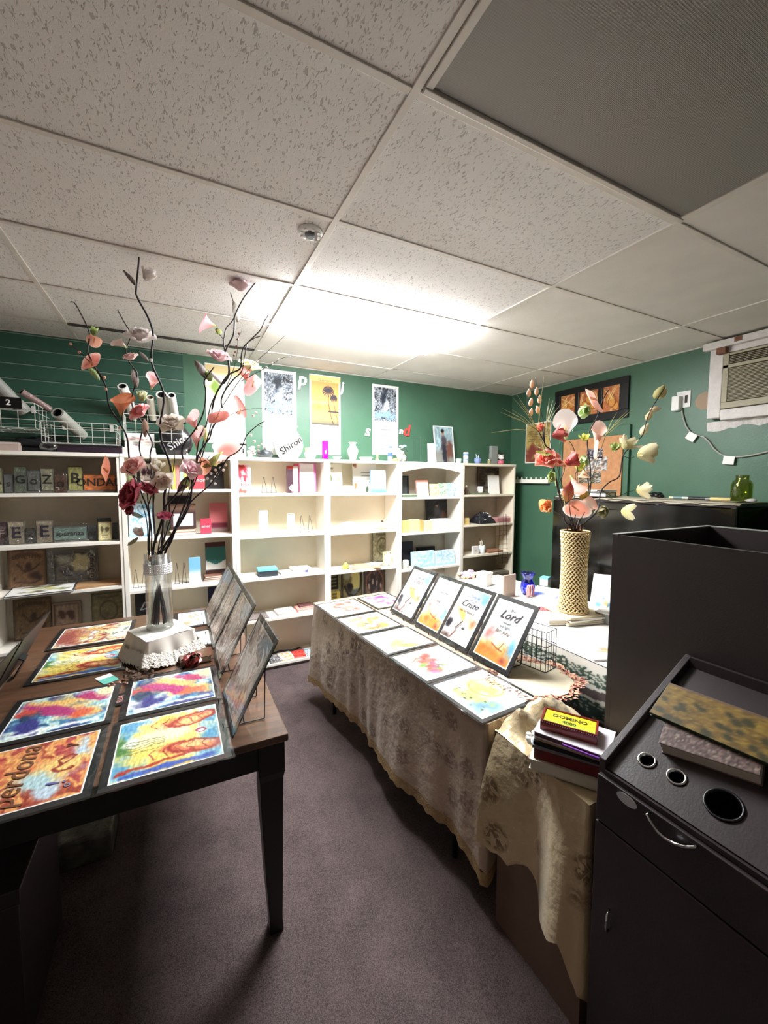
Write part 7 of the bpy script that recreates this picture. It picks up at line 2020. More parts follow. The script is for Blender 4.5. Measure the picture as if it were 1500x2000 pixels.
o = thing('trinket_box', 'small dark metal bird ornament at the back of the third shelf', 'ornament', (xz(868, 1070, 3.72)[0], 3.72, L[4][2] + .001))
obj('bird_body', MB().ball((0, 0, .06), .03, 8, sq=(1.2, .8, .8)), mat('dark_bronze', (.30, .30, .27), .4, .5), o, smooth=True)
obj('pedestal', MB().lathe([(.001, 0), (.022, 0), (.008, .012), (.008, .036), (.001, .038)], 14), mat('dark_bronze2', (.30, .30, .27), .4, .5), o)

# --- unit F
slabthing('framed_photo', 'large brown framed picture with a robed figure in the cream bookcase', 'photo frame', 934, 999, 909, L[5][0], 3.73, .02, (.34, .25, .22), .04, lambda U, V: blob(blob(blob(flow(U, V, 40, [(.42, .38, .34), (.30, .28, .27), (.50, .46, .42)], 1.5), U, V, .72, .40, .16, .34, .1, (.42, .40, .46), .3, .3, 3), U, V, .68, .72, .06, .07, 0, (.62, .48, .38), .3, .2, 4), U, V, .35, .45, .14, .3, -.2, (.74, .72, .68), .4, .5, 5), kind='frame', frame=.02, nx=44, ny=36)
o = lath('mug', 'plain white mug in front of the brown framed picture', 'mug', 940, 3.57, L[5][0] + .018, [(.026, 0), (.029, .006), (.030, .07), (.027, .07), (.025, .01), (.001, .01)], M['shelf'])
obj('handle', MB().tube([(-.028, 0, .055), (-.045, 0, .05), (-.046, 0, .025), (-.028, 0, .018)], .004, 8), M['shelf'], o, smooth=True)
flatthing('plant_saucer', 'green leafy trinket tray under the white mug', 'tray', 925, 955, L[5][0], 3.54, .09, .017, (.42, .46, .36))
slabthing('card', 'white arched paper before the brown framed picture', 'card', 955, 976, 928, L[5][0], 3.62, .01, (.93, .93, .92), .1, kind='slab')
lath('figurine', 'dark statuette with white head at the left of the cream bookcase', 'figurine', 912, 3.58, L[5][0], [(.022, 0), (.018, .02), (.024, .04), (.014, .06), (.010, .075), (.001, .076)], mat('statuette', (.35, .27, .25), .5)); 
o = bpy.data.objects[[x.name for x in COL.objects if x.name.startswith('figurine')][-1]]
obj('white_head', MB().ball((0, 0, .088), .012, 7), M['shelf'], [x for x in bpy.data.objects if x.name.startswith('figurine') and x.get('label', '').startswith('dark statuette')][0], smooth=True)
o = thing('handbag', 'pile of black bags with white buckles in the cream bookcase', 'bag', (xz(942, 1010, 3.62)[0], 3.62, L[5][1] + .001))
obj('bag_heap', MB().grid(lambda u, v: ((u - .5) * .25, (v - .5) * .2, .002 + .115 * (math.sin(PI * u) * math.sin(PI * v)) ** .5 * (1 + .15 * math.sin(u * 23) * math.sin(v * 17))), 30, 20), mat('black_nylon', (.10, .10, .12), .5, noise=.3), o, smooth=True)
mb = MB(); r = random.Random(6)
for kx in range(9):
    u, v = r.uniform(.15, .85), r.uniform(.05, .45); h_ = .115 * (math.sin(PI * u) * math.sin(PI * v)) ** .5
    mb.box(-.012, .012, -.004, .004, 0, .006, T((u - .5) * .25, (v - .5) * .2 - .006, h_ + .004, rz=r.uniform(-.6, .6), rx=.5))
obj('white_buckles', mb, M['white'], o)
slabthing('carton', 'small tan box left of the black bags', 'box', 905, 917, 1012, L[5][1], 3.53, .03, (.78, .68, .44), 0, kind='slab')
flatthing('carton', 'clear pinkish plastic box right of the black bags', 'box', 972, 1001, L[5][1], 3.54, .12, .055, (.66, .45, .45), lidcol=(.72, .52, .52))
o = lath('mug', 'white mug of brushes on the third shelf of the cream bookcase', 'mug', 945, 3.57, L[5][2], [(.030, 0), (.032, .02), (.036, .085), (.033, .085), (.028, .02), (.001, .012)], mat('white_mug', (.86, .90, .92), .25, coat=.4))
obj('handle', MB().tube([(.033, 0, .07), (.052, 0, .066), (.052, 0, .035), (.032, 0, .028)], .005, 8), M['shelf'], o, smooth=True)
r = random.Random(31)
for kx in range(8):
    a = r.uniform(0, 6.28); obj('brush', MB().tube([(.008 * math.cos(a), .008 * math.sin(a), .03), (.022 * math.cos(a), .022 * math.sin(a), r.uniform(.12, .15))], [.002, .004], 6), mat('brush_%d' % kx, r.choice([(.80, .76, .55), (.35, .32, .28), (.85, .83, .78)]), .5), o)
slabthing('carton', 'small white box with dark print left of the brush mug', 'box', 925, 936, 1067, L[5][2], 3.53, .03, (.84, .82, .80), 0, kind='slab', text='c', tsize=.03, tcol=(.4, .2, .2))
flatthing('paper_stack', 'orange and brown packets right of the brush mug', 'packet', 955, 985, L[5][2], 3.53, .14, .02, (.62, .44, .34), kind='sheets', rz=.1)
o = thing('wire_rack', 'tall black wire grid leaning out of the cream bookcase', 'rack', (xz(984, 1060, 3.50)[0], 3.49, .70))
mb = MB(); zt = 1.25 - .70
for kx in range(11): mb.tube([(-.09 + .012 * kx * .2, 0, .02 + kx * .052), (.05 + .001 * kx, 0, .02 + kx * .052)], .0017, 5)
obj('cross_wires', mb, M['wire'], o)
mb = MB(); mb.tube([(.055, 0, 0), (.012, 0, .57)], .003, 6).tube([(-.09, 0, 0), (-.075, 0, .57)], .002, 6).tube([(-.02, 0, 0), (-.03, 0, .57)], .0015, 6)
obj('upright_wires', mb, M['wire'], o)
flatthing('tray', 'dark tray of jewellery on the fourth shelf of the cream bookcase', 'tray', 950, 1000, L[5][3], 3.54, .14, .10, (.30, .27, .24), lidcol=(.45, .42, .36))
# ------------------------------------------------------------------ flowers
def P3(px, py, y, dy=0.0): return at(px, py, 1, y + dy)


def dirs(px, py, y, dx, dyp, tc=.4):
    """axis of a bloom: direction on the photo plus a lean towards the viewer's side"""
    a = P3(px, py, y); b_ = P3(px + dx, py + dyp, y); d = (b_ - a)
    d = d.normalized() if d.length > 1e-6 else Vector((0, 0, 1))
    d = d + Vector((-.45, -.9, .12)).normalized() * tc
    return d.normalized()


def basis(d, roll=0):
    z = d.normalized(); x = z.orthogonal().normalized(); x = Matrix.Rotation(roll, 3, z) @ x; y = z.cross(x)
    return Matrix(((x.x, y.x, z.x, 0), (x.y, y.y, z.y, 0), (x.z, y.z, z.z, 0), (0, 0, 0, 1)))


def sz(px, y, py=800): return px[1] / FPX * (P3(px[0], py, y) - Vector((0, 0, EYE))).dot(CF)


def lerp3(a, b, t): t = min(1, max(0, t)); return tuple(a[i] * (1 - t) + b[i] * t for i in range(3))


def petal_surf(mb, Mx, L_, W_, cup, curl, col0, col1, n=6, m=5, tipw=.6, wav=0.0, ph=0):
    """one petal growing along local +Y of Mx, cupping towards +Z"""
    def fn(u, v):
        s = (v - .5) * 2; w = W_ / 2 * (math.sin(PI * min(1, (u * .82 + .12))) ** tipw)
        y = L_ * u; z = cup * L_ * (u ** 1.5) - curl * L_ * max(0, u - .7) ** 1 * 1.6 - abs(s) ** 2 * W_ * -.22 + wav * W_ * math.sin(s * 5 + ph) * u
        return (s * w, y, z)
    mb.grid(fn, n, m, Mx, colf=lambda u, v: lerp3(col0, col1, u * .8 + .2 * abs(v - .5) * 2))


def rose(mb, c, d, r, col, core, seed=0):
    rr = random.Random(seed); B = Matrix.Translation(c) @ basis(d, seed)
    for ring_, (n, rad, tilt, ln) in enumerate(((3, .10, 1.35, .62), (4, .20, 1.15, .75), (5, .30, .85, .9), (5, .38, .45, 1.0))):
        for k in range(n):
            a = 2 * PI * (k + .37 * ring_) / n + rr.uniform(-.1, .1)
            Mx = B @ Matrix.Rotation(a, 4, 'Z') @ Matrix.Translation((0, rad * r * .5, -.15 * r * ring_ * .5)) @ Matrix.Rotation(tilt, 4, 'X')
            petal_surf(mb, Mx, ln * r * .95, r * (.75 + .12 * ring_), .15, .35, lerp3(core, col, ring_ / 3), lerp3(col, (1, 1, 1), .12), wav=.05, ph=k)


def magnolia(mb, c, d, r, col, core, seed=0, n=6, open_=.7):
    rr = random.Random(seed); B = Matrix.Translation(c) @ basis(d, seed)
    for k in range(n):
        a = 2 * PI * k / n + rr.uniform(-.15, .15)
        Mx = B @ Matrix.Rotation(a, 4, 'Z') @ Matrix.Rotation(open_ + .35 * (k % 2), 4, 'X')
        petal_surf(mb, Mx, r * rr.uniform(1.05, 1.25), r * .85, .35, .1, core, col, wav=.04, ph=k)


def calla(mb, c, d, L_, W_, out, inn, tip=1.0, roll=0.0, base=(.72, .80, .52)):
    """trumpet from c (stem end) opening along d"""
    B = Matrix.Translation(c) @ basis(d, roll)
    def fn(u, v):
        a = 2 * PI * u; f = v ** 1.6; r = W_ * .5 * (.14 + .86 * f) * (1 + .25 * f * math.cos(a))
        z = L_ * v * .72 + f * L_ * .36 * tip * max(0, math.cos(a)) ** 2 - f * L_ * .12 * max(0, -math.cos(a))
        if v > .9: r *= 1 + (v - .9) * 1.2
        return (r * math.cos(a) + .10 * L_ * f, r * math.sin(a), z)
    mb.grid(fn, 20, 9, B, colf=lambda u, v: lerp3(base, lerp3(out, inn, max(0, v - .8) * 4), min(1, v * 2.4)))
    mb.tube([B @ Vector((0, 0, L_ * .2)), B @ Vector((.03 * L_, 0, L_ * .62))], [W_ * .05, W_ * .035], 6, col=(.93, .85, .50))


def anthurium(mb, c, d, r, col, edge, roll=0.0, spadix=(.93, .80, .62), pointed=1.0, asp=1.0):
    """heart-shaped spathe facing d"""
    B = Matrix.Translation(c) @ basis(d, roll)
    def fn(u, v):
        a = 2 * PI * u; rr = r * (1 + .30 * pointed * max(0, math.cos(a)) ** 3 - .22 * max(0, -math.cos(a)) ** 6)
        q = v; return (rr * q * math.cos(a) * asp, rr * q * math.sin(a) * .82, .22 * r * (q ** 2) + .05 * r * math.sin(3 * a) * q)
    mb.grid(fn, 26, 6, B, colf=lambda u, v: lerp3(col, edge, max(0, v - .75) * 4))
    mb.tube([B @ Vector((-.25 * r, 0, .02 * r)), B @ Vector((.05 * r, 0, .22 * r)), B @ Vector((.30 * r, 0, .36 * r))], [r * .07, r * .075, r * .05], 7, col=spadix)


def leafm(mb, c, d, L_, W_, col, col2, roll=0.0, bend=.25):
    B = Matrix.Translation(c) @ basis(d, roll)
    def fn(u, v):
        s = (v - .5) * 2; w = W_ / 2 * math.sin(PI * (u * .94 + .03)) ** .8
        return (s * w, bend * L_ * u * u + abs(s) * W_ * .10, L_ * u)
    mb.grid(fn, 10, 4, B, colf=lambda u, v: lerp3(col, col2, .5 + .5 * math.sin(v * 12 + u * 25)))


def branch(label, cat_, y, stems, blooms, group=None, mstem='stem', cx=0, cy=0, cz=0, r0=.0053, name='flower_stem', bs=1.0):
    """stems: list of (points px, dy0, dy1, radius scale); blooms: list of dicts"""
    o = thing(name, label, cat_, (cx, cy, cz), group=group)
    off = Vector((cx, cy, cz))
    for st in stems:
        pts, a, b_, rs = st[:4]
        n = len(pts); w = []
        for k, p in enumerate(pts):
            if len(p) == 3 and isinstance(p, Vector): w.append(p); continue
            t = k / (n - 1); w.append(P3(p[0], p[1], y, a + (b_ - a) * t))
        # Catmull-Rom smoothing
        sm = []
        for k in range(len(w) - 1):
            p0, p1, p2, p3 = w[max(k - 1, 0)], w[k], w[k + 1], w[min(k + 2, len(w) - 1)]
            for q in range(4):
                t = q / 4; sm.append(.5 * ((2 * p1) + (p2 - p0) * t + (2 * p0 - 5 * p1 + 4 * p2 - p3) * t * t + (3 * p1 - p0 - 3 * p2 + p3) * t ** 3))
        sm.append(w[-1]); m = len(sm)
        obj('stem', MB().tube([p - off for p in sm], [r0 * rs * (1 - .45 * i / m) for i in range(m)], 7), M[mstem], o, smooth=True)
    for bl in blooms:
        mb = MB(); k = bl['k']; px, py = bl['p']; dy = bl.get('dy', 0); c = P3(px, py, y, dy) - off; s = sz((px, bl['s'] * bs), y + dy, py)
        dx = bl.get('d', (0, -1)); d = dirs(px, py, y, dx[0], dx[1], bl.get('tc', .5)); c1 = lerp3(bl.get('c', (.93, .75, .76)), (1, .97, .95), .15); c2 = bl.get('c2', lerp3(c1, (.95, .93, .90), .6)); ro = bl.get('r', 0)
        seed = int(px * 7 + py)
        if k == 'rose': rose(mb, c, d, s * .74, c1, c2, seed); nm = 'rose_bloom'
        elif k == 'mag': magnolia(mb, c, d, s * .66, c1, c2, seed, bl.get('n', 6), bl.get('o', .7)); nm = 'petals'
        elif k == 'calla': calla(mb, c - d * s * .4, d, s * 1.0, s * bl.get('w', .8), c1, c2, bl.get('t', 1), ro); nm = 'calla_bloom'
        elif k == 'anth': anthurium(mb, c, d, s * .5, c1, c2, ro, asp=bl.get('asp', 1.0)); nm = 'anthurium_bloom'
        elif k == 'leaf': leafm(mb, c - d * s * .5, d, s, s * bl.get('w', .5), c1, c2, ro); nm = 'leaf'
        elif k == 'bud':
            B = Matrix.Translation(c) @ basis(d, ro); mb.lathe([(.001, -s * .5), (s * .18, -s * .38), (s * .27, -s * .1), (s * .2, s * .2), (s * .07, s * .42), (.001, s * .5)], 10, B, colf=lambda i, j, c1=c1, c2=c2: lerp3(c2, c1, i / 4)); nm = 'bud'
        elif k == 'berries':
            for q in bl['pts']: obj('berry', MB().ball(P3(q[0], q[1], y, dy + q[2] if len(q) > 2 else dy) - off, sz((px, bl['s']), y) * .5, 5, col=c1), M['petal'], o, smooth=True, colored=True)
            continue
        obj(nm, mb, M['petal'], o, smooth=True, colored=True)
    return o


VYY = VY
gm = None
cx, cy = VX, VY
vtop = VB + .375
def base(ax, ay=0.0, b=0.0):                      # two points inside the glass: foot and mouth
    k = 1 if ax >= 0 else -1
    return [Vector((VX - ax * .9 - k * .008, VY - ay * .8, VB + .02)), Vector((VX - ax * .25, VY + ay * .3, VB + .19)), Vector((VX + ax * .55 + b * .6, VY + ay * .7, vtop - .01))]
PK = (.93, .66, .66); PKL = (.95, .85, .84); CO = (.90, .48, .42); BR = (.30, .24, .22); WH_ = (.93, .91, .90); GR = (.55, .66, .38); OR = (.93, .58, .42)
kw = dict(cx=VX, cy=VY, cz=VB)
branch('tallest dark branch in the glass vase topped by a white magnolia', 'flower', VY,
       [(base(-.02, .01, -.02) + [(319, 1007), (321, 965), (334, 921), (323, 881), (315, 860), (313, 828), (320, 769), (296, 708), (299, 655), (289, 620), (268, 581), (266, 564), (270, 520), (272, 492)], 0, 0, 1.25)],
       [dict(k='mag', p=(283, 548), s=34, d=(.5, -.3), c=WH_, c2=(.85, .82, .80), tc=.6, o=.6), dict(k='leaf', p=(256, 540), s=34, d=(-.5, -1), c=BR, c2=(.24, .19, .18), tc=-.1, w=.45),
        dict(k='leaf', p=(283, 695), s=24, d=(-.6, -1), c=(.32, .27, .25), c2=(.38, .34, .3), tc=0), dict(k='mag', p=(296, 708), s=9, c=WH_)], **kw)
branch('left branch in the glass vase with coral anthurium and orange blooms', 'flower', VY,
       [(base(-.03, -.01, -.03) + [(292, 1010), (275, 960), (258, 925), (252, 892), (248, 855), (235, 828), (213, 793), (208, 759), (199, 737), (190, 722)], 0, .02, .95), ([(205, 750), (174, 695), (174, 665), (173, 645), (148, 595), (137, 590)], .02, .06, .7), ([(180, 712), (158, 690), (138, 673)], .02, .03, .4),
        ([(225, 815), (236, 822), (241, 800)], 0, -.01, .5)],
       [dict(k='anth', p=(182, 712), s=52, d=(-.6, -1), c=(.86, .46, .40), c2=(.95, .80, .74), tc=1.1, r=.6, asp=1.05), dict(k='leaf', p=(186, 728), s=30, d=(-.5, -1), c=GR, c2=(.40, .48, .28), dy=.02, tc=.2),
        dict(k='anth', p=(184, 662), s=32, d=(.3, 1), c=(.90, .60, .50), c2=(.93, .76, .66), tc=.5, r=2.2, dy=.04), dict(k='mag', p=(184, 656), s=20, d=(0, -1), c=(.72, .84, .48), c2=GR, tc=.2, dy=.03),
        dict(k='calla', p=(236, 796), s=42, d=(.1, -1), c=OR, c2=(.88, .50, .32), tc=.25, r=.4, w=.9), dict(k='berries', p=(150, 680), s=6, c=(.90, .72, .62), pts=[(138, 672, .03), (155, 688, .03), (204, 737, .02), (206, 760, .01), (234, 836, 0)])], **kw)
branch('dark branch in the glass vase carrying white and blush roses on its left', 'flower', VY + .02,
       [(base(-.01, .03, -.02) + [(303, 1050), (300, 1000), (298, 940), (293, 890), (297, 864), (278, 826), (264, 807), (257, 784), (262, 759), (268, 730), (258, 715), (249, 700), (247, 682), (255, 654), (243, 630), (230, 606)], 0, .02, .8), ([(280, 838), (278, 841), (272, 872), (278, 898), (289, 917), (301, 961), (298, 1007), (306, 1060)], .01, 0, .7)],
       [dict(k='rose', p=(275, 662), s=38, c=WH_, c2=(.84, .78, .78), d=(.2, -.6), tc=.9), dict(k='calla', p=(238, 672), s=24, d=(-1, -.8), c=(.86, .76, .74), c2=(.90, .84, .82), w=.9), dict(k='rose', p=(256, 700), s=20, c=(.93, .80, .78), c2=PK, d=(-.3, -1)),
        dict(k='leaf', p=(267, 740), s=34, d=(.1, -1), c=(.42, .30, .26), c2=(.30, .22, .2), tc=.2), dict(k='rose', p=(275, 808), s=30, c=PK, c2=(.88, .50, .52), d=(-.4, -.6), tc=.8), dict(k='mag', p=(277, 784), s=26, c=(.90, .90, .78), c2=(.68, .74, .46), d=(.3, -1)),
        dict(k='calla', p=(298, 750), s=28, d=(.7, -1), c=PK, c2=PKL, r=1.2), dict(k='leaf', p=(287, 838), s=34, d=(.5, -1), c=(.45, .30, .26), c2=(.55, .42, .32))], **kw)
branch('branch in the glass vase with a mauve rose and brown leaf on its right', 'flower', VY - .02,
       [(base(.02, -.02, .01) + [(318, 1030), (321, 994), (338, 973), (356, 950), (369, 931), (359, 904), (357, 872), (383, 836), (398, 803), (402, 764), (399, 744), (418, 717)], 0, -.02, 1.0)],
       [dict(k='rose', p=(427, 700), s=32, c=(.86, .70, .72), c2=(.62, .48, .52), d=(.5, -1), tc=.5), dict(k='leaf', p=(398, 722), s=38, d=(-.3, -1), c=(.40, .32, .30), c2=(.32, .26, .25), w=.6), dict(k='leaf', p=(362, 948), s=40, d=(1, -.9), c=(.42, .26, .22), c2=(.34, .22, .18), w=.5, tc=.1), dict(k='leaf', p=(424, 736), s=38, d=(-.6, -1), c=(.82, .78, .80), c2=(.66, .62, .66), w=.3)], **kw)
branch('right leaning branch of tiny white berries in the glass vase', 'flower', VY - .04,
       [(base(.035, -.02, .02) + [(334, 1059), (350, 1019), (375, 978), (409, 948), (430, 919), (445, 894), (460, 885), (473, 872), (482, 850), (504, 830), (517, 823)], 0, -.06, .8), ([(420, 935), (436, 905), (450, 893)], -.04, -.04, .35), ([(504, 830), (528, 842)], -.06, -.06, .3)],
       [dict(k='berries', p=(430, 910), s=5.5, c=(.93, .90, .88), pts=[(413, 940), (420, 932), (425, 925), (421, 918), (430, 914), (436, 918), (428, 903), (436, 900), (441, 908), (446, 893), (412, 925), (405, 935), (420, 945), (494, 812), (500, 806), (490, 850), (497, 862), (505, 872), (511, 868), (519, 875), (504, 880), (495, 885)])], **kw)
branch('branch in the glass vase with coral anthurium and rose pink callas on its right', 'flower', VY - .01,
       [(base(.0, -.03, .0) + [(325, 1070), (340, 1041), (367, 994), (374, 961), (375, 931), (383, 907), (390, 883), (409, 856), (414, 838), (424, 822)], 0, -.03, 1.1), ([(383, 907), (385, 883), (391, 852), (405, 826)], -.02, 0, .8), ([(383, 905), (400, 900), (412, 888)], -.02, -.05, .5), ([(440, 815), (480, 800), (540, 798)], -.02, -.03, .3)],
       [dict(k='anth', p=(424, 818), s=40, d=(-.2, -1), c=(.90, .50, .46), c2=(.95, .66, .62), tc=1.6, r=2.4, dy=-.03), dict(k='anth', p=(466, 803), s=40, d=(1, .2), c=(.93, .66, .64), c2=(.86, .46, .44), tc=.7, r=1.6, asp=1.25), dict(k='calla', p=(428, 892), s=50, d=(.7, -1), c=(.93, .64, .62), c2=(.95, .76, .72), tc=.4, w=.95),
        dict(k='anth', p=(400, 910), s=42, d=(-.8, .4), c=(.93, .62, .48), c2=(.95, .74, .66), tc=.8, r=.9), dict(k='leaf', p=(418, 904), s=44, d=(1, -.35), c=(.62, .64, .36), c2=(.42, .46, .26), tc=.4, w=.5, dy=-.05),
        dict(k='calla', p=(378, 828), s=32, d=(-.4, -1), c=PK, c2=PKL, w=.85), dict(k='calla', p=(383, 862), s=40, d=(.1, -1), c=(.93, .70, .70), c2=PKL, w=.6), dict(k='leaf', p=(404, 850), s=30, d=(.4, -1), c=(.82, .84, .58), c2=(.66, .70, .42))], **kw)
branch('tall branch in the glass vase with a pink calla and yellow rose by the calendars', 'flower', VY + .01,
       [([(414, 800), (416, 790), (420, 775), (427, 760), (445, 733), (469, 720), (471, 698), (475, 680), (486, 667), (508, 645), (516, 628), (524, 615)], -.02, -.04, .9), ([(486, 667), (498, 660), (508, 657)], -.03, -.04, .6), ([(434, 797), (432, 781), (440, 762), (455, 742), (472, 725), (477, 700), (482, 672)], -.02, -.03, .8), (base(.02, .02, .01) + [(340, 1035), (362, 985), (385, 930), (398, 880), (412, 830), (414, 800)], 0, -.02, .8)],
       [dict(k='anth', p=(492, 748), s=42, d=(.8, .6), c=(.93, .62, .62), c2=(.95, .80, .80), tc=.8, r=.2), dict(k='calla', p=(480, 736), s=30, d=(-.2, -1), c=(.92, .62, .60), c2=PK), dict(k='rose', p=(487, 718), s=30, c=(.93, .92, .74), c2=(.84, .82, .52), d=(.5, -1)), dict(k='mag', p=(411, 745), s=24, c=(.82, .86, .62), c2=GR, d=(-.2, -1))], **kw)
branch('highest right branch in the glass vase with a grey pink rose and olive leaf', 'flower', VY + .03,
       [([(436, 749), (447, 731), (445, 698), (439, 691), (447, 672), (456, 654), (458, 632), (460, 614), (478, 579), (504, 546)], 0, -.02, 1.1), ([(441, 693), (437, 672), (438, 658), (442, 641), (456, 623), (458, 600), (450, 571)], 0, .02, .75), ([(438, 665), (430, 655), (421, 645)], 0, 0, .4), (base(.01, .03, .01) + [(338, 1040), (366, 990), (380, 930), (396, 870), (405, 820), (414, 785), (428, 760), (436, 749)], 0, 0, .8)],
       [dict(k='rose', p=(470, 563), s=30, c=(.84, .72, .74), c2=(.58, .48, .52), d=(.1, -1), tc=.2), dict(k='leaf', p=(466, 610), s=36, d=(.2, -1), c=(.42, .38, .32), c2=(.36, .33, .28), w=.72), dict(k='calla', p=(407, 632), s=36, d=(-1, -.2), c=(.93, .66, .68), c2=(.86, .48, .52), w=.95, tc=.5), dict(k='mag', p=(422, 642), s=16, c=(.80, .84, .55), c2=GR, d=(.5, .6))], **kw)
branch('thin twigs with white berries pointing at the ceiling lamp', 'flower', VY - .03,
       [([(430, 800), (470, 740), (502, 705), (530, 680), (557, 655)], 0, -.02, .35), ([(470, 745), (532, 711), (550, 700), (568, 696)], -.01, -.02, .35), ([(440, 760), (455, 725), (463, 690), (465, 662), (473, 645)], 0, 0, .35), (base(.03, .01, .02) + [(350, 1010), (380, 930), (408, 850), (430, 800)], 0, 0, .45)],
       [dict(k='berries', p=(500, 700), s=4.5, c=(.93, .92, .90), pts=[(502, 705), (521, 717), (510, 721), (532, 711), (544, 702), (524, 688), (488, 718), (452, 706)]), dict(k='berries', p=(460, 660), s=4.5, c=(.55, .34, .34), pts=[(467, 652), (464, 663), (462, 676), (460, 688), (457, 694)])], **kw)
branch('short stem with a large crimson rose in the glass vase', 'flower', VY - .05,
       [(base(-.03, -.03, -.03) + [(289, 1060), (288, 1030), (284, 1005), (275, 978)], 0, -.03, .6)],
       [dict(k='rose', p=(262, 968), s=44, c=(.66, .18, .26), c2=(.42, .08, .14), d=(-.6, -.2), tc=.8), dict(k='rose', p=(287, 958), s=26, c=(.74, .28, .36), c2=(.5, .1, .2), d=(.6, -.6)), dict(k='mag', p=(258, 988), s=24, c=(.62, .16, .22), c2=(.45, .1, .14), d=(-.3, .8), tc=.2), dict(k='leaf', p=(266, 1008), s=26, d=(-1, -.2), c=(.30, .36, .28), c2=(.22, .28, .22)), dict(k='leaf', p=(262, 1058), s=24, d=(-.7, 1), c=(.46, .46, .34), c2=(.36, .36, .28), w=.35), dict(k='mag', p=(279, 1046), s=26, c=(.90, .88, .84), c2=(.80, .62, .60), d=(-.3, -.6), tc=.8)], **kw)
branch('short stem with a magenta rose bud low in the glass vase', 'flower', VY - .06,
       [(base(.0, -.04, .0) + [(318, 1060), (322, 1035), (322, 1018)], 0, -.02, .6)],
       [dict(k='rose', p=(322, 1011), s=22, c=(.76, .28, .42), c2=(.55, .12, .24), d=(.2, -1), tc=.4), dict(k='leaf', p=(330, 1028), s=22, d=(.4, -1), c=(.35, .38, .28), c2=(.28, .30, .22))], **kw)
branch('stem with two pale pink roses and cream blooms in front of the bookcase', 'flower', VY - .03,
       [(base(-.02, -.03, -.02) + [(296, 1040), (290, 990), (284, 950), (262, 930), (246, 918)], 0, -.04, .7), ([(290, 985), (302, 950), (310, 930)], -.01, -.02, .5)],
       [dict(k='rose', p=(265, 914), s=34, c=(.95, .80, .78), c2=(.90, .56, .58), d=(-.1, -.4), tc=1.2), dict(k='anth', p=(212, 918), s=52, d=(-1, .1), c=(.92, .52, .40), c2=(.94, .66, .54), tc=.5, r=1.3, asp=1.15), dict(k='mag', p=(304, 921), s=34, c=(.93, .92, .88), c2=(.80, .74, .62), d=(.4, -.5), tc=.8), dict(k='rose', p=(316, 936), s=30, c=(.94, .90, .86), c2=(.86, .72, .66), d=(.3, .2), tc=1.0), dict(k='leaf', p=(255, 935), s=22, d=(.2, 1), c=(.74, .84, .58), c2=(.6, .7, .45))], **kw)
branch('stem with a shell pink rose right of centre in the glass vase', 'flower', VY - .05,
       [(base(.01, -.03, .01) + [(322, 1050), (338, 1000), (357, 960), (366, 935)], 0, -.05, .7)],
       [dict(k='rose', p=(371, 918), s=30, c=(.95, .84, .86), c2=(.90, .62, .66), d=(.5, -.2), tc=1.1), dict(k='mag', p=(365, 936), s=14, c=(.86, .88, .62), c2=GR, d=(0, 1), tc=.3)], **kw)
branch('stem with a round ivory rose beside the black heart vase', 'flower', VY,
       [(base(-.0, .03, -.0) + [(318, 1030), (330, 960), (341, 900), (337, 860), (336, 842)], 0, 0, .6)],
       [dict(k='rose', p=(336, 832), s=36, c=(.94, .92, .88), c2=(.82, .70, .64), d=(.1, -.3), tc=1.3)], **kw)

# arrangement in the woven vase
YV = WVY
def base2(ax, b=0.0):
    return [Vector((WVX + ax * .4, WVY, WVZ + .03)), Vector((WVX + ax * .7, WVY, WVZ + .25)), Vector((WVX + ax + b, WVY, WVZ + WH + .01))]
kw = dict(cx=WVX, cy=WVY, cz=WVZ, r0=.0054, mstem='stem', bs=1.28)
PE = (.93, .76, .66); CR_ = (.90, .85, .72); RED = (.86, .40, .34)
branch('stem of coral poppies and grasses on the left of the woven vase', 'flower', YV,
       [(base2(-.03) + [(1104, 1020), (1100, 1000), (1088, 949), (1080, 910), (1076, 880), (1064, 868), (1060, 840), (1055, 825)], 0, 0, .9), ([(1088, 949), (1100, 925), (1103, 912)], 0, 0, .5), ([(1102, 1010), (1086, 1000), (1074, 998)], 0, -.03, .5)],
       [dict(k='mag', p=(1078, 852), s=26, c=RED, c2=(.62, .20, .18), d=(.8, -.2), tc=.7, n=7, o=.5), dict(k='mag', p=(1056, 842), s=16, c=(.90, .56, .46), c2=RED, d=(-.3, -1)), dict(k='rose', p=(1068, 900), s=26, c=(.92, .58, .50), c2=RED, d=(-.2, -.5), tc=.8), dict(k='rose', p=(1084, 906), s=20, c=(.90, .52, .40), c2=RED, d=(.2, -.4)), dict(k='mag', p=(1104, 905), s=26, c=(.84, .38, .36), c2=(.70, .22, .2), d=(.7, -.3), n=7, o=.6),
        dict(k='mag', p=(1071, 996), s=30, c=(.92, .62, .44), c2=(.90, .80, .45), d=(-.5, -.4), n=7, o=.8, tc=.7, dy=-.03), dict(k='mag', p=(1078, 922), s=22, c=(.66, .70, .40), c2=GR, d=(-.2, .8), o=1.0), dict(k='leaf', p=(1086, 930), s=26, d=(.3, 1), c=(.60, .66, .42), c2=(.5, .56, .34)), dict(k='leaf', p=(1048, 875), s=28, d=(-1, .1), c=(.62, .70, .42), c2=(.5, .6, .34), w=.3), dict(k='leaf', p=(1060, 888), s=24, d=(.7, .5), c=(.72, .78, .40), c2=(.6, .66, .34), w=.5)], **kw)
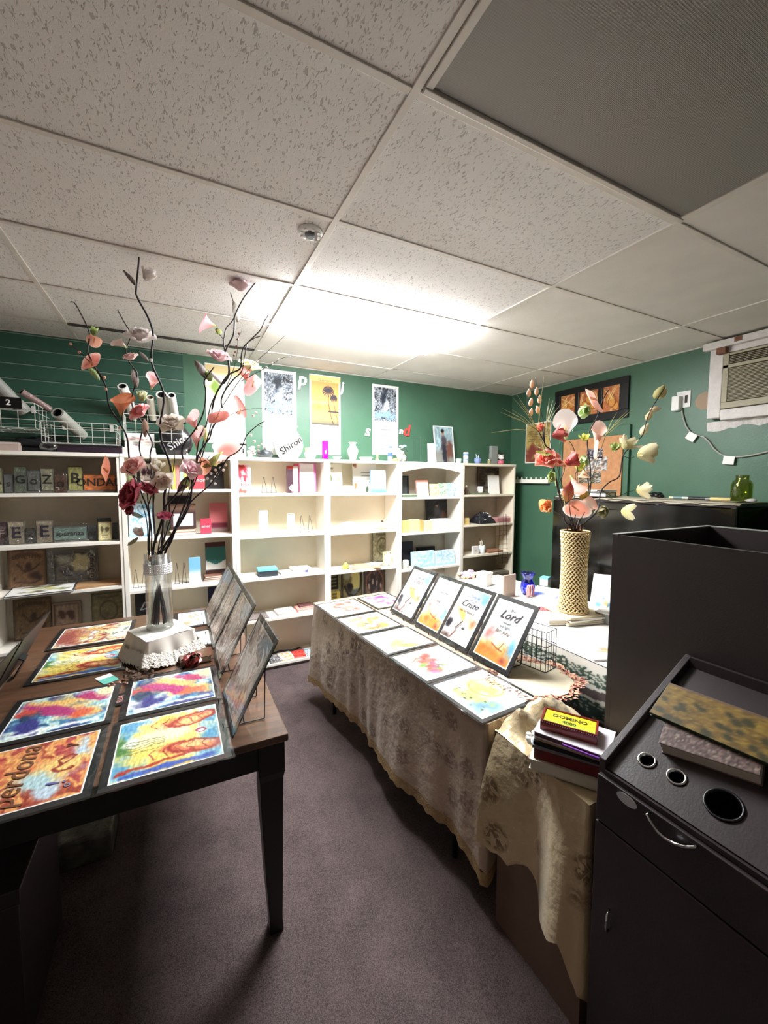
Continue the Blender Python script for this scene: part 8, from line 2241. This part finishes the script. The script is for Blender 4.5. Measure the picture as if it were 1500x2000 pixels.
branch('pussy willow stalks at the left of the woven vase', 'flower', YV + .02,
       [(base2(-.02) + [(1100, 990), (1078, 900), (1056, 850), (1037, 820), (1031, 795), (1030, 765)], 0, 0, .6), ([(1064, 868), (1062, 830), (1056, 800), (1050, 770), (1046, 736)], 0, 0, .5)],
       [dict(k='bud', p=(x, y_), s=13, c=(.93, .80, .72), c2=(.80, .66, .50), d=(.2 * ((x % 3) - 1), -1), tc=.1) for x, y_ in ((1039, 750), (1033, 767), (1048, 764), (1037, 785), (1037, 805), (1054, 780), (1050, 800))], **kw)
def grasses(label, org, tips, col=(.74, .70, .48)):
    o = thing('grass_spray', label, 'grass', (WVX, WVY, WVZ)); off = Vector((WVX, WVY, WVZ))
    for q in tips:
        a, b_ = P3(org[0], org[1], YV), P3(q[0], q[1], YV, q[2] if len(q) > 2 else 0); mid = a.lerp(b_, .5) + Vector((0, 0, .012))
        obj('grass_blade', MB().tube([a - off, mid - off, b_ - off], [.0019, .0016, .0004], 5), mat('grass', col, .7), o)
    m0 = Vector((0, 0, WH)); obj('grass_stalk', MB().tube([Vector((-.01, 0, .1)), m0, P3((org[0] + 1115) / 2 + 4, (org[1] + 1040) / 2, YV) - off, P3(org[0], org[1], YV) - off], .002, 6), M['twig'], o, smooth=True)
grasses('spray of dry grass fanning left from the woven vase', (1051, 842), [(1009, 770), (1002, 777), (1016, 786), (980, 797), (977, 805), (990, 812), (960, 845), (1000, 800), (1058, 765), (1062, 735)])
grasses('spray of dry grass rising from the middle left of the woven vase', (1067, 835), [(1073, 778), (1080, 782), (1086, 785), (1094, 790), (1070, 792)], (.78, .76, .62))
grasses('spray of dry grass fanning right from the woven vase', (1182, 852), [(1239, 797), (1228, 800), (1232, 818), (1215, 822), (1205, 805)])
branch('stem with a white calla left of centre in the woven vase', 'flower', YV - .02,
       [(base2(-.01) + [(1116, 1000), (1126, 950), (1127, 905), (1120, 875), (1112, 862)], 0, 0, .6)],
       [dict(k='calla', p=(1105, 842), s=36, d=(-.3, -1), c=(.94, .88, .86), c2=(.95, .92, .90), tc=.5, w=.85), dict(k='leaf', p=(1122, 830), s=20, d=(.1, -1), c=(.8, .84, .8), c2=(.7, .74, .7), w=.2)], **kw)
branch('central stem of blush anthuriums and green blooms in the woven vase', 'flower', YV,
       [(base2(.01) + [(1138, 1000), (1152, 960), (1153, 918), (1150, 890), (1147, 862), (1152, 840), (1166, 815), (1178, 780), (1190, 760)], 0, .02, .9), ([(1130, 1010), (1142, 985), (1150, 950), (1140, 915), (1128, 905)], 0, 0, .7), ([(1150, 885), (1140, 905), (1124, 925), (1128, 950)], 0, 0, .5)],
       [dict(k='anth', p=(1153, 782), s=44, d=(.4, -.3), c=(.92, .62, .54), c2=(.95, .76, .70), tc=1.2, r=.5), dict(k='mag', p=(1144, 796), s=32, c=(.88, .92, .78), c2=(.62, .74, .42), d=(-.5, .6), tc=.7, o=.9, n=5), dict(k='calla', p=(1167, 856), s=38, d=(.1, -1), c=(.93, .72, .64), c2=(.94, .84, .80), tc=.3, w=.55), dict(k='anth', p=(1160, 882), s=28, d=(.4, .1), c=(.93, .84, .76), c2=(.92, .70, .60), tc=.7, r=1),
        dict(k='mag', p=(1141, 862), s=16, c=(.86, .84, .36), c2=(.70, .72, .3), d=(0, -1), o=.4), dict(k='mag', p=(1140, 890), s=20, c=(.80, .86, .66), c2=GR, d=(-.2, .8)), dict(k='calla', p=(1140, 925), s=30, d=(-.3, 1), c=(.92, .72, .56), c2=(.9, .78, .66), w=.5), dict(k='calla', p=(1122, 944), s=34, d=(.2, 1), c=(.92, .74, .68), c2=(.85, .55, .48), w=.6), dict(k='mag', p=(1130, 922), s=18, c=(.82, .82, .36), c2=(.66, .70, .32), d=(.1, -1), o=.5)], **kw)
branch('low white and peach callas over the rim of the woven vase', 'flower', YV - .05,
       [(base2(.0) + [(1122, 1020), (1124, 1005)], 0, -.03, .7), ([(1126, 1030), (1136, 1012), (1142, 1000)], -.02, -.04, .5), ([(1118, 1025), (1112, 990), (1111, 965)], -.02, -.02, .5)],
       [dict(k='anth', p=(1122, 990), s=38, d=(-.1, 1), c=(.92, .55, .44), c2=(.95, .92, .88), tc=1.3, r=2.0, asp=1.15), dict(k='calla', p=(1144, 994), s=30, d=(.6, -1), c=(.94, .82, .74), c2=(.92, .62, .52), tc=.5), dict(k='bud', p=(1110, 960), s=34, c=(.80, .34, .32), c2=(.82, .72, .45), d=(.0, -1)), dict(k='mag', p=(1134, 975), s=18, c=(.84, .80, .36), c2=(.7, .7, .3), d=(.3, -.6)), dict(k='leaf', p=(1104, 975), s=26, d=(-.2, -1), c=(.66, .66, .40), c2=(.5, .52, .32), w=.3)], **kw)
branch('right branch of cream magnolia blooms in the woven vase', 'flower', YV,
       [(base2(.03) + [(1141, 1022), (1168, 995), (1173, 961), (1190, 942), (1209, 931), (1214, 904), (1218, 888), (1236, 868), (1255, 850), (1264, 818), (1277, 791), (1290, 770), (1298, 757)], 0, -.04, .85), ([(1176, 958), (1200, 970), (1225, 962), (1240, 957)], -.01, -.03, .4), ([(1150, 1015), (1175, 998), (1205, 995)], -.01, -.03, .4), ([(1216, 890), (1230, 895), (1240, 892)], -.02, -.03, .4), ([(1163, 1000), (1180, 980), (1210, 968)], 0, 0, .3)],
       [dict(k='mag', p=(1218, 878), s=28, c=CR_, c2=(.80, .78, .52), d=(.4, -1), o=.3, n=5), dict(k='mag', p=(1245, 890), s=34, c=CR_, c2=(.84, .82, .60), d=(.8, -.2), o=.5, n=6, tc=.4), dict(k='mag', p=(1243, 958), s=26, c=CR_, c2=(.8, .74, .5), d=(.8, .0), o=.25, n=5), dict(k='mag', p=(1213, 998), s=26, c=CR_, c2=(.82, .80, .5), d=(.9, .2), o=.3, n=5), dict(k='mag', p=(1181, 992), s=24, c=(.66, .62, .48), c2=(.5, .5, .36), d=(-.3, .3), o=.6, n=5), dict(k='mag', p=(1203, 878), s=16, c=(.78, .76, .50), c2=GR, d=(-.4, -.6), o=.4), dict(k='leaf', p=(1230, 870), s=26, d=(1, -.4), c=(.50, .56, .34), c2=(.42, .48, .3), w=.35),
        dict(k='bud', p=(1295, 768), s=18, c=(.90, .80, .70), c2=(.8, .78, .5), d=(.4, -1)), dict(k='bud', p=(1288, 765), s=24, c=(.78, .76, .52), c2=(.7, .68, .45), d=(.5, -1)), dict(k='bud', p=(1280, 799), s=17, c=(.93, .88, .80), c2=(.85, .78, .62), d=(1, 0)), dict(k='bud', p=(1268, 811), s=17, c=(.88, .82, .66), c2=(.8, .7, .5), d=(.3, -1)), dict(k='bud', p=(1259, 838), s=20, c=(.93, .92, .84), c2=(.86, .80, .6), d=(.4, -1))], **kw)
mb = MB(); r = random.Random(19)
for kx in range(50):
    a = r.uniform(0, 6.28); q = r.uniform(.0, .05); p = Vector((q * math.cos(a), q * math.sin(a), r.uniform(-.02, .03)))
    d = Vector((math.cos(a), math.sin(a), r.uniform(.5, 2))).normalized() * .035; s_ = Vector((-d.y, d.x, 0)).normalized() * .008
    mb.add([p, p + d * .5 + s_, p + d, p + d * .5 - s_], [(0, 1, 2, 3)])
fo = obj('dried_foliage', mb, mat('red_brown_foliage', (.45, .30, .24), .8, noise=.3, nscale=40), kind='stuff')
fo.location = (WVX, WVY, WVZ + WH - .03); tag(fo, 'red brown dried foliage tucked in the mouth of the woven vase', 'foliage')
for o in list(bpy.data.objects):                  # helper values, not part of the scene
    for k in ('_w', '_h'):
        if k in o: del o[k]
print('OBJECTS', len(bpy.data.objects))
